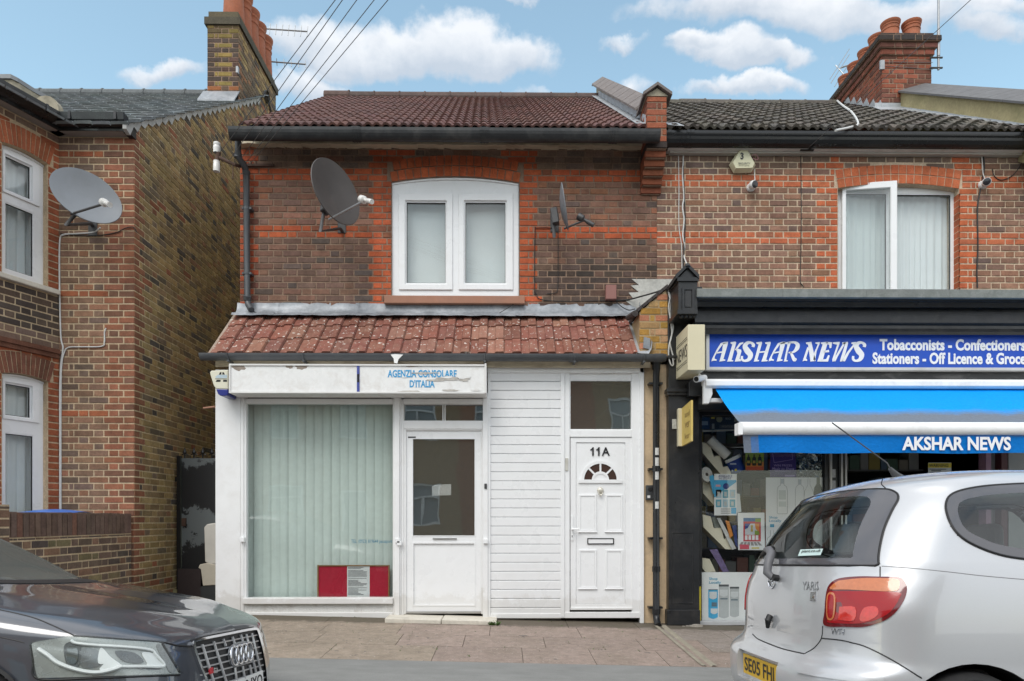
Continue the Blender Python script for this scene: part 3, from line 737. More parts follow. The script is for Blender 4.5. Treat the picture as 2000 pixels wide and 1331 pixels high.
# --- eaves: soffit, gutter
zs = Z_(272, LH)
def eave_piece(mb, A, B, kind, e0=0, e1=0):
    A = Vector((A[0], A[1], 0)); B = Vector((B[0], B[1], 0)); d = (B-A); L = d.length; u = d/L; n = Vector((u.y, -u.x, 0))
    M = Matrix(((u.x, -n.x, 0, A.x), (u.y, -n.y, 0, A.y), (0,0,1,0), (0,0,0,1)))
    t = MB()
    if kind == 's': t.box(-.03, L+.0, -.115, .02, zs-.004, zs+.012)
    else:
        t.yz([(-.115, zs-.004), (-.130, zs-.004), (-.135, zs+.03), (-.175, zs+.045), (-.215, zs+.075), (-.228, zs+.15), (-.22, zs+.15), (-.115, zs+.15)], -e0, L+e1)
        for k in range(int(L/.5)+1): t.box(.2+k*.5-.014, .2+k*.5+.014, -.232, -.20, zs+.07, zs+.156)
    mb.merge(t.xform(M))
b = MB(); eave_piece(b, C0, (XS-.02, LH), 's'); eave_piece(b, C1, C0, 's'); eave_piece(b, C2, C1, 's')
part('soffit', b, pbr('soffit_board', (.30, .285, .27), .6, .1, 6, bumps=.1), lh)
b = MB()
# gutter runs are mitred on the offset lines
off = .0
nc = nn*.27; nf = Vector((0, -.27, 0))
eave_piece(b, (x0+.06, LH), (XS+.0, LH), 'g'); eave_piece(b, C1, C0 - uu*.08, 'g'); eave_piece(b, C2, C1 + Vector((.1,0,0)), 'g')
b.box(XS-.05, XS+.015, LH-.135, LH+.02, zs-.025, zs+.10)
part('gutter', b, PLBLACK, lh)
# --- main roof
cf_b = lambda rg: jit((.185, .20, .205), rg, .18, .04)
b = MB(); e0 = (LH-.34, EZ - SLOPE*(p_e.y - (LH-.34)) + .0)
tiles(b, x0-4.5, XS+.06, (LH-.2, vz(LH-.2)-.02), (RIDGE+.1, RZ-.02), 17, .20, PROF_FLAT, .026, cf_b)
b.face([(x0-4.5, RIDGE+.1, RZ), (XS+.04, RIDGE+.1, RZ), (XS+.04, LH+DEP, vz(LH+DEP)), (x0-4.5, LH+DEP, vz(LH+DEP))], 0, (.12,.13,.135))
for k in range(14):      # cut verge tile ends bedded in mortar
    pass
part('roof', b, TILE_B, lh)
b = MB(); k = 0; x = XS + .05
while x > x0-4.4:
    b.lathe([(.105, 0), (.105, .33), (.118, .335), (.118, .36)], (x, RIDGE+.1, RZ-.03), (-1,0,0), 12, 0, (.13, .14, .145)); x -= .36
part('ridge_tile', b, TILE_B, lh)
b = MB(); rg = random.Random(8)
for k in range(26):
    y = LH-.2 + k*(RIDGE-LH)/26; zz = vz(y)
    q = [(y, zz-.01), (y+.155, zz+.155*SLOPE-.01), (y+.155, zz+.155*SLOPE-.05-rg.uniform(0,.03)), (y+.08, zz-.04-rg.uniform(0, .05)), (y, zz-.06)]
    b.yz(q, XS-.02, XS+.022)
part('verge_mortar', b, pbr('verge_mortar', (.42, .42, .41), .9, .2, 9, bumps=.4), lh)
# --- small bay roof with rendered party kerb
zt = vz(LH-.2)-.02
b = MB()
def roofpatch(mb, A, B, C_, D, n, per, c):      # A,B eave; D,C_ top
    A, B, C_, D = map(Vector, (A, B, C_, D)); nrm = (B-A).cross(D-A).normalized()
    for k in range(n):
        t0, t1 = k/n, min(1, (k+1.25)/n)
        a0, b0 = A.lerp(D, t0)+nrm*.024, B.lerp(C_, t0)+nrm*.024; a1, b1 = A.lerp(D, t1)+nrm*.004, B.lerp(C_, t1)+nrm*.004
        m_ = max(1, int(round((b0-a0).length/per)))
        for i in range(m_):
            f0, f1 = i/m_, (i+.94)/m_; cc = jit(c, rg, .2)
            q = [a0.lerp(b0, f0), a0.lerp(b0, f1), a1.lerp(b1, f1), a1.lerp(b1, f0)]
            mb.add(q + [q[0]-nrm*.022, q[1]-nrm*.022], [(0,1,2,3), (4,5,1,0)], 0, cc)
n3 = nn*.33
eA = C1 + n3; eB = C0 + n3 + uu*.05; tp = Vector((C0.x-1.15, LH+1.0, 0)); zt2 = zt + .62
roofpatch(b, (eA.x, eA.y, zt), (eB.x, eB.y, zt), (tp.x+.35, tp.y+.4, zt2), (tp.x, tp.y-.2, zt2), 7, .19, (.19, .20, .21))
roofpatch(b, (C2.x, C2.y-.2, zt), (eA.x, eA.y, zt), (tp.x, tp.y-.2, zt2), (tp.x-.9, tp.y-.2, zt2), 7, .19, (.16, .17, .18))
part('bay_roof', b, TILE_B, lh)
b = MB()
q = [PXP(0, 157, -5.75), PXP(24, 156, -5.65), PXP(70, 185, -5.45), PXP(94, 197, -5.35)]
kt = [P(0, 156, 8.45), P(24, 156, 8.45), P(38, 163, 8.5), P(68, 182, 8.7), P(100, 200, 8.9)]
kb = [Vector((p.x, p.y, p.z-.42)) for p in kt]
for i in range(len(kt)-1):
    b.prism([kt[i], kt[i+1], kb[i+1], kb[i]], (-.05, .22, 0), 0)
    b.prism([kt[i]+Vector((.0,-.03,.0)), kt[i+1]+Vector((.0,-.03,.0)), kt[i+1]+Vector((-.02,.25,.03)), kt[i]+Vector((-.02,.25,.03))], (0,0,.05), 1)
part('parapet_kerb', b, [RENDG, pbr('coping_lead_grey', (.24, .25, .26), .6, .15, 5)], lh)
b = MB(); pp = P(99, 213, 8.3); b.lathe([(.0, 0), (.16, .0), (.16, .1), (0, .1)], pp - Vector((0, 0, .06)), (0, -1, 0), 16); part('roof_vent', b, RENDG, lh)
# --- chimney
CX0, CX1 = X_(405, CHY0), XS
zb = vz(CHY0)-.3; ztop = P(435, 50, CHY0).z
ch = MB(); cw_ = CX1-CX0
def cf_ch(uc, v, r, w, dl, dr, rg):
    zz = zb + v
    if zz > ztop-.24: return pick(rg, [(3, (.2, .145, .05)), (2, (.13, .095, .05))])
    if v < .55 and v > .38: return jit((.33, .12, .05), rg) if (dl < .02 or dr < .02) else jit((.11, .075, .05), rg)
    if r % 2 == 1 and dl > .05 and dr > .05: return jit((.25, .18, .06), rg)
    return pick(rg, [(3, (.075, .055, .045)), (2, (.11, .065, .05))])
lay(ch, (CX0, CHY0, zb), (1,0,0), (0,-1,0), cw_, ztop-zb, g, cf_ch, rg=random.Random(41))
lay(ch, (XS, CHY0, zb), (0,1,0), (1,0,0), CHY1-CHY0, ztop-zb, g, lambda uc, v, r, w, dl, dr, rg: pick(rg, PAL_STOCK if v > 1.0 else PAL_STOCK[2:]), rg=random.Random(42), inside=lambda v: (0, CHY1-CHY0))
ch.box(CX0+.001, XS-.001, CHY0+.001, CHY1, zb, ztop, 1)
chm = part('chimney', ch, [BR, MOR_D], lh)
b = MB(); z0_ = P(435, 50, CHY0).z; zc1 = P(435, 36, CHY0).z; zc2 = P(435, 22, CHY0).z
b.box(CX0-.035, XS+.035, CHY0-.035, CHY1+.035, z0_, zc1, 0, (.085, .075, .055)); b.box(CX0+.012, XS-.012, CHY0+.012, CHY1-.01, zc1, zc2, 0, (.12, .10, .065))
b.box(CX0+.06, XS-.06, CHY0+.06, CHY1-.06, zc2, zc2+.03, 0, (.3,.29,.26))
part('chimney_cap', b, BR, chm)
def pot(parent, x, y, z, r=.15, h=.62):
    b = MB(); b.lathe([(r*.95, 0), (r*1.0, .03), (r*.93, h*.45), (r*.90, h*.62), (r*.97, h*.64), (r*.97, h*.68), (r*.90, h*.70), (r*.92, h*.78), (r*.99, h*.80), (r*.99, h*.84), (r*.92, h*.86), (r*1.08, h*.93), (r*1.1, h), (r*.86, h), (r*.8, h*.4), (.0, h*.38)], (x, y, z), n=20)
    return part('chimney_pot', b, TERRA, parent, smooth=True)
zc = zc2 + .02
for i in range(5): pot(chm, (CX0+XS)/2 + .06, CHY0 + .28 + i*.33, zc, .165, .66)
b = MB(); b.yz([(CHY0-.22, vz(CHY0-.22)+.01), (CHY0-.001, vz(CHY0)+.14), (CHY0-.012, vz(CHY0)+.14), (CHY0-.22, vz(CHY0-.22)+.04)], CX0-.06, XS+.02)
part('chimney_flashing', b, LEAD, chm)
b = MB()
b.box(XS-.02, XS+.012, CHY0-.06, CHY0-.008, ztop-.78, ztop-.68); part('wall_clip', b, LEADP, chm)
# tv aerials on the left chimney
def yagi(label, A, B, n, el, thick=.013, plate=True, grp=None):
    A = Vector(A); B = Vector(B); d = B-A
    t = root('tv_aerial', label, 'aerial', A, grp); b = MB(); b.tube([A, B], thick, 6); part('boom', b, STEEL, t)
    b = MB()
    for i in range(n):
        c = A.lerp(B, .08 + .92*i/(n-1)); b.tube([c - Vector(el), c + Vector(el)], thick*.55, 5)
    parts('element', b, STEEL, t)
    if plate:
        b = MB(); c = A.lerp(B, .07); b.box(c.x-.035, c.x+.015, c.y-.08, c.y+.08, c.z-.13, c.z+.13); part('reflector', b, DSTEEL, t)
    return t
MA = Vector((XS-.1, CHY1+.12, 0))
ya = yagi('upper ribbed television aerial pointing right from the tall left chimney', P(494, 55, CHY1+.1), P(600, 62, CHY1+.1), 9, (0.01, 0, .10), grp='aerials on the left chimney')
yb_ = yagi('lower ribbed television aerial pointing right from the tall left chimney', P(505, 119, CHY1+.1), P(597, 126, CHY1+.1), 7, (-.006, 0, .065), plate=False, grp='aerials on the left chimney')
pm = P(490, 119, CHY1+.1); pt_ = P(490, 20, CHY1+.1); b = MB(); b.tube([(pm.x, pm.y, pm.z-1.0), (pm.x, pm.y, pt_.z)], .02, 8); b.tube([P(480, 55, CHY1+.1), P(500, 55.4, CHY1+.1)], .01, 6)
part('mast', b, STEEL, ya)
b = MB(); b.tube([(pm.x, pm.y, P(480,119,CHY1+.1).z), P(507, 119, CHY1+.1)], .01, 6); part('arm', b, STEEL, yb_)
# --- satellite dish on the left house
def dish(label, c, n, up, rx, rz, mat, mount, lnbp, lnb_mat, armmat, grp, foot):
    """c centre of the reflector, n facing direction"""
    n = Vector(n).normalized(); up = Vector(up); s = n.cross(up).normalized()*1; up = s.cross(n).normalized()
    t = root('satellite_dish', label, 'satellite dish', Vector(mount), grp); b = MB(); rings = []; K = 44
    prof = [(0, 0), (.25, .006), (.5, .024), (.75, .055), (.93, .088), (1.0, .098), (1.012, .085), (1.0, .08), (.93, .07), (.7, .03), (.4, -.004), (0, -.02)]
    b = MB(); c = Vector(c); vv = []
    for r, h in prof:
        for i in range(K):
            a = 2*math.pi*i/K; vv.append(c + s*math.cos(a)*max(r, .001)*rx + up*math.sin(a)*max(r, .001)*rz + n*(h*min(rx, rz)*2.0 - .10*rx))
    ff = [(j*K+i, j*K+(i+1) % K, (j+1)*K+(i+1) % K, (j+1)*K+i) for j in range(len(prof)-1) for i in range(K)]
    b.add(vv, ff); part('reflector', b, mat, t, smooth=True, recalc=True)
    base = c - up*rz*.92 + n*.02
    L = Vector(lnbp)
    b = MB(); b.tube([c - up*rz*.98 - n*.03, L - (L-c).normalized()*.02], .012, 8); part('arm', b, armmat, t, smooth=True)
    d = (c + up*.0 - L).normalized(); hd = MB(); hd.lathe([(.0, -.10), (.026, -.10), (.026, -.02), (.018, 0), (.018, .03), (.04, .045), (.042, .10), (.036, .112), (0, .115)], L, d, 16)
    part('receiver_head', hd, lnb_mat, t, smooth=True)
    b = MB(); mt = Vector(mount)
    bc = c - n*.13 - up*rz*.35
    b.tube([bc + up*.05, bc - up*rz*.9 - n*.02, mt + (bc-mt)*.12 + Vector((0,-.0,0)), mt], .02, 8)
    part('bracket', b, DSTEEL, t)
    b = MB(); q = c - n*.13 - up*rz*.35; vv = []
    M = Matrix((( s.x, n.x, up.x, q.x), (s.y, n.y, up.y, q.y), (s.z, n.z, up.z, q.z), (0,0,0,1)))
    bb = MB(); bb.box(-.05, .05, -.02, .06, -.09, .09); part('back_plate', bb.xform(M), DSTEEL, t, bevel=.008)
    fx, fy, fz, wy = foot
    b = MB(); b.box(fx-.05, fx+.05, wy-.014, wy-.002, fz-.11, fz+.11); part('wall_plate', b, DSTEEL, t, bevel=.004)
    return t
cD = P(169, 384, 7.32)
dish('large blue grey satellite dish on the brick corner of the left house', cD, (.56, -.80, .20), (0.62, .1, 1), .345, .275, GREYD, (X_(182, LH), LH-.02, Z_(446, LH)), P(208, 398, 6.95), PORC, DSTEEL, 'satellite dishes', (X_(182, LH), LH, Z_(446, LH), LH))
# =================================================================== CONSULAR SHOP HOUSE (centre)
XL = X_(469, U); XR = X_(1283, U)
sh = root('shop_house', 'two storey brick house with red tiled lean to over a white shopfront and door 11A', 'house', ((XL+XR)/2, U+2, 0))
zb = Z_(622, U); zt_ = Z_(262, U); Wm = XR - XL
band = Z_(331, U) - zb      # top of the upper red band
rowz = band % g
RB = int(round((band-rowz)/g))      # row index just above upper band
wx0, wx1, wz0, _ = rect(765, 358, 1014, 583, U); wz1 = Z_(358, U)
rise = 12*U/FPX
def nearwin(uc, dl, dr, r, a, bb): return False
wu0, wu1 = wx0-XL, wx1-XL
def cf_main(uc, v, r, w, dl, dr, rg):
    k = r - RB      # -1,-2 = upper band
    if k in (-1, -2) : return jit(RED if rg.random() < .9 else (.24, .09, .05), rg)
    if k in (-10, -11): return jit(RED if rg.random() < .86 else (.22, .085, .05), rg)
    ww = .225 if r % 2 == 0 else .165
    inw = v > wz0-zb-.15 and k < 2
    e = .01
    if inw and (wu0 - ww - e < uc < wu0 or wu1 < uc < wu1 + ww + e): return jit(RED, rg)
    if uc < (.2 if r % 2 else .17) and k < 4: return jit(RED2 if rg.random() < .85 else (.16, .07, .05), rg)
    if 0 <= k <= 2 and (wu0-.28 < uc < wu0+.3 or wu1-.3 < uc < wu1+.3): return jit(RED, rg)
    if k >= 0: return pick(rg, PAL_DULL)
    if uc > wu1+.1 and v < .62:
        return pick(rg, [(3, (.065, .05, .043)), (3, (.10, .068, .055)), (1.5, (.14, .085, .064))])
    if k > -12: return pick(rg, PAL_MAIN)
    return pick(rg, [(4, (.17, .104, .08)), (3, (.20, .112, .08)), (1, (.12, .09, .076))])
b = MB(); Rw = (wx1-wx0)**2/(8*rise)+rise/2; hf = math.asin((wx1-wx0)/2/Rw); TH = 41*U/FPX
lay(b, (XL, U, zb), (1,0,0), (0,-1,0), Wm, zt_-zb, g, cf_main, holes=[(wu0, wu1, wz0-zb, wz1-zb)], arches=[((wu0+wu1)/2, hf, wz1+rise-Rw-zb, Rw+TH, wz1-zb)], rowz=rowz, rg=random.Random(51), relief=.006)
slabwall(b, (XL, U, zb), (1,0,0), (0,-1,0), Wm, zt_-zb, .3, holes=[(wu0, wu1, wz0-zb, wz1-zb+rise+.02)])
xc = (wx0+wx1)/2; cz = wz1+rise-Rw
archring(b, xc, cz, Rw, Rw+TH/2-.002, hf, U-.012, U+.10, 17, lambda rg: jit((.46, .115, .048), rg, .12), rg=random.Random(4))
archring(b, xc, cz, Rw+TH/2+.002, Rw+TH, hf-.012, U-.012, U+.10, 17, lambda rg: jit((.46, .115, .048), rg, .12), rg=random.Random(9))
# brick kneelers each side of the arch
part('upper_wall', b, [BR, MOR_D], sh)
b = MB(); b.box(XL, XL+.25, U+.301, U+7.4, zb-2.3, zt_, 0); b.box(XL+.25, XR, U+7.1, U+7.4, zb-2.3, zt_, 0)
part('rear_wall', b, MOR_S, sh)
M0 = Tm(0, U)
def rp(x0, y0, x1, y1, Y): return rect(x0, y0, x1, y1, Y)
yw = U + .03
fr = rp(766, 360, 1013, 581, U+.03)
pl = [rp(792, 394, 872, 555, yw), rp(907, 394, 989, 555, yw)]
ss = [rp(779, 380, 884, 567, yw), rp(896, 380, 1002, 567, yw)]
window(sh, Tm(0, 0), (fr[0], fr[1], fr[2], fr[3]-.0), yw, pl, depth=.07, rise=rise*.9, sashes=ss, curtain=None)
w_ = sh.children[-1]
b = MB(); rg = random.Random(4)
for k in range(52):
    xx = fr[0]+.05+(fr[1]-fr[0]-.1)*k/52; 
b.box(fr[0]+.03, fr[1]-.03, yw+.16, yw+.17, fr[2], fr[3]); part('blind', b, pbr('pale_blind', (.74, .76, .76), .8, .08, 1.6), w_)
b = MB(); s_ = rp(750, 578.5, 1025, 593, U-.06); b.box(s_[0], s_[1], U-.07, U+.02, s_[2], s_[3]); part('window_sill', b, SILL, sh, bevel=.008, seg=2)
# lead flashing between wall and lean-to
LY = 7.40; LZ0 = Z_(694, LY); LTY = U-.03; LZ1 = Z_(617, LTY)
lx0 = X_(411, LY); lx1 = X_(1233, 7.75)
b = MB(); rg = random.Random(12); n = 60; xa, xb = X_(464, U), X_(1242, U)
rows_ = []
for zz, yy_ in ((Z_(594, U), U-.006), (Z_(600, U-.01), U-.012), (Z_(607, U-.03), U-.03), (Z_(614, U-.08), U-.075), (LZ1-.015, U-.17), (LZ1-.05, U-.20)):
    rows_.append([(xa+(xb-xa)*i/n, yy_ + rg.uniform(-.004, .004), zz + rg.uniform(-.004, .004)) for i in range(n+1)])
b.grid(rows_, flip=True)
for k in range(5):
    xx = xa + (xb-xa)*(k+.5)/5; b.grid([[(xx-.02, p[1]-.004, p[2]), (xx+.02, p[1]-.004, p[2])] for p in [(0, r[0][1], r[0][2]) for r in rows_]], flip=True)
part('lead_flashing', b, LEAD, sh, smooth=True)
# lean-to tiled roof: individual interlocking tiles
def cf_lean(rg):
    t = rg.random()
    if t < .1: return jit((.27, .13, .092), rg, .15)
    return jit((.205, .08, .058), rg, .14, .07)
b = MB(); tiles(b, lx0, lx1, (LY, LZ0), (LTY, LZ1), 3, .187, PROF_LEAN, .02, cf_lean)
b.prism([(lx0, LY, LZ0-.05), (lx0, LY, LZ0+.012), (lx0, LTY, LZ1+.012), (lx0, LTY, LZ1-.05)], (-.03, 0, 0), 0, (.33, .27, .22))
part('lean_to_roof', b, TILE_L, sh)
b = MB(); b.prism([(lx0, LY+.03, LZ0-.04), (lx1+.25, LY+.03, LZ0-.04), (lx1+.25, LTY, LZ1-.04), (lx0, LTY, LZ1-.04)], (0, 0, -.02)); 
b.yz([(LY+.06, LZ0-.05), (U, LZ1-.06), (U, LZ0-.05)], lx0+.04, lx0+.06)
part('roof_deck', b, CREAMW, sh)
# lead valley at the right end
b = MB(); n = 10; rg = random.Random(2); rr_ = []
for j in range(n+1):
    t = j/n; y = LY-.0 + (LTY-LY)*t; z = LZ0 + (LZ1-LZ0)*t
    rr_.append([(lx1-.03, y, z+.03), (lx1+.04+rg.uniform(-.006,.006), y, z+.022), (lx1+.12+rg.uniform(-.008,.008), y, z+.02+rg.uniform(0,.01)), (lx1+.155, y, z+.07), (lx1+.165, y, z+.16+rg.uniform(-.02,.02))])
b.grid(rr_); part('valley_lead', b, LEADP, sh, smooth=True)
# gutters
zg = Z_(694, 7.35)
b = gutter_mb(X_(392, 7.33), X_(1300, 7.33), 7.335, zg, .058, depth=.07)
for px in (447, 594, 772, 947, 1122, 1257): 
    x = X_(px, 7.33); b.box(x-.012, x+.012, 7.30, F-.06, zg-.085, zg-.066); b.tube([(x, 7.335+.062*math.cos(a), zg+.074*math.sin(a)) for a in [math.pi+math.pi*i/8 for i in range(9)]], .009, 6)
for px in (1120, 1285): x = X_(px, 7.33); b.merge(gutter_mb(x-.05, x+.05, 7.335, zg+.002, .066, depth=.079))
part('lower_gutter', b, PIPE, sh, smooth=True)
b = MB(); fz0, fz1 = Z_(718, F-.06), Z_(700, F-.06); b.box(X_(422, F-.06), X_(1270, F-.06), F-.075, F-.045, fz0, fz1); part('fascia_board', b, CREAMW, sh)
zg2 = Z_(249, 7.64)
b = gutter_mb(X_(450, 7.72), X_(1288, 7.72), 7.72, zg2, .074, depth=.122)
for px in (697, 946, 1197): x = X_(px, 7.72); b.merge(gutter_mb(x-.05, x+.05, 7.72, zg2+.002, .082, depth=.130))
for px in (697, 946, 1197):
    x = X_(px, 7.72)
    for d in (-.03, .0, .03): b.merge(gutter_mb(x+d-.006, x+d+.006, 7.72, zg2+.002, .086, depth=.134))
part('upper_gutter', b, IRON, sh, smooth=True)
b = MB(); rg = random.Random(3); a0 = X_(471, U); a1 = X_(1262, U); n = 46; zf0, zf1 = Z_(284, U-.1), Z_(266, U-.1)
for i in range(n):
    xa_, xb_ = a0+(a1-a0)*i/n, a0+(a1-a0)*(i+1)/n; d0 = rg.choice([0, 0, 0, .004, .012]) 
    b.prism([(xa_, U-.10, zf0+d0), (xb_, U-.10, zf0+rg.choice([0, 0, .006])), (xb_, U-.10, zf1), (xa_, U-.10, zf1)], (0, .10, 0))
part('eaves_board', b, CREAMW, sh)
# main roof
ez, rz_ = Z_(249.5, 7.70), Z_(190, RIDGE)
vx0, vx1 = X_(466, 7.70), X_(637, RIDGE); px0, px1 = X_(1262, 7.8)-.02, X_(1184, RIDGE)
def cf_roof(rg): return jit((.135, .068, .058), rg, .15, .07)
b = MB(); tiles(b, vx0, px0, (7.70, ez), (RIDGE, rz_-.03), 17, .2, PROF_DR, .022, cf_roof, xl=lambda t: (vx0+(vx1-vx0)*t + (.0), px0+(px1-px0)*t))
b.face([(vx1, RIDGE, rz_), (px1, RIDGE, rz_), (px1, RIDGE+4.2, ez), (vx1, RIDGE+4.2, ez)], 0, (.12, .055, .045))
b.prism([(vx0+.03, 7.8, ez-.06), (vx0+.03, 7.8, ez), (vx1+.03, RIDGE, rz_-.03), (vx1+.03, RIDGE, rz_-.1)], (.02, 0, 0), 0, (.3, .27, .24))
b.face([(vx0+.03, 7.72, ez-.012), (px0, 7.72, ez-.012), (px1, RIDGE, rz_-.045), (vx1+.03, RIDGE, rz_-.045)], 0, (.03,.025,.022))
part('main_roof', b, TILE_R, sh)
b = MB(); b.face([(XL, U, ez-.1), (XL, RIDGE, rz_-.1), (XL, RIDGE+4.2, ez-.1)]); part('gable_end', b, MOR_S, sh)
b = MB(); x = vx1-.02; rg = random.Random(6)
while x < px1: b.lathe([(.11, 0), (.11, .41), (.12, .415), (.12, .44)], (x, RIDGE, rz_-.045 + (.012 if x < vx1+.4 else 0)), (1,0,0), 12, 0, jit((.10, .07, .062), rg)); x += .44
part('ridge_tile', b, TILE_R, sh)
# downpipe at the upper left
pd = [P(465, 262, 7.86), P(465, 300, 7.90), P(466, 308, 7.92), P(478, 326, 8.03), P(481, 338, 8.07), P(482, 480, 8.08), P(483, 585, 8.08), P(485, 596, 8.06), P(491, 606, 8.0)]
b = MB(); b.tube(pd, .036, 14)
for a, c in (((465, 301), (465, 309)), ((472, 318), (476, 324)), ((481, 333), (481, 341)), ((483, 578), (483, 586))):
    b.tube([P(*a, 7.92 if a[1] < 312 else 8.05), P(*c, 7.92 if a[1] < 312 else 8.07)], .044, 14)
for py in (408, 535): p = P(482, py, 8.08); b.box(p.x-.05, p.x+.06, p.y-.02, U, p.z-.012, p.z+.012); b.tube([(p.x, p.y, p.z-.014), (p.x, p.y, p.z+.014)], .042, 12)
part('downpipe', b, PIPE, sh, smooth=True)
# parapet between the roofs: brick pier, rendered wall, slate coping
yp0, yp1 = 7.80, 7.80+.36
pxl, pxr = X_(1264, yp0), X_(1302, yp0)
b = MB(); zp0, zp1 = Z_(345, U), Z_(187, yp0)
cfr = lambda uc, v, r, w, dl, dr, rg: jit((.31, .10, .055) if rg.random() < .8 else (.2, .075, .05), rg)
zc0 = Z_(276, yp0)
b.box(pxl+.002, pxr-.002, yp0+.002, yp1, zc0, zp1+.05, 1)
lay(b, (pxl, yp0, zc0), (1,0,0), (0,-1,0), pxr-pxl, zp1-zc0, g, cfr, rg=random.Random(61)); 
lay(b, (pxl, yp1, zc0), (0,-1,0), (-1,0,0), yp1-yp0, zp1-zc0, g, cfr, rg=random.Random(62))
for i in range(6):      # corbels
    z1_ = zc0 - i*g; pr = .36 - i*.062
    b.box(pxl-.012*(i % 2)*0-.01, pxr+.004, U-max(.02, pr), U+.05, z1_-g+.01, z1_, 0, jit((.06, .045, .04) if i < 1 else (.30, .10, .055), rnd)); b.box(pxl, pxr, U-max(.01, pr-.02), U+.04, z1_-g, z1_-g+.01, 1)
part('parapet_pier', b, [BRC, MOR_D], sh)
b = MB()
def zroof(y): return ez + (rz_-ez)*(y-7.70)/(RIDGE-7.70)
b.yz([(yp1, zroof(yp1)-.3), (yp1, zroof(yp1)+.18), (RIDGE+.2, zroof(RIDGE+.2)+.21), (RIDGE+.2, zroof(RIDGE)-.2)], pxl+.0, pxr-.03)
part('parapet_wall', b, RENDG, sh)
b = MB(); A = Vector((0, yp1-.05, zroof(yp1-.05)+.16)); B = Vector((0, RIDGE+.22, zroof(RIDGE+.22)+.20)); n = 9; xm = (pxl+pxr)/2
for i in range(n):
    t0, t1 = i/n+.004, (i+1)/n-.004; a, c = A.lerp(B, t0), A.lerp(B, t1)
    for s in (-1, 1):
        q = [Vector((xm, a.y, a.z+.13)), Vector((xm+s*.19, a.y, a.z+.0)), Vector((xm+s*.19, c.y, c.z+.0)), Vector((xm, c.y, c.z+.13))]
        if s > 0: q = q[::-1]
        b.prism(q, (0, 0, .03), 0)
b.prism([(xm-.19, B.y+.001, B.z), (xm+.19, B.y+.001, B.z), (xm, B.y+.001, B.z+.13)], (0, .02, 0), 0)
for s in (-1, 1):      # gabled cap of the pier
    q = [Vector((xm, yp0-.05, zp1+.105)), Vector((xm+s*.165, yp0-.05, zp1-.01)), Vector((xm+s*.165, yp1+.03, zp1-.01)), Vector((xm, yp1+.03, zp1+.105))]
    if s > 0: q = q[::-1]
    b.prism(q, (0, 0, .035), 0)
part('slate_coping', b, pbr('coping_tile', (.17,.145,.135), .75, .2, 7, 30, bumps=.2), sh)
b = MB(); b.prism([(xm-.13, yp0-.01, zp1-.0), (xm+.13, yp0-.01, zp1-.0), (xm, yp0-.01, zp1+.09)], (0, .3, 0)); part('cap_mortar', b, RENDG, sh)
b = MB(); rg = random.Random(5)
for i in range(12):
    y = yp1-.3 + i*.36; z = zroof(y)+.035
    if y < RIDGE-.2: b.prism([(pxl+.001, y, z+.1), (pxl+.001, y+.38, z+.38*.68+.1), (pxl+.001, y+.38, z+.27), (pxl+.001, y, z)], (-.006, 0, 0)); b.prism([(pxl, y, z), (pxl, y+.38, z+.27), (pxl-.12, y+.38, z+.27), (pxl-.12, y, z)], (0, 0, .006))
part('parapet_flashing', b, LEADP, sh)
# ------------------------------------------------------------ ground floor shopfront
zp = lambda x: pz(x, F)
def fbox(b, x0, y0, x1, y1, ya, yb, Y=None, m=0):
    q = rect(x0, y0, x1, y1, Y if Y is not None else ya); b.box(q[0], q[1], ya, yb, q[2], q[3], m)
b = MB()
fbox(b, 420.5, 722, 470, 1204, F, F+.45); fbox(b, 470, 730, 476, 1204, F-.02, F+.02)
part('pilaster', b, WPAINT, sh, bevel=.004)
b = MB(); X0 = X_(420.5, F); b.box(X0-.001, X0+.03, F+.46, U-.001, 0, zg-.05); part('side_cladding', b, WPAINT, sh)
# shop window frame
b = MB()
fbox(b, 476, 768, 481, 1180, F-.01, F+.06); fbox(b, 481, 779, 767, 788.5, F-.02, F+.05); fbox(b, 476, 768, 784, 777, F-.01, F+.1)
fbox(b, 474, 1168.5, 767, 1180.5, F-.05, F+.08); fbox(b, 767, 768, 784, 1210, F-.02, F+.08); fbox(b, 770, 777, 780, 1211, F-.045, F-.018)
fbox(b, 472, 1197, 767, 1209, F-.035, F+.05)
wf = part('shop_window', b, WPAINT, sh, bevel=.004)
b = MB(); fbox(b, 474, 1179, 768, 1212, F-.005, F+.06); part('stall_riser', b, pbr('rough_white_render', (.70, .70, .68), .85, .08, 5, 60, dirt=(.25, .2, .15), dirt_amt=.55, dirt_scale=5, bumps=.9, bs=70, bd=.006), sh)
b = MB(); fbox(b, 481, 786, 767, 1170, F+.035, F+.042); part('pane', b, GLASSD, wf)
b = MB(); fbox(b, 484, 777.4, 764, 778.6, F-.012, F+.0, m=0); part('shutter_slot', b, DARK, wf)
b = MB()
for px, py in ((472, 1054), (776, 1056), (779, 1061), (948, 1057)):
    fbox(b, px-4, py-4, px+5, py+5, F-.06, F-.02)
parts('shutter_lock', b, WHITE, sh, bevel=.003)
# vertical blind
b = MB(); q = rect(481, 788, 767, 1168, F+.16); n = 17; rg = random.Random(15); ww = (q[1]-q[0])/n
for i in range(n):
    xa_ = q[0]+i*ww; dy = rg.uniform(-.004, .004)
    b.grid([[(xa_-.008+ww*1.06*k/4, F+.16+.014*(k/4)+dy-.006*math.sin(math.pi*k/4), z) for k in range(5)] for z in (q[2], q[3])], flip=True)
part('vertical_blind', b, pbr('sage_blind', (.60, .68, .645), .75, .05, 2.5, 20), sh)
b = MB(); fbox(b, 767, 777, 960, 790, F+.2, F+.25); fbox(b, 481, 778, 767, 1210, F+.30, F+.33)
room(sh, X_(484, F+.3), X_(1240, F), .1, Z_(740, F), F+.35, F+3.2)
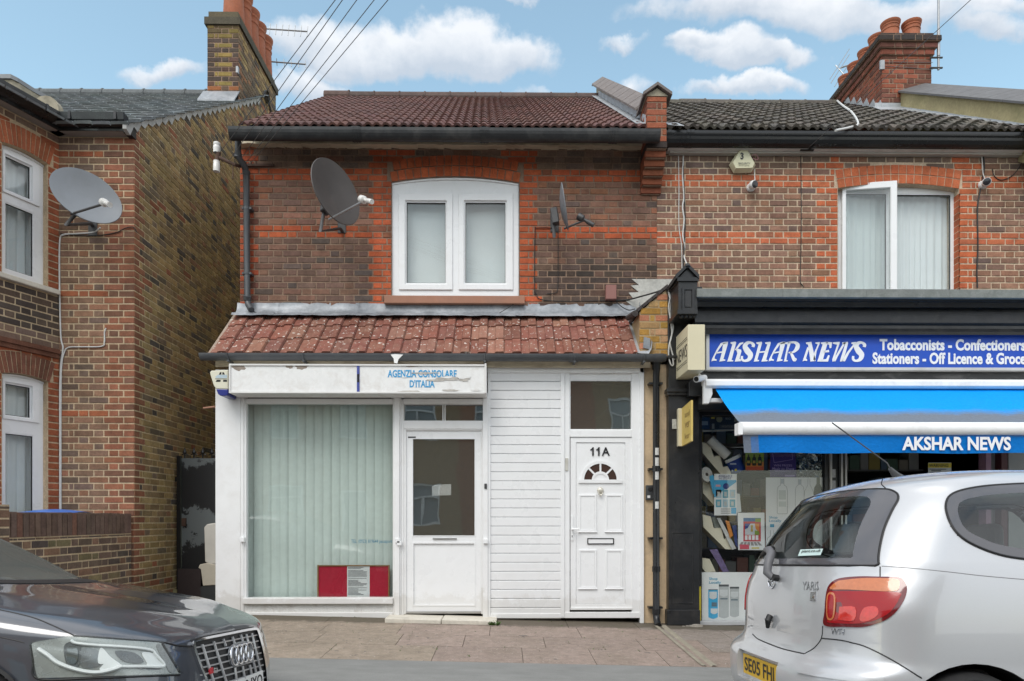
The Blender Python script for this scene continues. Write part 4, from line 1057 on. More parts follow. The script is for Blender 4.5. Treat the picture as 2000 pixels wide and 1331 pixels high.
# window lettering
BLUE = pbr('faded_blue_vinyl', (.05, .32, .60), .5)
NAVY = pbr('dark_blue_vinyl', (.03, .17, .28), .5)
q = rect(686, 1054, 766, 1063, F+.033)
b = text_fit('TEL: (0923) 819644 passaport', q[0], q[1], q[2], q[3], F+.032, bold=.004, depth=.001); part('window_lettering', b, NAVY, wf)
# shop door
b = MB(); fbox(b, 784, 780, 788.5, 1211, F-.01, F+.08); fbox(b, 943, 772, 953, 1211, F-.03, F+.08); fbox(b, 788.5, 822, 943, 838, F-.01, F+.08); fbox(b, 784, 768, 953, 777, F-.01, F+.1); fbox(b, 788.5, 779, 943, 789.5, F-.02, F+.05)
fbox(b, 864, 790, 866, 822, F+.01, F+.04); fbox(b, 868, 790, 870, 822, F+.01, F+.04); fbox(b, 788.5, 838, 793, 1200, F+.0, F+.08); fbox(b, 940, 838, 943, 1200, F, F+.08); fbox(b, 793, 838, 940, 841, F, F+.08)
df = part('shop_door_frame', b, WPAINT, sh, bevel=.003)
b = MB(); fbox(b, 788.5, 789, 943, 823, F+.04, F+.046); part('pane', b, DOORG, df)
b = MB(); o = rect(793, 841, 940, 1199, F+.02)
i1 = rect(805.5, 857, 928, 1047.5, F+.02); i2 = rect(805.5, 1060, 928, 1184, F+.02)
b.box(o[0], i1[0], F+.02, F+.07, o[2], o[3]); b.box(i1[1], o[1], F+.02, F+.07, o[2], o[3]); b.box(i1[0], i1[1], F+.02, F+.07, i1[3], o[3]); b.box(i1[0], i1[1], F+.02, F+.07, i2[3], i1[2]); b.box(i1[0], i1[1], F+.02, F+.07, o[2], i2[2])
sd_ = part('shop_door', b, WHITE, sh, bevel=.003)
b = MB(); b.box(i2[0], i2[1], F+.035, F+.06, i2[2], i2[3]); part('panel', b, WHITE, sd_)
b = MB(); b.ring((i2[0]-.004, i2[1]+.004, i2[2]-.004, i2[3]+.004), (i2[0]+.012, i2[1]-.012, i2[2]+.012, i2[3]-.012), F+.016, F+.04); b.ring((i1[0]-.004, i1[1]+.004, i1[2]-.004, i1[3]+.004), (i1[0]+.006, i1[1]-.006, i1[2]+.006, i1[3]-.006), F+.016, F+.04); part('bead', b, WHITE, sd_)
b = MB(); b.box(i1[0], i1[1], F+.045, F+.052, i1[2], i1[3]); part('pane', b, DOORG, sd_)
b = MB(); fbox(b, 845, 1051, 892, 1054, F+.005, F+.02); fbox(b, 793, 1194, 940, 1198, F+.0, F+.02); part('threshold_bar', b, pbr('aluminium', (.5,.5,.5), .35, metal=.8), sd_, bevel=.003)
b = MB(); fbox(b, 946, 945, 951, 955, F-.042, F-.03); part('door_lock', b, DSTEEL, sh, bevel=.002)
b = MB(); fbox(b, 797, 853, 812, 856, F+.0185, F+.0199); part('maker_label', b, DSTEEL, sd_)
b = MB(); xs0, xs1, xm_ = X_(752, F-.3), X_(970, F-.3), X_(862, F-.3); zz = zp(xs0)
for a, c in ((xs0, xm_-.004), (xm_+.004, xs1)): b.prism([(a, F-.32, zp(a)-.05), (c, F-.32, zp(c)-.05), (c, F-.32, zp(c)+.03), (a, F-.32, zp(a)+.035)], (0, .36, 0))
part('doorstep', b, STONE, sh, bevel=.006)
# boarded panel of white tongue and groove
b = MB(); bx0, bx1 = X_(957, F), X_(1096, F); z = Z_(727, F); k = 0; bh_ = 17.7*F/FPX
b.box(bx0, bx1, F+.03, F+.05, zp(bx0), z)
while z > .2:
    z0b = max(z-bh_, .165); b.prism([(bx0, F+.004, z0b+.006), (bx0, F+.0, z-.010), (bx0, F+.014, z-.004), (bx0, F+.04, z-.004), (bx0, F+.04, z0b), (bx0, F+.012, z0b)], (bx1-bx0, 0, 0)); z -= bh_
part('board_cladding', b, WHITE, sh)
b = MB(); fbox(b, 952.5, 727, 958, 1206, F-.015, F+.05); fbox(b, 1095, 727, 1103, 1206, F-.012, F+.05); fbox(b, 952, 716, 1258, 728, F-.02, F+.06); fbox(b, 957, 1199, 1103, 1208, F-.008, F+.05); fbox(b, 952, 706, 957, 716, F-.01, F+.06)
part('cladding_trim', b, WHITE, sh, bevel=.003)
# flat door 11A
b = MB(); fa = F+.0
fbox(b, 1103, 728, 1113, 1205, fa, fa+.08); fbox(b, 1234, 728, 1250, 1205, fa, fa+.08); fbox(b, 1113, 728, 1234, 743, fa+.02, fa+.08); fbox(b, 1113, 840, 1234, 854, fa, fa+.08); fbox(b, 1250, 716, 1258, 1218, fa-.02, fa+.06); fbox(b, 1103, 1196, 1250, 1208, fa-.01, fa+.08)
d11 = part('flat_door_frame', b, WHITE, sh, bevel=.004)
b = MB(); fbox(b, 1113, 743, 1234, 840, fa+.045, fa+.052); part('pane', b, DOORG, d11)
b = MB(); a_ = rect(1113, 743, 1234, 840, fa+.02); b.ring(a_, (a_[0]+.008, a_[1]-.008, a_[2]+.008, a_[3]-.008), fa+.02, fa+.045); part('bead', b, WHITE, d11)
dl_ = MB(); o = rect(1114, 855, 1235, 1191, fa+.02); pi = rect(1125, 865, 1221, 1180, fa+.02)
dl_.ring(o, pi, fa+.012, fa+.06); dl_.box(pi[0]+.001, pi[1]-.001, fa+.022, fa+.055, pi[2]+.001, pi[3]-.001)
fbox(dl_, 1114, 1187, 1235, 1192, fa-.006, fa+.02)
door = part('flat_door', dl_, WHITE, sh, bevel=.004, seg=2)
b = MB()
for (x0p, y0p, x1p, y1p) in ((1130, 966, 1165, 1039), (1182, 966, 1216, 1039), (1130, 1074, 1165, 1150), (1182, 1074, 1216, 1150)):
    q = rect(x0p, y0p, x1p, y1p, fa+.02); b.ring(q, (q[0]+.022, q[1]-.022, q[2]+.022, q[3]-.022), fa+.010, fa+.023); b.box(q[0]+.022, q[1]-.022, fa+.017, fa+.023, q[2]+.022, q[3]-.022)
    b.box(q[0]-.006, q[1]+.006, fa+.004, fa+.022, q[2]-.008, q[2]+.004)
part('moulded_panel', b, WHITE, door, bevel=.007, seg=2)
cpt = P(1172.5, 938, fa+.02); cxx, czz = cpt.x, cpt.z; pxm = F/FPX
def arcband(b, r0, r1, a0, a1, y0, y1, n=20, m=0):
    for i in range(n):
        t0, t1 = a0+(a1-a0)*i/n, a0+(a1-a0)*(i+1)/n
        b.xz([(cxx+r*math.cos(t), czz+r*math.sin(t)) for r, t in ((r0, t0), (r1, t0), (r1, t1), (r0, t1))], y0, y1, m)
b = MB(); arcband(b, 32*pxm, 38*pxm, 0, math.pi, fa+.008, fa+.023); arcband(b, 12*pxm, 17*pxm, 0, math.pi, fa+.008, fa+.023, 12); arcband(b, .001, 12*pxm, 0, math.pi, fa+.014, fa+.023, 10)
for a in (0.0, .25, .5, .75, 1.0):
    t = a*math.pi; dx, dz = math.cos(t), math.sin(t); nx, nz = -dz, dx; h = 1.8*pxm
    if a in (0.0, 1.0): continue
    b.xz([(cxx+dx*15*pxm+nx*h, czz+dz*15*pxm+nz*h), (cxx+dx*34*pxm+nx*h, czz+dz*34*pxm+nz*h), (cxx+dx*34*pxm-nx*h, czz+dz*34*pxm-nz*h), (cxx+dx*15*pxm-nx*h, czz+dz*15*pxm-nz*h)], fa+.01, fa+.023)
q = rect(1130, 938, 1215, 946, fa+.02); b.box(q[0], q[1], fa+.006, fa+.023, q[2]+.012, q[3]+.004)
part('sunburst_moulding', b, WHITE, door)
b = MB(); arcband(b, 16*pxm, 33*pxm, .0, math.pi, fa+.018, fa+.0225); part('sunburst_pane', b, pbr('dark_glass', (.06, .035, .03), .05, spec=.8), door)
b = MB(); kc = P(1173, 958, fa); b.lathe([(0, -.02), (.022, -.018), (.034, -.008), (.036, .0), (.0, .001)], (kc.x, fa+.016, kc.z), (0, 1, 0), 18); b.tube([(kc.x+.026*math.cos(t), fa-.006, kc.z-.012+.04*math.sin(t)) for t in [math.pi*1.05+math.pi*.9*i/10 for i in range(11)]], .006, 8); b.lathe([(0,-.01),(.012,-.008),(.012,.008),(0,.01)], (kc.x, fa-.006, kc.z-.055), (1,0,0), 10)
part('knocker', b, pbr('brass_white', (.66, .63, .55), .3, metal=.3), door, smooth=True)
b = MB(); q = rect(1147, 1051.5, 1199, 1063.5, fa+.02); b.ring(q, (q[0]+.010, q[1]-.010, q[2]+.010, q[3]-.010), fa+.008, fa+.023); lb = part('letterbox', b, pbr('black_trim', (.01,.01,.012), .35), door, bevel=.003)
b = MB(); b.box(q[0]+.011, q[1]-.011, fa+.014, fa+.023, q[2]+.011, q[3]-.011); part('flap', b, WHITE, lb)
b = MB(); fbox(b, 1115, 1008, 1120, 1056, fa+.0, fa+.014); hp = P(1117.5, 1034, fa); b.tube([(hp.x, fa+.005, hp.z), (hp.x, fa-.03, hp.z), (hp.x+.012, fa-.04, hp.z), (hp.x+.075, fa-.04, hp.z-.002)], .010, 10)
part('handle', b, WHITE, door, smooth=True)
b = MB(); k_ = P(1117.5, 1048, fa); b.box(k_.x-.004, k_.x+.004, fa-.003, fa, k_.z-.011, k_.z+.011); part('keyhole', b, DARK, door)
q = rect(1151.5, 874, 1191, 890.5, fa+.02)
hn_ = q[3]-q[2]; wn_ = q[1]-q[0]; b = text_fit('A', q[0]+wn_*.60, q[1], q[2], q[3], fa+.018, bold=.02, depth=.006)
for k in (0, 1):
    xq = q[0]+wn_*(.02+.29*k); xx_ = lambda f: xq+hn_*f
    b.xz([(xx_(.26), q[2]), (xx_(.44), q[2]), (xx_(.44), q[3]), (xx_(.30), q[3]), (xx_(.20), q[2]+hn_*.84), (xx_(.04), q[2]+hn_*.74), (xx_(.04), q[2]+hn_*.60), (xx_(.26), q[2]+hn_*.72)], fa+.012, fa+.021)
part('house_number', b, pbr('black_numeral', (.012,.012,.014), .4), door, label='black door number 11A')
b = MB(); fbox(b, 1104, 895, 1110, 920, fa-.012, fa); part('bell_push', b, pbr('aged_plastic', (.55,.54,.5), .5, dirt=(.3,.27,.2), dirt_amt=.5), sh, bevel=.003)
# right hand cream pier and downpipe
b = MB(); fbox(b, 1258, 712, 1306, 1226, F+.02, F+.5); part('rendered_pier', b, CREAMP, sh, bevel=.004)
b = MB(); xd = X_(1282, 7.42); zd = zp(xd)
b.tube([(xd, 7.36, zg-.05), (xd, 7.40, zg-.12), (xd, 7.43, zg-.2), (xd, 7.43, zd+.10), (xd, 7.40, zd+.04), (xd, 7.33, zd-.0)], .037, 14)
for py in (716, 916, 1112, 1195): z_ = Z_(py, 7.43); b.tube([(xd, 7.43, z_-.03), (xd, 7.43, z_+.03)], .044, 14)
for py in (748, 916, 1052, 1188): z_ = Z_(py, 7.43); b.box(xd-.075, xd+.075, 7.44, 7.53, z_-.011, z_+.011)
part('drainpipe', b, PLBLACK, sh, smooth=True)
b = MB()
for py, hh in ((882, 7), (903, 9), (928, 9), (987, 7)):
    q = rect(1279, py-hh, 1287, py+hh, 7.392); b.grid([[(xd+.0385*math.sin(a), 7.43-.0385*math.cos(a), z) for a in (-.5, -.2, .1, .4, .6)] for z in (q[2], q[3])])
part('sticker', b, pbr('sticker_paper', (.6,.6,.58), .6, .2, 30), sh)
# ------------------------------------------------------------ shutter box sign
S_ = 7.21
sg = root('shop_sign', 'long weathered white sign box with blue consular agency lettering over the shop window', 'sign', (X_(700, S_), S_+.15, Z_(768, S_)))
b = MB(); q = rect(447, 712, 950, 768, S_); b.box(q[0], q[1], S_, F-.03, q[2], q[3]); part('sign_box', b, WOLD, sg, bevel=.004)
b = MB()
for e in ((447, 712, 450, 768), (946.5, 710, 950, 768), (450, 712, 946, 714), (450, 766, 946, 768)): fbox(b, *e, S_-.012, S_+.002)
part('sign_trim', b, WPAINT, sg)
b = MB(); fbox(b, 697, 713, 702, 768, S_-.008, S_-.001); part('blue_strip', b, pbr('blue_strip', (.05, .07, .30), .5, .2, 20), sg)
b = MB(); fbox(b, 697.5, 731, 701.5, 747, S_-.0105, S_-.0082); part('strip_gap', b, DARK, sg)
for s, e in (('AGENZIA CONSOLARE', (757, 723, 892, 737.5)), ("D'ITALIA", (800, 742.5, 849, 757))):
    q = rect(*e, S_-.003); part('lettering', text_fit(s, q[0], q[1], q[2], q[3], S_-.0015, bold=.03, depth=.002), BLUE, sg)
# peeling paint: curled flakes, grey edges and shadow painted under them, bare patches
BARE = pbr('bare_board', (.30, .25, .21), .9, .25, 18, bumps=.4)
b = MB(); rg = random.Random(77)
def blob(cx, cy, rx, ry, y, m, n=16, ja=.45, flat_top=None):
    pts = []
    for i in range(n):
        a = 2*math.pi*i/n; k = 1 - ja*rg.random(); px, py = cx+rx*k*math.cos(a), cy+ry*k*math.sin(a)
        if flat_top is not None: py = max(py, flat_top)
        p = P(px, py, y); pts.append((p.x, p.y, p.z))
    b.prism(pts[::-1], (0, -.0008, 0), m)
for e in ((467, 717, 17, 9), (566, 716, 9, 5), (590, 717, 16, 6), (806, 715, 22, 3)): blob(*e, S_-.0004, 0, flat_top=714)
for e in ((830, 729, 30, 2.5), (880, 739, 34, 4.5), (905, 741, 14, 6), (850, 743, 26, 2.2), (800, 765, 30, 3), (880, 763, 22, 2.5)): blob(*e, S_-.0036, 1 if e[3] < 3 else 1)
for e in ((905, 736, 22, 4.5), (872, 737.5, 14, 2.5), (930, 762, 14, 3), (790, 737, 8, 1)): blob(*e, S_-.006, 2)
parts('peeled_paint', b, [BARE, pbr('paint_edge_shade', (.50, .47, .43), .8, .25, 25), WOLD], sg)
# alarm box at the sign's left end
def px6(a, c): return (400+a/6.25, 690+c/6.25)
yA = 7.26
al = root('alarm_box', 'cream and blue shield shaped alarm box on the white pilaster beside the sign', 'alarm box', P(428, 772, yA))
def pol(pts, y0, y1, m=0, b=None):
    b = b or MB(); b.prism([P(px, py, y0) for px, py in pts][::-1], (0, y1-y0, 0), m); return b
part('cover', pol([px6(*p) for p in [(62,250),(64,228),(76,214),(280,205),(282,440),(135,436),(108,398)]], yA, F-.01), pbr('cream_plastic', (.68,.66,.53), .4), al, bevel=.008, seg=2)
part('strobe_base', pol([px6(*p) for p in [(134,437),(282,441),(282,500),(270,520),(190,522),(160,500)]], yA-.004, F-.02), pbr('blue_lens', (.025,.035,.22), .2), al, bevel=.008, seg=2)
bk = MB()
for pg in ([(172,262),(186,234),(203,234),(200,262)], [(214,234),(230,234),(244,262),(214,262)], [(133,350),(145,327),(193,327),(190,350)], [(224,327),(270,327),(270,350),(224,350)], [(126,312),(272,312),(272,318),(126,318)]): pol([px6(*p) for p in pg], yA-.002, yA+.001, b=bk)
part('emblem', bk, DARK, al)
part('emblem_band', pol([px6(*p) for p in [(128,290),(160,266),(272,266),(272,305),(135,305)]], yA-.001, yA+.001), pbr('pale_blue_print', (.42,.52,.58), .5), al)
# paper in the door glass, notice board in the window
b = MB(); pp = [(843.5, 951), (849, 947.5), (881, 946), (881, 967.5), (844, 968.5)]; pol(pp, F+.0535, F+.0545, b=b)
single('paper_notice', 'small white paper notice stuck inside the shop door glass', 'notice', b, pbr('paper', (.8, .8, .78), .8))
nb = root('notice_board', 'wood framed red felt notice board leaning at the foot of the shop window', 'notice board', P(690, 1168, F+.12))
yb0 = F+.11
tl = math.radians(-1.0)
b = MB(); q = rect(620, 1104, 761, 1168, yb0); b.ring(q, (q[0]+.014, q[1]-.014, q[2]+.006, q[3]-.012), yb0-.01, yb0+.012); part('frame', b, pbr('oak_frame', (.26, .15, .06), .5, .2, 14), nb)
b = MB(); b.box(q[0]+.013, q[1]-.013, yb0, yb0+.008, q[2]+.005, q[3]-.011); part('felt', b, pbr('red_felt', (.40, .012, .035), .95, .1, 30), nb)
b = MB(); q2 = rect(678, 1106, 722, 1167, yb0); b.box(q2[0], q2[1], yb0-.002, yb0-.0005, q2[2], q2[3]); pn = part('notice_sheet', b, pbr('paper2', (.66, .68, .68), .8), nb)
b = MB(); rg = random.Random(5); zz = q2[3]-.014
while zz > q2[2]+.012:
    w = rg.choice([.9, .5, .62, .92, .75]); b.box(q2[0]+.012, q2[0]+.012+(q2[1]-q2[0]-.024)*w, yb0-.0032, yb0-.0021, zz-.005, zz); zz -= rg.choice([.0125, .0125, .022])
part('print_lines', b, pbr('ink', (.05,.05,.06), .8), pn)
# intercom, junction box
ic = root('intercom', 'small grey door entry intercom with camera beside the drainpipe', 'intercom', P(1269, 977, F))
b = MB(); fbox(b, 1262, 948, 1275.5, 977, F-.012, F+.02); part('body', b, pbr('intercom_grey', (.09,.095,.10), .35, metal=.5), ic, bevel=.004)
b = MB(); c = P(1270, 956, F-.013); b.lathe([(0,-.006),(.018,-.006),(.026,0),(0,.0)], c, (0,1,0), 16); part('lens', b, DARK, ic)
b = MB(); fbox(b, 1264.5, 968, 1270, 973, F-.015, F-.012); part('name_plate', b, WHITE, ic)
b = MB(); q = rect(1183, 557, 1204, 585, U-.07); b.box(q[0], q[1], U-.08, U-.008, q[2], q[3]); single('junction_box', 'reddish brown square electrical box low on the brick wall', 'junction box', b, pbr('brown_box', (.27, .12, .10), .5), bevel=.006)
# the two dishes on this house
dish('large dark brown satellite dish left of the upper white window', P(653, 377, 7.55), (.83, -.52, .20), (0.42, .1, 1), .35, .375, DISHB, P(668, 452, U-.02), P(716, 392, 7.18), PORC, STEEL, 'satellite dishes', (X_(668, U), U, Z_(440, U), U))
dish('small grey satellite dish seen edge on right of the upper white window', P(1100, 405, 7.75), (.985, -.12, .15), (0.06, 0, 1), .26, .25, GREYD, P(1082, 436, U-.02), P(1145, 432, 7.72), DSTEEL, DSTEEL, 'satellite dishes', (X_(1083, U), U, Z_(436, U), U))
# =================================================================== NEWSAGENT (right)
XE = 6.45
ns = root('news_shop', 'brown brick newsagent with black shopfront, grey tiled roof and tall red chimney on the right', 'shop', ((XR+XE)/2, U+2, 0))
zb2 = Z_(625, U); zt2_ = Z_(262, U); band2 = Z_(339.5, U) - zb2; rz2 = band2 % g; RB2 = int(round((band2-rz2)/g))
nx0, nx1, nz0, nz1 = rect(1636, 366, 1872, 600, U); nz1 = Z_(366, U); rise2 = 10*U/FPX
nu0, nu1 = nx0-XR, nx1-XR
def cf_news(uc, v, r, w, dl, dr, rg):
    k = r - RB2
    if k in (-1, -2) or k in (-10, -11): return jit((.46, .135, .065) if rg.random() < .93 else (.3, .12, .07), rg, .12)
    ww = .225 if r % 2 == 0 else .17; e = .012
    if k < 3 and (nu0-ww-e < uc < nu0 or nu1 < uc < nu1+ww+e): return jit((.47, .125, .055), rg, .12)
    if k >= 1: return pick(rg, PAL_DULL)
    return pick(rg, PAL_RIGHT)
b = MB(); Rn = (nx1-nx0)**2/(8*rise2)+rise2/2; hn = math.asin((nx1-nx0)/2/Rn); TH2 = 37*U/FPX
lay(b, (XR, U-.003, zb2), (1,0,0), (0,-1,0), XE-XR, zt2_-zb2, g, cf_news, holes=[(nu0, nu1, -.1, nz1-zb2)], arches=[((nu0+nu1)/2, hn, nz1+rise2-Rn-zb2, Rn+TH2, nz1-zb2)], rowz=rz2, rg=random.Random(71), relief=.006)
slabwall(b, (XR+.001, U-.003, zb2), (1,0,0), (0,-1,0), XE-XR, zt2_-zb2, .3, holes=[(nu0, nu1, nz0-zb2, nz1-zb2+rise2+.02)])
czn = nz1+rise2-Rn
for i, (ra, rb_) in enumerate(((Rn, Rn+TH2/2-.002), (Rn+TH2/2+.002, Rn+TH2))):
    archring(b, (nx0+nx1)/2, czn, ra, rb_, hn, U-.014, U+.12, 16, lambda rg: jit((.48, .135, .06), rg, .1), rg=random.Random(4+i))
# brick jambs returning into the reveal
for k in range(16):
    z = nz0 + .16 + k*g
    if z+g < nz1+.02: b.box(nx1-.001, nx1+.02, U-.003, U+.11, z+.004, z+g-.005, 0, jit((.40, .11, .05), rnd))
part('upper_wall', b, [BRC, MOR_L], ns)
yw = U + .085
f = rect(1637, 368, 1871, 600, yw); mu = X_(1738, yw); po = rect(1741, 379, 1859, 590, yw); pl_ = (f[0]+.055, mu-.03, f[2]+.05, f[3]-.06)
wn = window(ns, I4, (f[0], f[1], f[2], f[3]), yw, [(mu+.012, po[1], po[2], po[3]), pl_], rise=rise2*.9, curtain=None, depth=.06)
# the left casement stands a little open
ang = R(-9); hx = f[0]+.03
Ms = Matrix.Translation((hx, yw-.02, 0)) @ Matrix.Rotation(ang, 4, 'Z'); L = mu-hx+.02
b = MB(); so_ = (0, L, f[2]+.03, f[3]+.02); b.ring(so_, (.045, L-.075, f[2]+.09, f[3]-.06), -.03, .028); cas = part('casement', b.xform(Ms), WHITE, wn, bevel=.006)
b = MB(); b.box(.04, L-.07, -.004, .004, f[2]+.085, f[3]-.055); part('pane', b.xform(Ms), GLASS, wn)
rg = random.Random(19)
part('curtain', curtain_mb(f[0]+.04, f[1]-.04, f[2]+.05, f[3], yw+.13, 17, .018, rg), NET, wn, smooth=True)
b = MB(); b.box(f[0], f[1], yw+.30, yw+.32, f[2], f[3]+.1); part('room', b, ROOM, ns)
# eaves
GB = U-.13; GF = GB-.12
b = ogee_mb(X_(1286, GF), XE, GB, Z_(252.5, GF), .12, .14)
for px in (1308, 1345, 1353): x = X_(px, GF); b.merge(ogee_mb(x-.02, x+.02, GB+.002, Z_(252.5, GF)+.003, .13, .146))
part('gutter', b, PLBLACK, ns)
b = MB()
for px in (1310, 1332, 1347, 1466, 1612, 1748, 1895): x = X_(px, GB); zq = Z_(274, GB); b.prism([(x-.008, GF+.03, zq+.02), (x-.008, GB-.002, zq+.02), (x-.008, GB-.002, zq-.065), (x-.008, GB-.03, zq-.065), (x-.008, GB-.07, zq-.01)], (.016, 0, 0))
parts('gutter_bracket', b, PLBLACK, ns)
b = MB(); fa0 = U-.125; q0, q1 = Z_(288, fa0), Z_(268, fa0); xa_, xb_ = X_(1305, fa0), XE
b.box(xa_, xb_, fa0, fa0+.02, q0, q1+.1); b.box(xa_, xb_, fa0+.021, U+.02, q0-.005, q0+.012)
part('fascia_board', b, pbr('white_fascia', (.72,.71,.69), .45, .06, 5, dirt=(.35,.32,.28), dirt_amt=.35), ns, bevel=.003)
b = MB(); zs0 = Z_(298, U-.06); b.box(X_(1305, U), X_(1993, U), U-.075, U-.008, zs0, q0-.006); part('soffit_trim', b, pbr('soffit_cream', (.52,.50,.46), .5, .08, 5), ns)
# roof
EY = U-.25
ezn, rzn = Z_(250, EY), Z_(200, RIDGE); XYW = 6.17
cfg = lambda rg: jit((.105, .093, .08), rg, .3, .06)
b = MB(); tiles(b, pxr, XYW, (EY, ezn), (RIDGE, rzn-.03), 17, .2, PROF_PAN, .028, cfg)
b.face([(pxr, RIDGE, rzn), (XE, RIDGE, rzn), (XE, RIDGE+4, ezn), (pxr, RIDGE+4, ezn)], 0, (.08,.07,.06))
part('roof', b, TILE_G, ns)
b = MB(); x = pxr-.1; rg = random.Random(16)
while x < XYW: b.lathe([(.11, 0), (.11, .41), (.118, .415), (.118, .44)], (x, RIDGE, rzn-.05+rg.uniform(-.008,.008)), (1,0,0), 12, 0, jit((.11, .10, .085), rg)); x += .44
part('ridge_tile', b, TILE_G, ns)
# yellow rendered upstand with slate coping
def zrn(y): return ezn + (rzn-ezn)*(y-EY)/(RIDGE-EY)
pa = PXP(2000, 203, XYW); pb = PXP(1757, 181, XYW)
slp = (pb.z-pa.z)/(pb.y-pa.y); y0_ = 7.75; y1_ = pb.y
zA = lambda y: pa.z + slp*(y-pa.y)
b = MB(); b.yz([(y0_, zrn(y0_)-.4), (y0_, zA(y0_)), (y1_, zA(y1_)), (y1_, zrn(y1_)-.4)], XYW, XE+.1); part('rendered_upstand', b, RENDY, ns)
b = MB(); n = 9
for i in range(n):
    a, c = y0_-.05+(y1_+.02-y0_)*i/n+.004, y0_-.05+(y1_+.02-y0_)*(i+1)/n-.004
    b.prism([(XYW-.045, a, zA(a)+.0), (XYW-.045, c, zA(c)+.0), (XE+.1, c, zA(c)+.12), (XE+.1, a, zA(a)+.12)], (0, 0, .03))
part('slate_coping', b, SLATE, ns)
b = MB()
for i in range(10):
    y = y0_ + (y1_-y0_)*i/10; y2 = y0_ + (y1_-y0_)*(i+1)/10
    b.prism([(XYW-.001, y, zrn(y)+.05), (XYW-.001, y2+.03, zrn(y2)+.07), (XYW-.12, y2+.03, zrn(y2)+.045), (XYW-.12, y, zrn(y)+.04)], (0, 0, .006)); b.prism([(XYW-.001, y, zrn(y)+.045), (XYW-.001, y2, zrn(y2)+.045), (XYW-.001, y2, zrn(y2)+.075), (XYW-.001, y, zrn(y)+.07)], (-.006, 0, 0))
b.prism([(pxr+.001, 7.95, zrn(7.95)+.04), (pxr+.001, 8.2, zrn(8.2)+.04), (pxr+.2, 8.1, zrn(8.1)+.045), (pxr+.2, 7.8, zrn(7.8)+.045)], (0, 0, .006))
parts('lead_flashing', b, LEADP, ns)
# chimney
KY0 = pb.y - .02; KY1 = KY0 + 2.1; kx0, kx1 = X_(1723, KY0), X_(1819, KY0); kz0 = zrn(KY0)-.1; kz1 = Z_(110, KY0, 1770)
cfk = lambda uc, v, r, w, dl, dr, rg: jit((.27, .085, .05) if rg.random() < .7 else (.17, .07, .05), rg, .2)
b = MB(); kh = P(1770, 110, KY0).z
lay(b, (kx0, KY0, kz0), (1,0,0), (0,-1,0), kx1-kx0, kh-kz0, g, cfk, rg=random.Random(81)); lay(b, (kx0, KY1, kz0), (0,-1,0), (-1,0,0), KY1-KY0, kh-kz0, g, cfk, rg=random.Random(82))
b.box(kx0+.001, kx1, KY0+.001, KY1, kz0, kh+.01, 1)
kc_ = part('chimney', b, [BRC, MOR_D], ns)
b = MB(); Zk = lambda py: P(1770, py, KY0).z
for (za, zc_, e, c) in ((110, 99, .03, (.22,.075,.05)), (98.5, 88, .06, (.15,.065,.05)), (87.5, 76.5, .10, (.055,.045,.042)), (76, 66, .02, (.075,.055,.05))):
    q = kx1-kx0+2*e; o = (kx0-e, KY0-e, Zk(za)); 
    b.box(kx0-e+.004, kx1+e-.004, KY0-e+.004, KY1+e, Zk(za), Zk(zc_), 1)
    lay(b, o, (1,0,0), (0,-1,0), q, Zk(zc_)-Zk(za), Zk(zc_)-Zk(za), lambda uc, v, r, w, dl, dr, rg: jit(c, rg), rg=random.Random(3)); lay(b, (kx0-e, KY1+e, Zk(za)), (0,-1,0), (-1,0,0), KY1-KY0+2*e, Zk(zc_)-Zk(za), Zk(zc_)-Zk(za), lambda uc, v, r, w, dl, dr, rg: jit(c, rg), rg=random.Random(4))
part('chimney_cap', b, [BRC, MOR_D], kc_)
zk = Zk(66)-.02
for px_, i in ((1739, 0), (1780, 0)): pot(kc_, X_(px_, KY0+.25), KY0+.25, zk, .135, .36)
for i in range(1, 5): pot(kc_, X_(1739, KY0+.25)-.02, KY0+.25+i*.34, zk, .135, .37)
pot(kc_, X_(1780, KY0+.25)-.02, KY0+.66, zk, .135, .36)
b = MB(); 
for i in range(7):
    y = KY0 - .0 + i*.2; z = zrn(y); b.prism([(kx0-.008, y-.05, z+.02), (kx0-.008, y+.19, z+.15), (kx0-.008, y+.03, z+.19)], (-.008, 0, 0))
b.box(kx0-.12, kx0+.5, KY0-.012, KY0-.002, kz0+.05, kz0+.22); b.prism([(kx0-.15, KY0-.2, zrn(KY0-.2)+.035), (kx0+.45, KY0-.2, zrn(KY0-.2)+.035), (kx0+.45, KY0, zrn(KY0)+.06), (kx0-.15, KY0, zrn(KY0)+.06)], (0, 0, .008))
part('chimney_flashing', b, LEADP, kc_)
t = root('aerial_mast', 'tall thin aerial mast bracketed to the side of the red brick chimney', 'aerial', P(1833, 137, KY0-.05))
b = MB(); b.tube([P(1833, 137, KY0-.05), P(1833, -60, KY0-.05)], .017, 8); b.tube([P(1833, 110, KY0-.05), P(1833, 60, KY0-.05)], .024, 8); part('mast', b, STEEL, t)
b = MB()
for py in (113, 133): b.tube([P(1816, py, KY0-.03), P(1841, py, KY0-.07)], .014, 6)
part('bracket', b, DSTEEL, t)
b = MB()
for py in (120.5, 128): b.tube([P(1727, py+1, KY0-.014), P(1822, py+(2 if py < 125 else 8), KY0-.014)], .004, 5)
part('strap', b, STEEL, t); b = MB(); c = P(1723.5, 127, KY0-.012); b.box(c.x-.035, c.x+.03, c.y-.01, c.y+.02, c.z-.07, c.z+.07); part('clip', b, LEADP, t)
t = root('tv_aerial', 'small tilted television aerial behind the pots of the red brick chimney', 'aerial', P(1650, 150, KY1))
b = MB(); b.tube([P(1632, 128, KY1), P(1660, 160, KY1-.2)], .010, 6); b.tube([P(1640, 134, KY1), P(1672, 122, KY1)], .014, 6); part('boom', b, STEEL, t)
b = MB()
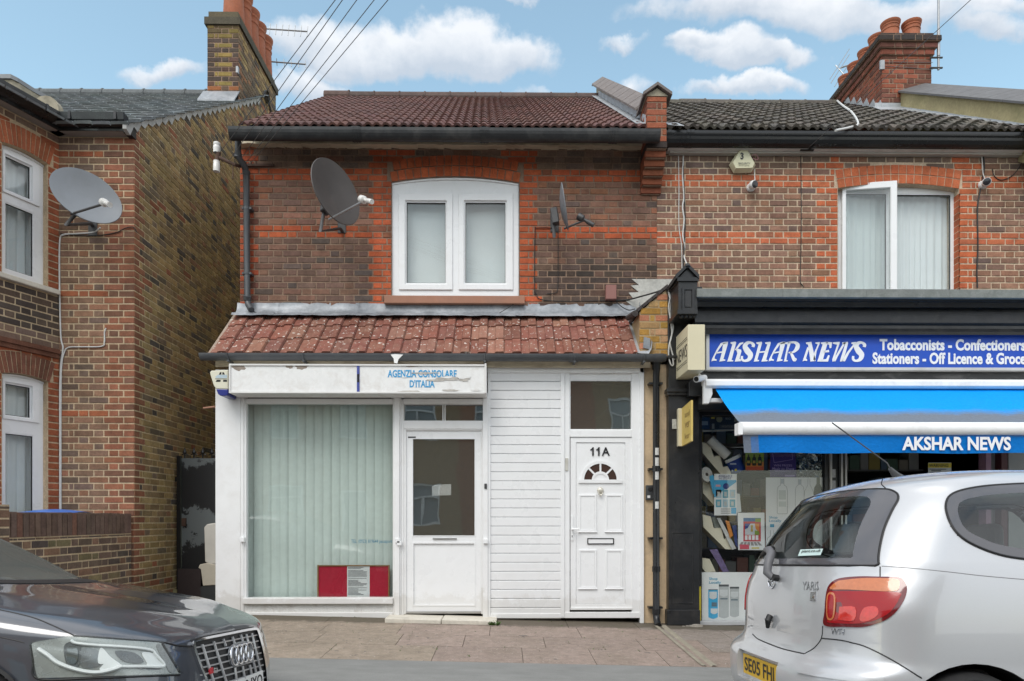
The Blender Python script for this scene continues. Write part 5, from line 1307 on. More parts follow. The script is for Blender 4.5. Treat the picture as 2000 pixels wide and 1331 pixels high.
for (x0p, y0p, x1p, y1p) in ((1659, 96, 1621, 155), (1659, 107, 1623, 163), (1655, 130, 1630, 170), (1652, 149, 1638, 174)): b.tube([P(x0p, y0p, KY1), P(x1p, y1p, KY1-.1)], .007, 5)
parts('element', b, STEEL, t)
# --- torn stepped lead and yellow brick party pier
b = MB()
pg = [(1234, 545.5), (1322, 545.5), (1322, 600), (1234, 612), (1240, 601), (1222, 588), (1236, 582), (1228, 572), (1248, 571), (1232, 558), (1248, 557)]
pol(pg, U-.012, U-.004, b=b)
part('stepped_lead', b, pbr('old_lead', (.50, .495, .46), .8, .2, 9, 40, dirt=(.25,.23,.2), dirt_amt=.5, bumps=.5, bs=40), ns)
YP = 7.45
ya0, ya1, za0, za1 = rect(1249, 610, 1304, 697, YP)
cfy = lambda uc, v, r, w, dl, dr, rg: pick(rg, [(3, (.42, .27, .12)), (2, (.46, .27, .15)), (1, (.45, .19, .11)), (1.4, (.42, .24, .06))])
b = MB(); hts = (za1-za0)+.27
def lim(v): 
    w = ya1-ya0; t = (v-(za1-za0))/.26
    return (0.0, w) if t < 0 else ((t*w*.98, w) if t < .9 else None)
lay(b, (ya0, YP, za0), (1,0,0), (0,-1,0), ya1-ya0, hts, .0765, cfy, inside=lim, rg=random.Random(91), joint=.012)
b.prism([(ya0+.002, YP, za0), (ya1, YP, za0), (ya1, YP, za1+.26), (ya0+.002, YP, za1)], (0, U-YP-.006, 0), 1)
part('party_pier', b, [BRC, pbr('sandy_mortar', (.44,.33,.19), .9, .15, 20, bumps=.5)], ns)
b = MB(); A = Vector((ya0-.02, YP-.02, za1+.0)); B = Vector((ya1+.01, YP-.02, za1+.275)); n = 6
for i in range(n):
    a, c = A.lerp(B, i/n), A.lerp(B, (i+.93)/n)
    b.prism([a, c, c+Vector((-.012, 0, .03)), a+Vector((-.012, 0, .03))], (0, .5, 0)); 
b.tube([A+Vector((-.03,0,-.02)), A+Vector((-.05,.3,.02))], .035, 8)
part('creasing_tile', b, pbr('sooty_tile', (.06,.05,.048), .8, .3, 20, bumps=.4), ns)
b = MB(); q = rect(1256, 658, 1270, 683, YP-.02); b.prism([(q[0], YP-.02, q[2]+.02), (q[1], YP-.02, q[2]), (q[1], YP-.02, q[3]-.02), (q[0]+.01, YP-.02, q[3])], (0, .012, 0)); part('lead_patch', b, LEAD, ns)
# ------------------------------------------------------------ black shopfront
FS = 7.30; XS0 = X_(1305, 7.42)
b = MB(); fbox(b, 1305, 560, 1372, 700, 7.42, U-.02); fbox(b, 1306, 700, 1366, 1226, 7.42, 7.75)
fbox(b, 1303, 758, 1370, 766, 7.36, 7.5); fbox(b, 1304, 766, 1369, 772, 7.38, 7.5); fbox(b, 1303, 694, 1322, 700, 7.38, 7.5)
q = rect(1312, 1040, 1355, 1180, 7.41); b.ring(q, (q[0]+.012, q[1]-.012, q[2]+.012, q[3]-.012), 7.412, 7.425)
fbox(b, 1303, 1192, 1368, 1222, 7.39, 7.5)
part('pilaster', b, BLACK, ns, bevel=.006)
# console bracket with little gabled roof
CY = 7.05
b = MB(); cq = rect(1325, 548, 1362, 613, CY)
b.box(cq[0], cq[1], CY, 7.42, cq[2], cq[3]); 
q = rect(1332, 563, 1355, 606, CY); b.ring((q[0], q[1], q[2], q[3]), (q[0]+.02, q[1]-.02, q[2]+.02, q[3]-.02), CY-.014, CY+.004); b.box(q[0]+.03, q[1]-.03, CY-.01, CY+.004, q[2]+.03, q[3]-.03)
fbox(b, 1323, 542, 1365, 549, CY-.02, 7.43); fbox(b, 1323, 605, 1363, 613, CY-.015, 7.42)
A_ = [P(1320, 545, CY-.03), P(1366, 545, CY-.03), P(1343, 521, CY-.03)]
b.prism([P(1324, 545, CY), P(1362, 545, CY), P(1343, 525, CY)], (0, .4, 0))
for s in (0, 1):
    e, tpp = A_[s], A_[2]; b.prism([e, tpp, tpp+Vector((0,0,.04)), e+Vector((0,0,.045))] if s == 0 else [tpp, e, e+Vector((0,0,.045)), tpp+Vector((0,0,.04))], (0, .55, 0))
for i in range(4): c = P(1331+i*8.5, 617, CY+.05); b.lathe([(0, -.03), (.018, -.024), (.026, -.005), (.022, .015), (.0, .02)], c, (0,0,1), 10)
c = P(1343, 522, CY-.02); b.lathe([(.0,-.02),(.03,0),(.025,.03),(0,.05)], c, (0,.3,1), 10)
part('console_bracket', b, BLACK, ns)
# cornice
b = MB(); y_ = 7.06
cx0 = X_(1365, y_); prof = [(7.42, 652), (7.22, 652), (7.215, 646), (7.235, 640), (7.235, 634), (7.20, 628), (7.22, 600), (7.15, 598), (7.13, 588), (7.10, 586), (7.08, 578), (7.05, 577), (7.05, 565), (7.30, 563)]
b.yz([(yq, Z_(pq, yq)) for yq, pq in prof], cx0, XE); b.box(cx0, XE, 7.30, U-.02, Z_(652, 7.42), Z_(566, 7.3))
part('cornice', b, BLACK, ns)
b = MB(); z1q, z0q = Z_(562.5, 7.02), Z_(578.5, 7.02)
xs_ = [cx0-.03] + [X_(px, 7.02) for px in (1529, 1692, 1855)] + [XE]
for i in range(4): b.yz([(7.02, z0q), (7.02, z1q), (U-.02, z1q+.06), (U-.02, z1q+.05), (7.045, z0q)], xs_[i]+.001, xs_[i+1]-.001)
part('cornice_lead', b, pbr('felt_grey', (.20, .215, .205), .85, .18, 8, 60, dirt=(.34,.35,.34), dirt_amt=.5, dirt_scale=9, bumps=.5, bs=160), ns)
# board behind the sign and below it
b = MB(); fbox(b, 1366, 640, 2040, 800, FS+.03, FS+.2); 
part('fascia_panel', b, pbr('black_board', (.02,.021,.023), .4, .2, 5, dirt=(.34,.33,.32), dirt_amt=.35, dirt_scale=11, scale=(.25, 1, 1)), ns)
b = MB(); fbox(b, 1346, 746, 1376, 774, 7.30, 7.5); part('timber_block', b, BLACK, ns, bevel=.004)
# shop window and door frames
GY = 7.58
b = MB(); fbox(b, 1364, 780, 1371, 1226, GY-.06, GY+.06); fbox(b, 1369, 780, 2060, 812, GY-.06, GY+.06); fbox(b, 1640, 800, 1648, 1235, GY-.06, GY+.06); fbox(b, 1612, 812, 1618, 1230, GY-.04, GY+.04)
fbox(b, 1366, 1214, 1640, 1219, GY-.06, GY+.3)
part('shop_window_frame', b, BLACK, ns, bevel=.003)
b = MB(); fbox(b, 1366, 1213.5, 1560, 1222, GY-.10, GY-.0); part('window_sill', b, pbr('grey_metal_sill', (.42,.43,.44), .5, .12, 9, dirt=(.2,.19,.18), dirt_amt=.5), ns, bevel=.004)
b = MB(); fbox(b, 1366, 1219, 1640, 1240, GY-.02, GY+.1); part('stall_riser', b, BLACK, ns)
b = MB(); fbox(b, 1371, 812, 1612, 1214, GY+.0, GY+.007); part('pane', b, glassmat('shop_plate_glass', (.965,.975,.975), .03, wob=.1), ns)
b = MB()
for px in (1622, 1643, 1651): fbox(b, px, 812, px+3.5, 1240, GY-.07, GY-.0)
part('door_frame', b, pbr('door_aluminium', (.45,.44,.42), .4, metal=.5), ns)
b = MB(); fbox(b, 1625, 812, 1641, 1240, GY-.03, GY+.04); part('door_stile', b, BLACK, ns)
b = MB()
for py in (925, 947): fbox(b, 1624.5, py-8, 1632, py+8, GY-.035, GY-.0305)
part('door_sticker', b, pbr('white_label', (.6,.6,.6), .6, .25, 60), ns)
b = MB(); fbox(b, 1926, 812, 1936, 1240, GY-.02, GY+.1); part('pink_door_post', b, pbr('pink_post', (.30,.17,.24), .5), ns)
b = MB(); fbox(b, 1956, 812, 1968, 1240, GY-.0, GY+.1); part('red_brown_post', b, pbr('redbrown', (.08,.02,.022), .5), ns)
b = MB(); fbox(b, 1936, 812, 1956, 1240, GY+.1, GY+.11); fbox(b, 1970, 812, 2080, 1240, GY+.0, GY+.01); part('grey_panel', b, pbr('grey_panel', (.27,.28,.27), .4, .08, 5), ns)
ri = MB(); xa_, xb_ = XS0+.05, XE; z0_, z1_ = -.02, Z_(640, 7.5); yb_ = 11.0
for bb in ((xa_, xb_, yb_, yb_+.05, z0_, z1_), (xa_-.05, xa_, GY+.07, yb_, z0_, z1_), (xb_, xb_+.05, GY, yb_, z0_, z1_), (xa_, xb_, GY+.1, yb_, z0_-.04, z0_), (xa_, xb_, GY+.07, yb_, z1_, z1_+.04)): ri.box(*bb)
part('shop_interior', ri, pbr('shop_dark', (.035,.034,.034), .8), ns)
# dim shelving in the shop
rg = random.Random(44); b = MB()
for sh_ in range(6):
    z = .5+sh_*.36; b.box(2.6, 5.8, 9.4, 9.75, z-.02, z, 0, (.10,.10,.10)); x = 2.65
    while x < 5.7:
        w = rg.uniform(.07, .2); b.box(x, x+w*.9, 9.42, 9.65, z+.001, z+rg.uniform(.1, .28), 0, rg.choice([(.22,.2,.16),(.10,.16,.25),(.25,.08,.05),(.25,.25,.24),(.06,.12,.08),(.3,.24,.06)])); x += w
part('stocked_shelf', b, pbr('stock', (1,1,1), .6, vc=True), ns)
b = MB(); b.box(XE, XE+.25, U, U+7, 0, zt2_); b.box(XR, XE, U+7.1, U+7.3, 0, zt2_); b.box(XR+.001, XR+.2, U+.3, U+7.1, zb2, zt2_); part('rear_wall', b, MOR_S, ns)
# ------------------------------------------------------------ fascia sign
fs = root('fascia_sign', 'long blue newsagent fascia sign with white brush lettering in a pale metal frame', 'sign', P(1700, 725, FS))
BLU = pbr('sign_blue', (.006, .075, .50), .55, .08, 3, dirt=(.03,.09,.4), dirt_amt=.4)
b = MB(); o = rect(1378, 648.5, 2060, 724, FS-.02); i_ = rect(1384.5, 654.5, 2054, 718, FS-.02); b.ring(o, i_, FS-.045, FS+.028); part('frame', b, pbr('pale_frame', (.56,.56,.55), .4, .08, 6, dirt=(.3,.28,.25), dirt_amt=.4), fs, bevel=.004)
b = MB(); b.box(i_[0]-.002, i_[1]+.002, FS-.012, FS+.0, i_[2]-.002, i_[3]+.002); part('panel', b, BLU, fs)
LET = pbr('sign_white', (.84, .85, .87), .4)
def ribbon(pts):
    c = spline([(x, y, 0) for x, y, w in pts], 5); ws = [w for _, _, w in pts]; n = len(pts)-1; L_, R_ = [], []
    for k, p in enumerate(c):
        t = k/(len(c)-1)*n; i = min(int(t), n-1); f = t-i; w = ws[i]*(1-f)+ws[i+1]*f
        d = (c[min(k+1, len(c)-1)] - c[max(k-1, 0)]).normalized(); nn_ = Vector((-d.y, d.x, 0))
        L_.append((p + nn_*w/2)); R_.append((p - nn_*w/2))
    return L_, R_
def letters(yp):
    b = MB(); A = [[(88,408),(93,385),(150,270),(200,190),(240,176),(288,172),(283,192),(228,200),(175,270),(130,345),(125,375),(152,388),(148,402),(118,399)], [(228,190),(288,172),(284,205),(232,382),(256,388),(252,401),(183,411),(190,390),(215,300)], [(150,298),(225,286),(220,304),(142,316)]]
    K = [[(318,178),(375,170),(386,182),(330,392),(352,398),(348,408),(276,411),(284,395),(340,204),(320,197)], [(366,276),(425,188),(472,176),(470,196),(445,206),(395,266)], [(378,266),(400,255),(445,268),(448,290),(425,378),(445,390),(440,406),(370,411),(376,390),(400,312),(392,284)]]
    H = [[(628,180),(690,172),(697,186),(640,388),(662,394),(655,407),(596,411),(603,395),(655,204),(632,198)], [(733,180),(795,172),(801,186),(745,388),(766,394),(759,407),(688,411),(694,395),(760,204),(737,198)], [(662,290),(765,280),(760,298),(657,308)]]
    Rr = [[(970,180),(1035,172),(1042,186),(1003,300),(988,392),(1008,397),(1003,408),(956,411),(963,395),(1003,204),(972,198)]]
    Nn = [[(1184,409),(1195,372),(1240,238),(1264,245),(1224,372),(1240,390),(1237,404),(1205,400)], [(1223,181),(1288,173),(1336,385),(1340,404),(1278,411),(1250,208),(1227,199)], [(1312,390),(1325,300),(1366,205),(1336,192),(1342,180),(1392,176),(1387,200),(1352,285),(1332,405)]]
    E = [[(1403,181),(1482,173),(1484,186),(1428,386),(1432,408),(1360,411),(1368,390),(1425,204),(1406,197)], [(1468,174),(1537,179),(1529,246),(1508,251),(1503,208),(1466,202)], [(1440,284),(1500,269),(1503,297),(1436,304)], [(1398,390),(1468,380),(1490,333),(1509,338),(1490,411),(1398,411)]]
    Wl = [[(1546,181),(1627,173),(1630,186),(1572,360),(1564,408),(1543,411),(1541,383),(1600,208),(1550,197)], [(1552,402),(1580,345),(1678,180),(1704,180),(1602,358),(1577,409)], [(1658,180),(1727,173),(1731,186),(1697,320),(1662,408),(1634,411),(1638,383),(1693,208),(1663,197)], [(1655,404),(1720,296),(1793,206),(1768,195),(1773,180),(1827,175),(1824,193),(1742,312),(1692,409)]]
    S_ = [(588,236,34),(592,208,38),(562,184,26),(520,188,40),(492,228,58),(520,282,72),(556,330,66),(540,382,44),(490,402,26),(456,384,30),(456,344,26)]
    Rb = [(1010,184,22),(1080,180,26),(1122,206,48),(1116,252,50),(1072,296,24),(1015,304,16)]; Rl = [(1040,298,22),(1062,345,36),(1085,392,40),(1106,372,22)]
    def P2(x, y): return P(1375+x/6.154, 640+y/6.154, yp)
    def poly(pg, dx=0): b.prism([P2(x+dx, y) for x, y in pg][::-1], (0, -.004, 0))
    def rib(rb, dx=0):
        L_, R_ = ribbon(rb)
        for i in range(len(L_)-1): b.prism([P2(p.x+dx, p.y) for p in (L_[i], L_[i+1], R_[i+1], R_[i])], (0, -.004, 0))
    for pg in A: poly(pg); poly(pg, 688)
    for s in (K, H, Rr, Nn, E, Wl):
        for pg in s: poly(pg)
    rib(S_); rib(S_, 1336); rib(Rb); rib(Rl); return b
part('brush_lettering', letters(FS-.013), LET, fs)
for s, e in (('Tobacconists - Confectioners', (1718, 663, 2003, 685)), ('Stationers - Off Licence & Groceries', (1704, 689.5, 2036, 711.5))):
    q = rect(*e, FS-.015); part('lettering', text_fit(s, q[0], q[1], q[2], q[3], FS-.015, bold=.035, depth=.004, spacing=1.02), LET, fs)
# ------------------------------------------------------------ awning
aw = root('awning', 'blue retractable awning with white front bar and lettered valance over the newsagent', 'awning', P(1700, 742, 7.2))
AY0, AY1 = 7.20, 6.47
axl = X_(1397, AY0); axr = XE+.2
AWH = pbr('awning_white', (.86,.865,.87), .35, .06, 4, dirt=(.4,.38,.34), dirt_amt=.3, dirt_scale=6)
b = MB(); z1q, z0q = Z_(742, 7.15), Z_(757, 7.15); b.yz([(7.16, z0q), (7.13, z0q+.02), (7.13, z1q-.01), (7.16, z1q+.015), (7.33, z1q+.015), (7.33, z1q-.02), (7.2, z0q+.0)], X_(1378, 7.15), axr); part('cassette', b, AWH, aw, bevel=.006, seg=2)
b = MB(); 
p6 = [(1374, 742), (1384, 743), (1391, 752), (1392, 770), (1385, 789), (1374, 789)]
b.prism([P(px, py, 7.16) for px, py in p6][::-1], (0, .05, 0)); fbox(b, 1380, 778, 1412, 786, 7.18, 7.24); part('end_cap', b, AWH, aw, bevel=.005)
def cloth(name, rows_, stain, mat):
    b = MB(); b.grid(rows_); return part(name, b, mat, aw, smooth=True)
def awn_mat(name, base, zlo, zhi, amt, left=None):
    m, nt, o = newmat(name); bb = nt.nodes.new('ShaderNodeBsdfPrincipled'); nt.links.new(bb.outputs[0], o.inputs[0])
    a = nt.nodes.new('ShaderNodeAttribute'); a.attribute_name = 'Col'; v = coords(nt)
    n1 = noise(nt, v, 3.0, 8, .7, .5); sp = N(nt, 'ShaderNodeSeparateColor'); nt.links.new(a.outputs['Color'], sp.inputs[0])
    mm = N(nt, 'ShaderNodeMath', operation='MULTIPLY_ADD'); nt.links.new(n1, mm.inputs[0]); mm.inputs[1].default_value = .55; nt.links.new(sp.outputs[0], mm.inputs[2])
    st = ramp(nt, mm.outputs[0], [(.40, 0.0), (.82, amt)])
    fine = ramp(nt, noise(nt, v, 40, 5, .7), [(.3, .88), (.7, 1.08)])
    c = mix(nt, st, base, (.17, .18, .19)); c = mix(nt, 1.0, c, fine, 'MULTIPLY'); setin(nt, bb, 'Base Color', c); bb.inputs['Roughness'].default_value = .75; bb.inputs['Specular IOR Level'].default_value = .2
    nt.links.new(bump(nt, noise(nt, coords(nt, (1, 1, 2.2)), 7, 4, .6, 1.0), .35, .02), bb.inputs['Normal']); return m
b = MB(); zt_a, zb_a = Z_(759, AY0), Z_(824, AY1); n = 60; m_ = 22; rg = random.Random(5)
def colr(t): return sm(.45, .95, t)*.72
G = [[Vector((axl + (axr-axl)*i/n + 0*j, AY0+(AY1-AY0)*j/m_, zt_a+(zb_a-zt_a)*j/m_ - (.012+.006*math.sin(i*.9)+.004*math.sin(i*.37+1))*math.sin(math.pi*j/m_))) for i in range(n+1)] for j in range(m_+1)]
for j in range(m_):
    for i in range(n): b.face([G[j][i], G[j+1][i], G[j+1][i+1], G[j][i+1]], 0, (.02+colr((j+.5)/m_), 0, 0))
part('canopy', b, awn_mat('awning_blue', (.0, .30, .80), 0, 1, .93), aw, weld=True)
b = MB(); pts = []
zc_ = Z_(836.5, AY1-.02); rb_ = .062
pr = [(AY1-.02+rb_*math.cos(a)*.8, zc_+rb_*math.sin(a)) for a in [2*math.pi*i/20 for i in range(20)]]
b.yz(pr, X_(1443, AY1), axr); fbox(b, 1442, 826, 1451, 849, AY1-.075, AY1+.03); part('front_bar', b, AWH, aw, smooth=True)
b = MB(); q = rect(1449, 848, 2060, 885, AY1-.02); n = 120; H_ = 6
for j in range(H_):
    for i in range(n):
        def pt(i_, j_):
            t = j_/H_; x = X_(1449+3*t, AY1) + (axr-X_(1449, AY1))*i_/n
            return Vector((x, AY1-.02 + .010*t*math.sin(i_*.37+.8*math.sin(i_*.11)) , q[3]-(q[3]-q[2])*t + .004*math.sin(i_*.2)*t))
        c = (.75 if i < 2 else (.35 if i < 4 else .0)) + (.16 if j == 0 else 0)
        b.face([pt(i, j), pt(i, j+1), pt(i+1, j+1), pt(i+1, j)], 0, (.02+c, 0, 0))
part('valance', b, awn_mat('valance_blue', (.0, .17, .56), 0, 1, .9), aw, weld=True, smooth=True)
q = rect(1762, 853.5, 1974, 880, AY1-.034); part('lettering', text_fit('AKSHAR NEWS', q[0], q[1], q[2], q[3], AY1-.036, bold=.03, depth=.003), LET, aw)
b = MB()
for px in (1480, 1900): b.tube([P(px, 787, 7.2), P(px+120, 812, 6.85), P(px+60, 838, AY1)], .018, 8)
part('folding_arm', b, AWH, aw)
# ------------------------------------------------------------ projecting box signs
bxs = root('box_sign', 'cream projecting box sign reading NEWS at the left end of the blue fascia', 'sign', P(1350, 733, 7.0))
yn, yf_ = 6.93, 7.41; xb0, xb1 = X_(1343.5, yn), X_(1377, yn); bz0, bz1 = Z_(722.5, yn), Z_(633, yn)
CRM = pbr('cream_sign', (.66, .60, .42), .4, .04, 4, dirt=(.5,.44,.3), dirt_amt=.3)
b = MB(); b.box(xb0, xb1, yn, yf_, bz0, bz1); part('case', b, CRM, bxs, bevel=.004)
INK = pbr('black_ink', (.02,.02,.022), .5)
ML = Matrix(((0, 1, 0, xb0), (-1, 0, 0, yf_), (0, 0, 1, 0), (0, 0, 0, 1)))   # local x -> -y (towards viewer), local y -> +x
Wd = yf_-yn; H_ = bz1-bz0
b = MB()
for zf in (.735, .69, .235, .19): b.box(.03, Wd-.03, -.0025, -.0005, bz0+H_*zf, bz0+H_*zf+.004)
part('rule', b.xform(ML), INK, bxs)
part('lettering', text_fit('NEWS', .035, Wd-.03, bz0+H_*.32, bz0+H_*.60, -.0025, bold=-.008, depth=.002, M=ML), INK, bxs)
ys_ = root('yellow_sign', 'faded yellow double sided sign sticking out from the black pilaster', 'sign', P(1338, 870, 7.2))
q = rect(1324.5, 798, 1335, 872, 7.36); yn2 = 6.98
b = MB(); b.box(q[0]-.0, q[1], 7.35, 7.42, q[2], q[3]); part('mounting_edge', b, CRM, ys_, bevel=.003)
xk = q[1]; p0_, p1_ = PXP(1334.5, 798, xk-.0), PXP(1334.5, 870, xk)
b = MB(); ya_, yb2 = 7.35, 6.99; zt1, zt0 = Z_(782, yb2, 1351), Z_(862, yb2, 1351)
b.prism([(xk-.02, ya_, q[2]+.0), (xk-.02, yb2, zt0), (xk-.02, yb2, zt1), (xk-.02, ya_, q[3])], (.02, 0, 0)); part('face', b, pbr('faded_yellow', (.62, .46, .13), .45, .08, 8, dirt=(.66,.58,.36), dirt_amt=.5), ys_)
M2 = Matrix(((0, 1, 0, xk-.0205), (-1, 0, 0, ya_), (0, 0, 1, 0), (0, 0, 0, 1)))
FADE = pbr('faded_brown_ink', (.26,.17,.06), .6)
for s, zf in (('and', .70), ('ver', .42), ('ker', .14)): part('lettering', text_fit(s, .13, .31, q[2]+(q[3]-q[2])*zf, q[2]+(q[3]-q[2])*(zf+.15), -.0015, depth=.001, M=M2), FADE, ys_)
b = MB(); fbox(b, 1313, 819, 1321.5, 838, 7.405, 7.42); single('keyhole_plate', 'worn metal key plate on the black pilaster beside the yellow sign', 'key plate', b, pbr('worn_plate', (.42,.42,.38), .5, .3, 40), bevel=.002)
# ------------------------------------------------------------ alarm and cameras
def px13(a, c): return (1380+a/13.31, 280+c/13.31)
ab = root('alarm_box', 'faded cream hexagonal alarm box marked 3 under the white eaves', 'alarm box', P(1450, 338, U))
CRA = pbr('cream_alarm', (.60,.58,.40), .5, .05, 5, dirt=(.45,.42,.28), dirt_amt=.4)
o_ = [px13(*p) for p in [(580,575),(830,170),(1070,160),(1280,575),(1150,775),(700,785)]]; i_ = [px13(*p) for p in [(690,500),(880,170),(1050,165),(1250,520),(1190,640),(760,650)]]
b = MB(); O3 = [P(*p, U-.01) for p in o_]; I3 = [P(*p, U-.10) for p in i_]; O4 = [P(*p, U-.035) for p in o_]
b.add(O3+O4+I3, [(6,7,1,0),(7,8,2,1),(8,9,3,2),(9,10,4,3),(10,11,5,4),(11,6,0,5),(12,13,7,6),(13,14,8,7),(14,15,9,8),(15,16,10,9),(16,17,11,10),(17,12,6,11),(17,16,15,14,13,12)][::1]); part('cover', b, CRA, ab, recalc=True)
q = rect(*px13(878, 250), *px13(960, 425), U-.10); part('number', text_fit('3', q[0], q[1], q[2], q[3], U-.1035, bold=.03, depth=.003), INK, ab)
q = rect(*px13(825, 508), *px13(1140, 548), U-.10); part('lettering', text_fit('SECURITY', q[0], q[1], q[2], q[3], U-.103, bold=.01, depth=.002), pbr('grey_ink', (.2,.2,.17), .6), ab)
q = rect(*px13(840, 562), *px13(1110, 600), U-.10); part('lettering', text_fit('SYSTEMS', q[0], q[1], q[2], q[3], U-.103, bold=.0, depth=.002), pbr('pale_ink', (.36,.35,.26), .6), ab)
b = MB(); b.tube(spline([P(*px13(*p), U-.06) for p in [(1170,330),(1250,295),(1320,340),(1340,410),(1280,430),(1210,385)]]), .004, 6); part('loose_wire', b, pbr('pink_wire', (.5,.25,.28), .5), ab)
def turret(label, c, facing):
    t = root('security_camera', label, 'camera', c + Vector((0, .07, -.03)), 'turret cameras on the upper wall'); f = Vector(facing).normalized()
    b = MB(); b.lathe([(0, .075), (.052, .075), (.052, .055), (.045, .04), (.0, .035)], c, (0,1,0), 20); part('base', b, WHITE, t, smooth=True)
    b = MB(); b.lathe([(0,-.045), (.03, -.04), (.047, -.012), (.05, .012), (.046, .032), (.040, .038)], c + Vector((.0,-.005,0)), f, 22); part('ball', b, WHITE, t, smooth=True)
    b = MB(); b.lathe([(.043, .030), (.041, .041), (.034, .043), (0, .044)], c + Vector((.0,-.005,0)), f, 20); part('lens', b, pbr('camera_lens', (.02,.02,.025), .15), t, smooth=True)
turret('white turret camera below the cream hexagonal alarm box', P(1470, 362, U-.075), (.35, -.9, -.2))
turret('white turret camera right of the newsagent upper window', P(1926, 357, U-.075), (-.45, -.85, -.15))
t = root('security_camera', 'white bullet camera under the cream NEWS box sign', 'camera', P(1366, 740, 7.2))
b = MB(); A, B = P(1360, 741, 7.08), P(1376, 738.5, 7.2); b.tube([A, B], .034, 16); part('body', b, WHITE, t, smooth=True)
b = MB(); d = (B-A).normalized(); b.tube([A-d*.004, A+d*.002], .026, 14); part('lens', b, DARK, t); b = MB(); b.tube([B, P(1362, 731, 7.25), P(1362, 731, 7.35)], .012, 8); part('bracket', b, WHITE, t)
# =================================================================== SHOP WINDOW DISPLAY
PAPER = pbr('poster_paper', (.74,.75,.74), .5, .04, 6)
def flat(col, name='ink_', rough=.55): return pbr(name+'%02x%02x%02x' % tuple(int(c*255) for c in col), col, rough, .06, 20)
TEAL = flat((.03,.30,.48), 'print_'); PURP = flat((.035,.012,.13), 'print_'); CYAN = flat((.04,.36,.62), 'print_'); DKB = flat((.012,.04,.22), 'print_'); GREYI = flat((.30,.31,.31), 'print_'); DGREY = flat((.09,.095,.10), 'print_'); REDI = flat((.5,.03,.04), 'print_'); ORG = flat((.62,.22,.03), 'print_'); GRN = flat((.20,.30,.03), 'print_'); GOLD = flat((.45,.32,.05), 'print_'); LILAC = flat((.32,.24,.5), 'print_'); PCREAM = pbr('display_cream', (.72,.67,.52), .6, .06, 5); YEL = flat((.62,.5,.03), 'print_')
DY = GY + .03
def poster(name, label, cat, poly, mat, y=DY, group=None):
    r = root(name, label, cat, P(sum(p[0] for p in poly)/len(poly), max(p[1] for p in poly), y), group)
    part('sheet', pol(poly, y, y+.004), mat, r); return r
def R4(x0, y0, x1, y1): return [(x0, y0), (x1, y0), (x1, y1), (x0, y1)]
def mark(r, name, polys, mat, y=None, dy=.001):
    y = (y if y is not None else DY) ; b = MB()
    for pg in polys: pol(pg, y-dy-.0008, y-dy, b=b)
    return part(name, b, mat, r)
def words(r, s, box, mat, y=DY, bold=.0, shear=0.0, dy=.0022):
    q = rect(*box, y); return part('lettering', text_fit(s, q[0], q[1], q[2], q[3], y-dy, bold=bold, shear=shear, depth=.001), mat, r)
def outline(pts, w):       # thin drawn line as little quads
    out = []
    for a, c in zip(pts, pts[1:]):
        dx, dy = c[0]-a[0], c[1]-a[1]; L = math.hypot(dx, dy) or 1; nx, ny = -dy/L*w/2, dx/L*w/2
        out.append([(a[0]+nx, a[1]+ny), (c[0]+nx, c[1]+ny), (c[0]-nx, c[1]-ny), (a[0]-nx, a[1]-ny)])
    return out
def bottle_pts(cx, yt, yb, w, nk=.32, sh_=.3):
    h = yb-yt; n = w*nk/2; y1 = yt+h*.18; y2 = yt+h*sh_
    return [(cx-n, yt), (cx-n, y1), (cx-w*.42, y1+(y2-y1)*.5), (cx-w/2, y2+4), (cx-w/2, yb-2), (cx-w*.42, yb), (cx+w*.42, yb), (cx+w/2, yb-2), (cx+w/2, y2+4), (cx+w*.42, y1+(y2-y1)*.5), (cx+n, y1), (cx+n, yt)]
# tall bottle poster
r = poster('bottle_poster', 'tall white poster of outlined bottles in the shop window above the silver car', 'poster', R4(1496, 933, 1622, 1110), PAPER)
mark(r, 'drawn_bottle', outline(bottle_pts(1528, 935, 1004, 20), .8) + outline(bottle_pts(1562, 936, 1000, 17), .7) + outline(bottle_pts(1580, 935, 1000, 20, .2, .6), .6) + outline(bottle_pts(1508, 1036, 1100, 21), .8), GREYI)
mark(r, 'bottle_cap', [R4(1525.5, 936, 1530.5, 945), R4(1560, 937, 1564, 947)], flat((.42,.46,.5), 'print_')); mark(r, 'blue_cap', [R4(1504, 1024, 1512, 1030)], TEAL)
mark(r, 'dark_bottle', [bottle_pts(1598, 933, 1000, 18, .34, .42)], flat((.05,.055,.045), 'print_'))
mark(r, 'label', [R4(1521, 958, 1535, 976), R4(1521, 980, 1535, 990)], flat((.52,.56,.54), 'print_'))
words(r, 'Shop', (1502, 1008.5, 1518.5, 1014.5), TEAL, bold=.01); words(r, 'Locally', (1502, 1015, 1526, 1021.5), TEAL, bold=.01); words(r, 'Shop', (1544.5, 1007, 1560, 1013), TEAL, bold=.01); words(r, 'Locally', (1544.5, 1014, 1567, 1020), TEAL, bold=.01)
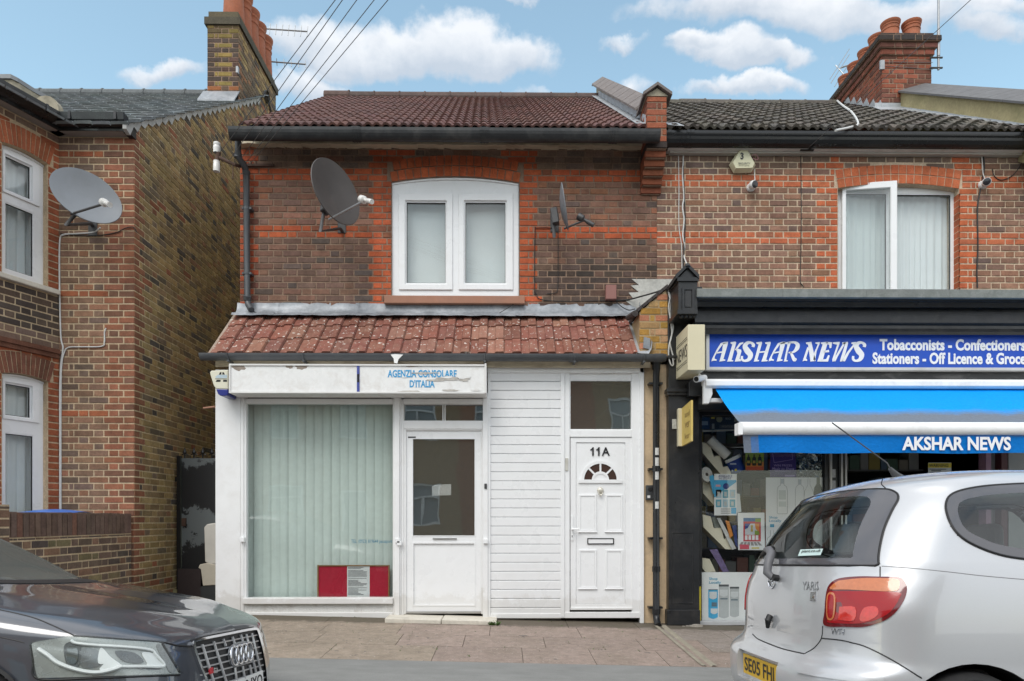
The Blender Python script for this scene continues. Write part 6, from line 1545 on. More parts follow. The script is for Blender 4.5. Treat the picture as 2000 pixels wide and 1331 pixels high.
# lower can poster
r = poster('can_poster', 'low white poster of snack cans at the foot of the newsagent window', 'poster', R4(1370, 1118, 1478, 1212.5), PAPER)
words(r, 'Shop', (1385, 1128, 1401.5, 1134.5), TEAL, bold=.01); words(r, 'Locally', (1385, 1135.5, 1408, 1142), TEAL, bold=.01)
def can(x0, x1, y0, y1): 
    n = 8; w = x1-x0
    return [(x0, y0), (x1, y0), (x1, y1-3)] + [(x1-w*i/n, y1-3+3*math.sin(math.pi*i/n)) for i in range(1, n)] + [(x0, y1-3)]
mark(r, 'blue_can', [can(1383.5, 1402, 1152, 1209)], CYAN); mark(r, 'grey_can', [can(1404, 1423.5, 1142.5, 1208), can(1425.5, 1443.5, 1147, 1206)], flat((.44,.46,.46), 'print_'))
mark(r, 'can_lid', [R4(1404, 1142, 1423.5, 1146), R4(1425.5, 1146.5, 1443.5, 1150), R4(1383.5, 1151.5, 1402, 1153)], DGREY, dy=.002)
mark(r, 'can_label', [can(1385.5, 1400, 1156, 1171), can(1388, 1401.5, 1189, 1200), can(1406, 1421.5, 1152, 1166), can(1427, 1442, 1156, 1168)], flat((.58,.6,.6), 'print_'), dy=.002)
mark(r, 'can_print', [R4(1390, 1177, 1400, 1185), R4(1407, 1169, 1421, 1171), R4(1428, 1171, 1441, 1173)], flat((.10,.16,.2), 'print_'), dy=.0028)
b = MB(); pol(R4(1364.5, 1146, 1369.3, 1212), GY-.062, GY-.061, b=b); single('yellow_strip', 'narrow yellow sticker strip on the black frame beside the can poster', 'sticker', b, pbr('yellow_strip', (.58,.47,.03), .5, .3, 90))
# collector and album posters
r = poster('collector_poster', 'cyan and white collector card poster hanging in the newsagent window', 'poster', R4(1395, 926, 1439, 1007), PAPER, DY+.02)
Y2 = DY+.02
words(r, 'AVAILABLE', (1403, 928, 1430, 932.5), DKB, Y2); words(r, 'IN STORE', (1404, 933, 1428, 936.8), DKB, Y2)
mark(r, 'cyan_field', [[(1395, 938), (1438, 938), (1438, 942), (1424, 952), (1412, 958), (1404, 968), (1395, 972)]], CYAN, Y2); mark(r, 'badge', [[(1418+6*math.cos(a), 950+6*math.sin(a)) for a in [math.pi*i/9 for i in range(18)]]], DKB, Y2, .002)
rg = random.Random(3); cells = []; cells2 = []; cells3 = []
for i in range(3):
    for j in range(2): (cells if (i+j) % 2 else cells2).append(R4(1398+i*13.5, 957+j*19, 1409+i*13.5, 973+j*18)); cells3.append(R4(1401+i*13.5, 961+j*19, 1406+i*13.5, 970+j*18))
mark(r, 'card', cells, flat((.10,.34,.44), 'print_'), Y2); mark(r, 'pale_card', cells2, flat((.36,.52,.6), 'print_'), Y2); mark(r, 'card_print', cells3, flat((.5,.52,.5), 'print_'), Y2, .002); mark(r, 'text_line', [R4(1408, 994+k*4, 1427, 995.2+k*4) for k in range(3)], DGREY, Y2); mark(r, 'cyan_corner', [R4(1428, 992, 1438, 1004)], CYAN, Y2)
mark(r, 'pink_flash', [R4(1398, 947, 1407, 951)], flat((.6,.3,.34), 'print_'), Y2, .002)
b = MB(); pol([(1386, 930), (1392, 928), (1396, 932), (1396, 962), (1393, 966), (1386, 936)], DY+.03, DY+.034, b=b); single('blue_card', 'bright blue card sticking out left of the collector card poster', 'card', b, CYAN)
b = MB(); pol([(1439, 964), (1445, 965), (1448, 1000), (1439, 1002)], DY+.03, DY+.034, b=b); single('white_card', 'white card with pale blue foot right of the collector card poster', 'card', b, flat((.58,.63,.64), 'print_'))
r = poster('album_poster', 'white sticker album poster with a red framed picture in the newsagent window', 'poster', [(1441, 1002), (1493, 1001.5), (1494, 1075), (1442, 1074.5)], PAPER)
mark(r, 'red_panel', [R4(1452, 1018, 1486, 1058)], REDI); mark(r, 'header', [R4(1452, 1012, 1486, 1019)], flat((.03,.14,.30), 'print_'), dy=.0015); mark(r, 'header_badge', [R4(1475, 1013, 1486, 1020)], GRN, dy=.0022)
mark(r, 'picture', [R4(1455, 1023, 1483, 1045)], flat((.55,.57,.6), 'print_'), dy=.002); mark(r, 'picture_left', [[(1455, 1023), (1466, 1023), (1460, 1032), (1455, 1034)]], DKB, dy=.003); mark(r, 'picture_right', [[(1474, 1023), (1483, 1023), (1483, 1040), (1476, 1034)]], ORG, dy=.003); mark(r, 'picture_foot', [[(1474, 1036), (1483, 1038), (1483, 1045), (1474, 1045)]], GRN, dy=.003); mark(r, 'trophy', [[(1466, 1026), (1471, 1026), (1470, 1032), (1471, 1039), (1466, 1039), (1467, 1032)]], GOLD, dy=.003)
mark(r, 'sticker_row', [R4(1455+7*i, 1046, 1460+7*i, 1055) for i in range(4)], PAPER, dy=.002); mark(r, 'fan_of_packs', [[(1446+7*i-(3-i)*.8, 1066), (1452+7*i-(3-i)*.8, 1066), (1452.5+6*i, 1059), (1448+6*i, 1059)] for i in range(6)], flat((.28,.26,.25), 'print_')); mark(r, 'price_badge', [R4(1445, 1064, 1463, 1073)], flat((.6,.08,.12), 'print_'), dy=.003); mark(r, 'yellow_tag', [R4(1468, 1069.5, 1483, 1072)], YEL, dy=.002)
# champagne and prize posters
r = poster('wine_poster', 'small orange and green poster of three dark bottles under the awning', 'poster', [(1456, 880), (1492, 880), (1491.5, 919), (1456.5, 919)], GRN)
mark(r, 'orange_foot', [[(1456.6, 903), (1474, 906), (1491.7, 902), (1491.5, 919), (1456.5, 919)]], ORG); mark(r, 'red_foot', [R4(1457, 911.5, 1491, 919)], flat((.5,.08,.02), 'print_'), dy=.0016); mark(r, 'bottle', [bottle_pts(1462+11*i, 888, 910, 8, .36, .4) for i in range(3)], flat((.012,.014,.008), 'print_'), dy=.0025); mark(r, 'bottle_label', [R4(1459.5+11*i, 900, 1464.5+11*i, 905) for i in range(3)], GOLD, dy=.0034)
r = poster('prize_poster', 'dark purple prize poster beside the shiny foil in the newsagent window', 'poster', [(1505, 880), (1553, 880), (1556, 933), (1504, 932)], PURP)
words(r, 'WIN PRIZES', (1511, 907.5, 1547, 911.5), LILAC, bold=.01); words(r, 'Made to Share', (1507.5, 913, 1551, 918.5), LILAC, bold=.012, shear=.2); mark(r, 'ticket_outline', outline([(1509, 886), (1512, 904), (1548, 898), (1547, 884)], .7), LILAC); mark(r, 'underline', [R4(1514, 920, 1545, 920.8)], LILAC); mark(r, 'foot_print', [R4(1533, 928, 1552, 931)], flat((.2,.14,.36), 'print_'))
b = MB(); rg = random.Random(9); rows_ = [[P(1555+6*i, 880+7*j, DY+.06+rg.uniform(-.03,.03)) for i in range(11)] for j in range(9)]; b.grid(rows_); single('foil_sheet', 'crumpled silver foil sheet behind the tall bottle poster', 'foil', b, pbr('foil', (.34,.36,.36), .22, .1, 20, metal=.85))
# brown header band with little labels
t = root('header_board', 'dark brown product header board at the top of the newsagent window', 'board', P(1405, 838, DY+.05))
part('board', pol(R4(1371, 812, 1462, 838.5), DY+.05, DY+.056), pbr('brown_board', (.03,.018,.018), .4), t); Y3 = DY+.05
mark(t, 'blue_panel', [R4(1362, 816, 1386, 838)], flat((.01,.03,.10), 'print_'), Y3); mark(t, 'barcode', [R4(1363, 823, 1383, 831)], flat((.2,.26,.36), 'print_'), Y3, .002); mark(t, 'round_label', [[(1405+6*math.cos(a), 819+6.5*math.sin(a)) for a in [2*math.pi*i/16 for i in range(16)]]], flat((.26,.25,.15), 'print_'), Y3); mark(t, 'yellow_tab', [R4(1389, 815, 1396, 818.5)], YEL, Y3); mark(t, 'grey_label', [R4(1390.5, 828, 1395.5, 838), R4(1434, 816, 1441.5, 824)], flat((.22,.22,.21), 'print_'), Y3); mark(t, 'title_strip', [R4(1405, 830, 1434, 836.5)], flat((.07,.06,.055), 'print_'), Y3, .0012)
words(t, 'BIG', (1417, 816, 1427, 820), GREYI, Y3); words(t, 'MIGHTY BIT', (1410, 831.5, 1433, 835.3), flat((.22,.21,.19), 'print_'), Y3)
b = MB(); pol([(1372, 840.5), (1392, 840), (1392, 843.5), (1372, 844)], DY+.045, DY+.06, b=b); pol([(1394, 840), (1437, 838.5), (1437, 841.5), (1394, 843.3)], DY+.045, DY+.06, b=b); part('rail', b, flat((.34,.33,.30), 'print_'), t)
# stepped cream display units with what stands on them
def display(label, poly):
    b = MB(); pol(poly, DY+.10, DY+.32, b=b); return single('stepped_display', label, 'display stand', b, PCREAM, 'stepped cream display stands')
display('uppermost stepped cream display stand, under the white paper roll', [(1371, 864), (1386, 867), (1394, 892.5), (1406, 890), (1412, 912.5), (1424, 910.5), (1428, 927), (1408, 927), (1372.5, 885)])
display('stepped cream display stand beside the collector card poster', [(1372, 941), (1386, 942), (1396, 966), (1396, 988), (1393, 986), (1373, 963)])
display('stepped cream display stand below the collector card poster holding magazines', [(1372, 1005), (1388, 1009), (1394, 1032), (1409, 1031), (1414, 1054), (1424, 1047), (1433, 1074), (1417, 1073), (1374, 1030)])
display('lowest stepped cream display stand, just above the can poster', [(1372, 1091), (1386, 1092), (1398, 1117), (1378, 1118), (1372, 1110)])
b = MB(); A, B = P(1386, 859, DY+.08), P(1421, 891, DY+.06); b.tube([A, B], .055, 20); single('paper_roll', 'thick white paper roll lying on the uppermost stepped display stand', 'paper roll', b, pbr('roll_white', (.62,.61,.57), .6, .05, 8), smooth=True)
t = root('plastic_tub', 'blue plastic tub with white lid tipped over in the newsagent window', 'tub', P(1440, 928, DY+.1)); A, B = P(1443, 922, DY+.1), P(1432, 899, DY+.1)
b = MB(); b.tube([A, B], [.080, .088], 24); part('tub', b, DKB, t, smooth=True); b = MB(); d = (B-A).normalized(); b.tube([B, B+d*.035], .093, 24); part('lid', b, pbr('lid_white', (.6,.62,.62), .4), t, smooth=True)
mark(t, 'yellow_dot', [[(1437+2.4*math.cos(a), 918+2.4*math.sin(a)) for a in [2*math.pi*i/12 for i in range(12)]]], YEL, DY+.01); mark(t, 'tub_print', [R4(1426, 905, 1438, 908), R4(1429, 918, 1432, 921)], flat((.35,.4,.5), 'print_'), DY+.01)
b = MB(); c = P(1377, 928, DY+.06); b.lathe([(.02, -.03), (.085, -.03), (.085, .03), (.02, .03)], c, (.5, -1, .2), 24); single('tape_reel', 'round white reel at the left edge of the newsagent window', 'reel', b, pbr('reel_white', (.55,.55,.52), .6, .1, 10), smooth=True)
def mag(label, poly, mat, y):
    b = MB(); pol(poly, y, y+.01, b=b); return single('magazine', label, 'magazine', b, mat, 'magazines on the display stands')
mag('white magazine leaning on the stand below the collector card poster', [(1400, 1012), (1407, 1012), (1438, 1072), (1430, 1074)], flat((.6,.6,.58), 'print_'), DY+.07); mag('orange fronted magazine leaning left of the album poster', [(1417, 1017), (1424, 1018), (1432, 1046), (1426, 1052)], ORG, DY+.05); mag('dark blue magazine leaning against the album poster', [(1430, 1027), (1438, 1026), (1441, 1070), (1436, 1064)], flat((.06,.09,.28), 'print_'), DY+.08); mag('purple and blue magazine leaning above the can poster', [(1386, 1074), (1401, 1073), (1424, 1117), (1412, 1118)], pbr('print_mixed', (.14,.10,.22), .5, .6, 30), DY+.05); mag('grey magazine in the stand below the collector card poster', [(1390, 1010), (1398, 1011), (1409, 1031), (1396, 1032)], flat((.2,.22,.2), 'print_'), DY+.11)
# warning notice
WY = GY - .01
r = root('warning_notice', 'yellow and white WARNING notice in the dark newsagent doorway', 'notice', P(1836, 930, WY)); part('sheet', pol(R4(1813, 904, 1858, 938), WY, WY+.003), flat((.50,.53,.52), 'print_'), r)
mark(r, 'yellow_header', [R4(1813, 905, 1858, 914)], YEL, WY); words(r, 'WARNING', (1814, 906.5, 1852, 912.8), INK, WY, bold=.02); mark(r, 'text_line', [R4(1815, 916.3, 1848, 917.6), R4(1819, 919, 1838, 920.8), R4(1815, 923.3, 1850, 925)], DGREY, WY)
# =================================================================== SMALL THINGS
# alley gate
gy_ = 8.75; zg0 = sx(-3.8)+.17
t = root('metal_gate', 'tall black metal gate with big flaked grey patches in the alley', 'gate', (X_(385, gy_), gy_, zg0))
gx0, gx1 = X_(347, gy_), X_(447, gy_); zt = Z_(896, gy_)
def gatemat():
    m, nt, o = newmat('flaked_gate_paint'); b = nt.nodes.new('ShaderNodeBsdfPrincipled'); nt.links.new(b.outputs[0], o.inputs[0]); v = coords(nt)
    s = N(nt, 'ShaderNodeSeparateXYZ'); nt.links.new(v, s.inputs[0]); n1 = noise(nt, v, 3.2, 9, .72, .3)
    # broad bands of lost paint: the foot and the upper edge keep more grey primer
    w = N(nt, 'ShaderNodeMath', operation='SINE'); mz = N(nt, 'ShaderNodeMath', operation='MULTIPLY_ADD'); nt.links.new(s.outputs[2], mz.inputs[0]); mz.inputs[1].default_value = 6.3; mz.inputs[2].default_value = 2.2; nt.links.new(mz.outputs[0], w.inputs[0])
    a = N(nt, 'ShaderNodeMath', operation='MULTIPLY_ADD'); nt.links.new(w.outputs[0], a.inputs[0]); a.inputs[1].default_value = .14; nt.links.new(n1, a.inputs[2])
    f = ramp(nt, a.outputs[0], [(.535, 0.0), (.55, 1.0)]); setin(nt, b, 'Base Color', mix(nt, f, (.016,.017,.019), (.15,.17,.175))); b.inputs['Roughness'].default_value = .5; return m
b = MB(); b.box(gx0+.05, gx1, gy_, gy_+.012, zg0+.05, zt); part('sheet', b, gatemat(), t)
b = MB(); b.box(gx0, gx0+.045, gy_-.03, gy_+.03, zg0-.02, zt+.03); b.box(gx0+.046, gx1, gy_-.012, gy_-.001, zg0+.03, zg0+.07); b.box(gx0-.03, gx0+.0, gy_-.01, gy_+.02, zt-.3, zt-.24); part('frame', b, pbr('gate_black', (.012,.012,.014), .4), t)
b = MB(); 
for px in (361, 379, 396, 414): p = P(px, 896, gy_+.02); b.tube([(p.x, p.y, p.z-.1), (p.x, p.y, p.z+.07)], .009, 6); b.lathe([(.0, .06), (.028, .075), (.012, .11), (.0, .15)], p, (0,0,1), 8); b.tube([(p.x-.04, p.y, p.z+.045), (p.x, p.y, p.z+.07), (p.x+.04, p.y, p.z+.045)], .007, 6)
part('spike', b, pbr('gate_black2', (.012,.012,.014), .4), t)
b = MB(); p = P(359, 1020, gy_-.01); b.box(p.x-.02, p.x+.03, p.y-.02, p.y+.01, p.z-.05, p.z+.05); part('lock', b, RUST, t)
b = MB(); pol([(347, 1111), (392, 1112), (392, 1180), (347, 1180)], gy_-.06, gy_-.04, b=b); single('brown_board', 'dark brown board leaning at the foot of the flaked metal gate', 'board', b, flat((.045,.032,.032), 'board_'))
b = MB(); pol([(398, 1030), (404, 1024), (424, 1021), (424, 1102), (410, 1104), (400, 1098)], gy_-.30, gy_-.16, b=b); single('fridge_door', 'dirty white rounded panel propped in front of the metal gate', 'panel', b, pbr('grubby_white', (.60,.58,.53), .5, .08, 5, dirt=(.3,.26,.2), dirt_amt=.5), bevel=.015, seg=3)
b = MB(); pol([(387, 1110), (390, 1103), (404, 1100), (424, 1104), (424, 1143), (396, 1145), (392, 1112)], gy_-.34, gy_-.31, b=b); single('beige_panel', 'beige plastic panel propped below the dirty white panel by the gate', 'panel', b, flat((.50,.46,.38), 'board_'), bevel=.006)
b = MB(); pol([(392, 1146), (430, 1143), (430, 1186), (392, 1186)], gy_-.33, gy_-.2, b=b); single('dark_crate', 'dark low crate on the alley floor under the propped panels', 'crate', b, flat((.03,.033,.034), 'board_'))
# front garden wall, bins
t = root('garden_wall', 'low dark brick garden wall with soldier coping running from the house corner', 'wall', (-4.23, 6.7, 0))
GX = PXP(250, 1000, -4.23).x; wy0, wy1 = 5.80, LH-.03; wz = Z_(1001, 6.2); sol = .225; gw = .0755
cfw = lambda uc, v, r, w, dl, dr, rg: pick(rg, [(3, (.15,.105,.08)), (2, (.105,.08,.068)), (1, (.19,.155,.085)), (1.5, (.20,.12,.08))])
b = MB(); lay(b, (GX, wy0, .08), (0,1,0), (1,0,0), wy1-wy0, wz-sol-.08, gw, cfw, rg=random.Random(6))
b.box(GX-.225, GX, wy0, wy1, 0, wz-.012, 1); rg = random.Random(14); y = wy0
while y < wy1-.03:
    b.box(GX-.23, GX+.009+rg.uniform(-.002,.003), y+.005, min(y+.07, wy1), wz-sol+.005, wz+rg.uniform(-.006,.004), 0, jit((.15,.10,.08) if rg.random() < .9 else (.2,.1,.07), rg)); y += .0755
part('wall', b, [BR, MOR_T], t)
b = MB(); b.box(GX-.28, GX+.05, wy0-.34, wy0, 0, wz+.06, 1)
lay(b, (GX+.05, wy0-.34, .05), (0,1,0), (1,0,0), .34, wz+.0, gw, cfw, rg=random.Random(17)); lay(b, (GX-.28, wy0-.34, .05), (1,0,0), (0,-1,0), .33, wz+.0, gw, cfw, rg=random.Random(18)); part('pier', b, [BR, MOR_T], t)
def bin_(label, x, y, lidcol, zt, w=.56, d=.6):
    r = root('wheelie_bin', label, 'bin', (x, y, .25), 'bins behind the garden wall')
    b = MB(); b.add([(x-w*.42, y-d*.4, .27), (x+w*.42, y-d*.4, .27), (x+w*.42, y+d*.4, .27), (x-w*.42, y+d*.4, .27), (x-w/2, y-d/2, zt-.06), (x+w/2, y-d/2, zt-.06), (x+w/2, y+d/2, zt-.06), (x-w/2, y+d/2, zt-.06)], [(0,3,2,1),(0,1,5,4),(1,2,6,5),(2,3,7,6),(3,0,4,7),(4,5,6,7)]); part('body', b, flat((.03,.032,.034), 'bin_'), r, bevel=.02)
    b = MB(); b.grid([[(x-w*.54+w*1.08*i/8, y-d*.54+d*1.08*j/8, zt-.05+.075*math.sin(math.pi*j/8*.85+.25)*(.6+.4*math.sin(math.pi*i/8))) for i in range(9)] for j in range(9)]); b.box(x-w*.53, x+w*.53, y-d*.53, y+d*.53, zt-.075, zt-.05); part('lid', b, lidcol, r, smooth=True)
    return r
bin_('bin with bright blue lid behind the garden wall', -4.76, 7.28, pbr('blue_lid', (.04,.15,.52), .35), 1.335)
bin_('bin with dull grey lid behind the garden wall', -5.0, 6.62, pbr('grey_lid', (.14,.14,.15), .4), 1.30, .5, .5)
# insulators and bracket on the upper left corner
t = root('wire_bracket', 'rusty bracket with two white porcelain insulators at the upper corner of the brick wall', 'bracket', P(470, 330, U-.1)); yb_ = 7.86
b = MB(); b.tube([P(424, 306, yb_), P(436, 312, yb_), P(458, 322, yb_), P(470, 325, U-.05)], .02, 8); b.tube([P(427, 298, yb_), P(424, 316, yb_)], .026, 10); b.box(X_(470, U-.02), X_(535, U-.02), U-.035, U-.008, Z_(330, U), Z_(325.5, U))
for px in (490, 500): p = P(px, 325, U-.02); b.tube([(p.x, p.y, p.z), (p.x, p.y, p.z+.06)], .006, 6)
b.tube([P(455, 322, yb_), P(455, 350, yb_)], .006, 6); part('arm', b, RUST, t)
b = MB(); A = P(423, 299, yb_); b.lathe([(.035, 0), (.04, .05), (.038, .075), (.034, .08), (.039, .09), (.036, .115), (.02, .125), (0, .127)], A, (.03, 0, 1), 16); part('insulator', b, PORC, t, smooth=True)
b = MB(); A = P(422.5, 335.5, yb_); b.lathe([(0, 0), (.036, 0), (.037, .08), (.034, .085), (.036, .12), (.02, .125)], A, (.03, 0, 1), 16); part('insulator', b, PORC, t, smooth=True)
# overhead wires
ends = [((431, 296, yb_), (655, 0)), ((447, 315, yb_), (669, 0)), ((470, 312, U-.06), (697, 0)), ((478, 321, U-.05), (731, 0)), ((490, 319, U-.04), (758, 0))]
ends_lab = ['leftmost overhead wire running up from the white insulators', 'second overhead wire from the left, rising over the alley', 'middle overhead wire of the five rising from the brick corner', 'fourth overhead wire from the left rising from the wall bracket', 'rightmost overhead wire of the five rising from the wall bracket']
for (a, e), lab in zip(ends, ends_lab):
    A = P(*a); B = P(e[0], e[1], 5.6); C_ = A + (B-A)*2.6; n = 26; b = MB()
    b.tube([A.lerp(C_, i/n) - Vector((0, 0, .12*4*(i/n)*(1-i/n)*0 )) for i in range(n+1)], .0034, 5); single('overhead_wire', lab, 'wire', b, CABLEG, 'overhead telephone wires')
A = P(1577, 291, U-.12); B = P(1896, 0, 5.4); b = MB(); b.tube([A, A+(B-A)*2.2], .003, 5); single('drop_cable', 'single overhead cable dropping to the newsagent eaves in front of the chimney', 'wire', b, CABLEG)
b = MB(); p = P(1578, 291, U-.11); b.box(p.x-.09, p.x+.07, p.y-.01, p.y+.02, p.z-.02, p.z+.012); b.tube([p, P(1592, 288, U-.2)], .01, 6); b.tube(spline([P(1563, 292, U-.05), P(1564, 300, U-.016), P(1565, 400, U-.014), P(1564.5, 480, U-.014), P(1563, 545, U-.014), P(1566, 556, U-.014), P(1570, 562, U-.02)]), .0045, 6); single('cable_anchor', 'black cable anchor and thin cable running down the brown brick wall', 'cable', b, CABLEB)
def cable(label, pts, r, mat, cat='cable', grp=None, n=6):
    b = MB(); b.tube(spline([P(*p) for p in pts], n), r, 6); return single('cable', label, cat, b, mat, grp)
w = U-.016
cable('white twisted cables running down beside the brick corbel', [(1335, 292, w), (1334, 320, w), (1333, 345, w), (1335.5, 385, w), (1333, 405, w), (1336, 430, w), (1333.5, 460, w), (1337, 480, w), (1336, 500, w), (1341, 516, w-.3)], .0085, CABLEW)
cable('black cable running down beside the white twisted cables', [(1348, 280, w-.12), (1336, 296, w), (1334.5, 330, w), (1337, 390, w), (1338, 440, w), (1336, 480, w), (1334, 528, w)], .0075, CABLEB)
cable('thin pale cable left of the white twisted cables', [(1325, 300, w), (1326, 370, w), (1326, 440, w), (1331, 480, w), (1332, 528, w)], .005, CABLEW)
c7 = 7.40
cable('white looped cable hanging down the black pilaster beside the yellow bricks', [(1322, 543, c7-.2), (1309, 556, c7-.06), (1306, 570, c7), (1310, 590, c7-.01), (1308, 610, c7), (1311, 635, c7-.01), (1312, 655, c7), (1307, 675, c7-.01), (1306, 695, c7), (1310, 712, c7), (1315, 713, c7), (1314, 700, c7-.01)], .008, CABLEW)
cable('white strand wound round the looped cable on the black pilaster', [(1318, 548, c7-.14), (1306, 562, c7), (1309, 580, c7-.02), (1306, 600, c7-.01), (1308.5, 618, c7), (1315, 640, c7-.01), (1309, 668, c7), (1313, 690, c7), (1318, 703, c7)], .0075, CABLEW)
w2 = LH-.014
cable('white cable running down the corner of the left house beside the bay', [(196, 445, w2-.05), (183, 454, w2), (150, 457, w2), (124, 459, w2), (117, 470, w2), (116, 520, w2), (117, 600, w2), (119, 660, w2), (123, 680, w2), (119, 710, w2), (117, 760, w2), (117, 850, w2), (117, 1000, w2)], .0085, CABLEW)
cable('short white cable branching across the left house brickwork', [(207, 641, w2), (204, 650, w2), (204, 668, w2), (198, 677, w2), (160, 678, w2), (134, 679, w2), (125, 690, w2), (120, 720, w2), (119, 800, w2), (119, 1000, w2)], .007, CABLEW)
cable('thin black cable from the left house dish to the brick corner', [(118, 457, w2), (180, 461, w2), (225, 455, w2), (245, 446, w2), (260, 444, w2), (268, 455, w2+.02)], .005, CABLEB)
cable('black cable hanging from the small grey dish to the lead flashing', [(1084, 446, w), (1050, 446, w), (1045, 455, w), (1044, 560, w), (1048, 575, w), (1056, 585, w), (1100, 589, w), (1180, 588, w), (1196, 590, w)], .005, CABLEB)
cable('thin cable straight down below the small grey dish', [(1090, 448, w), (1090, 520, w), (1089, 565, w), (1083, 573, w), (1068, 574, w)], .0045, CABLEB)
cable('black cable from the brown junction box to the yellow brick pier', [(1200, 588, w), (1225, 586, w), (1250, 580, w-.1), (1290, 568, w-.3), (1312, 556, w-.4)], .009, CABLEB)
cable('black loop of cable from the junction box along the lead flashing', [(1204, 590, w-.02), (1215, 600, w-.04), (1228, 606, w-.1), (1240, 604, w-.3)], .006, CABLEB)
cable('dark wire sagging across the red lean to tiles', [(490, 606, U-.12), (560, 640, 7.98), (640, 654, 7.86), (740, 660, 7.84), (840, 655, 7.86), (940, 630, 8.0), (985, 606, 8.06), (1010, 590, U-.02)], .004, CABLEB)
cable('white cable laid over the grey roof tiles near the chimney', [(1635, 197, RIDGE-.1), (1648, 208, 10.6), (1664, 220, 9.6), (1676, 242, 8.15), (1660, 249, 7.85), (1632, 255, 7.55)], .014, CABLEW)
cable('black cable down the brick wall right of the newsagent upper window', [(1917, 297, w), (1922, 315, w), (1921, 340, w), (1914, 375, w), (1909, 410, w), (1910, 480, w), (1908, 530, w), (1909, 562, w)], .008, CABLEB)
cable('white wire feeding the turret camera right of the upper window', [(1911, 298, w), (1917, 305, w-.01), (1919, 325, w-.02), (1920, 340, w-.02), (1924, 350, w-.03)], .0055, CABLEW)
cable('white wire between the hexagonal alarm box and its camera', [(1473, 331, w-.02), (1474, 345, w-.03), (1475, 358, w-.04)], .005, CABLEW)
cable('black cable loop at the far right of the newsagent wall', [(2004, 300, w-.1), (1990, 328, w), (1975, 345, w), (1955, 352, w), (1942, 344, w), (1938, 330, w)], .005, CABLEB)
b = MB(); A = P(396, 797, 8.6); b.tube([P(398, 797.5, 8.2), P(420, 795, 8.0)], .012, 8); single('copper_pipe', 'short copper pipe poking out of the white shopfront side into the alley', 'pipe', b, pbr('copper_pipe', (.45,.25,.18), .5))
b = MB(); c = P(772, 698, 7.27); 
for pg in ([(763, 693), (772, 692), (787, 693), (778, 702), (776, 710), (770, 709), (769, 701)],): pol(pg, 7.262, 7.272, b=b)
single('torn_sticker', 'torn scrap of white plastic stuck on the lower gutter above the blue strip', 'scrap', b, WOLD); b = MB(); pol([(770, 697), (774, 696.5), (774.5, 701), (771, 702)], 7.2605, 7.2615, b=b)
# weeds: one clump and sparse joint growth
def tuft(mb, x, y, z, h, n, rg, spread=.03, w=.006):
    for _ in range(n):
        a = rg.uniform(0, 6.283); d = rg.uniform(.2, 1)*spread; hh = h*rg.uniform(.4, 1); bx_, by_ = x+math.cos(a)*d*.4, y+math.sin(a)*d*.4
        tx, ty = x+math.cos(a)*d*1.6, y+math.sin(a)*d*1.6; px_, py_ = -math.sin(a)*w, math.cos(a)*w; k = rg.uniform(.7, 1.2)
        mb.add([(bx_-px_, by_-py_, z), (bx_+px_, by_+py_, z), (tx+px_*.8, ty+py_*.8, z+hh*.75), (tx*1.0+math.cos(a)*.004, ty+math.sin(a)*.004, z+hh), (tx-px_*.8, ty-py_*.8, z+hh*.75)], [(0,1,2,3,4)], 0, (.075*k, .14*k, .028*k))
LEAFM = pbr('weed_leaf', (1,1,1), .6, vc=True); rg = random.Random(25)
b = MB()
for px, py in ((958, 1224), (964, 1225), (971, 1224), (961, 1222)): p = P(px, py, 7.18); tuft(b, p.x, p.y, pz(p.x, p.y), .05, 16, rg, .03)
single('weed_clump', 'small bright green weed clump at the right end of the doorstep', 'weed', b, LEAFM)
b = MB()
for _ in range(150):
    x = rg.uniform(-1.9, 1.7); y = rg.choice([F-.04, F-.05, 7.12, 6.62, 6.12])+rg.uniform(-.01,.01)
    if rg.random() < .45: y = rg.uniform(5.7, 7.4); x = round(x/.3)*.3
    tuft(b, x, y, pz(x, y)-.008, rg.uniform(.008, .022), 4, rg, .012, .004)
o = single('joint_weeds', 'sparse short weeds and grass growing in the paving joints', 'weeds', b, LEAFM); o['kind'] = 'stuff'
b = MB(); rg = random.Random(2)
for px, py, s in ((1360, 1224, .05), (1350, 1226, .035), (1342, 1227, .03), (1368, 1222, .04), (1335, 1228, .02), (1355, 1215, .03)):
    p = P(px, py, 7.36); pts = [Vector((p.x+s*rg.uniform(.5,1)*math.cos(a), p.y+s*.6*math.sin(a), pz(p.x, p.y)-.01)) for a in [math.pi*2*i/8 for i in range(8)]]; b.prism(pts, (0, 0, s*.7))
single('mortar_rubble', 'crumbled pale mortar at the foot of the black pilaster', 'rubble', b, pbr('rubble', (.34,.31,.27), .9, .3, 20, bumps=.5))
# shallow concrete drain channel across the paving
b = MB(); A0, A1 = Vector((X_(1278, 7.3), 7.3, 0)), Vector((X_(1292, 7.3), 7.3, 0)); n = 10; rr_ = []
for j in range(n+1):
    y = 7.36 + (KERB+.02-7.36)*j/n; xl = X_(1277, 7.36); w = .125; row = []
    for o_, dz in ((0, .004), (.03, .006), (.05, -.006), (.075, -.006), (.095, .006), (w, .004)): row.append((xl+o_, y, pz(xl, y)+dz+.003))
    rr_.append(row)
b.grid(rr_, flip=True); props(mkobj('drain_channel', b, pbr('channel_concrete', (.30,.27,.21), .9, .2, 8, dirt=(.16,.14,.10), dirt_amt=.6, bumps=.5), None), kind='structure')
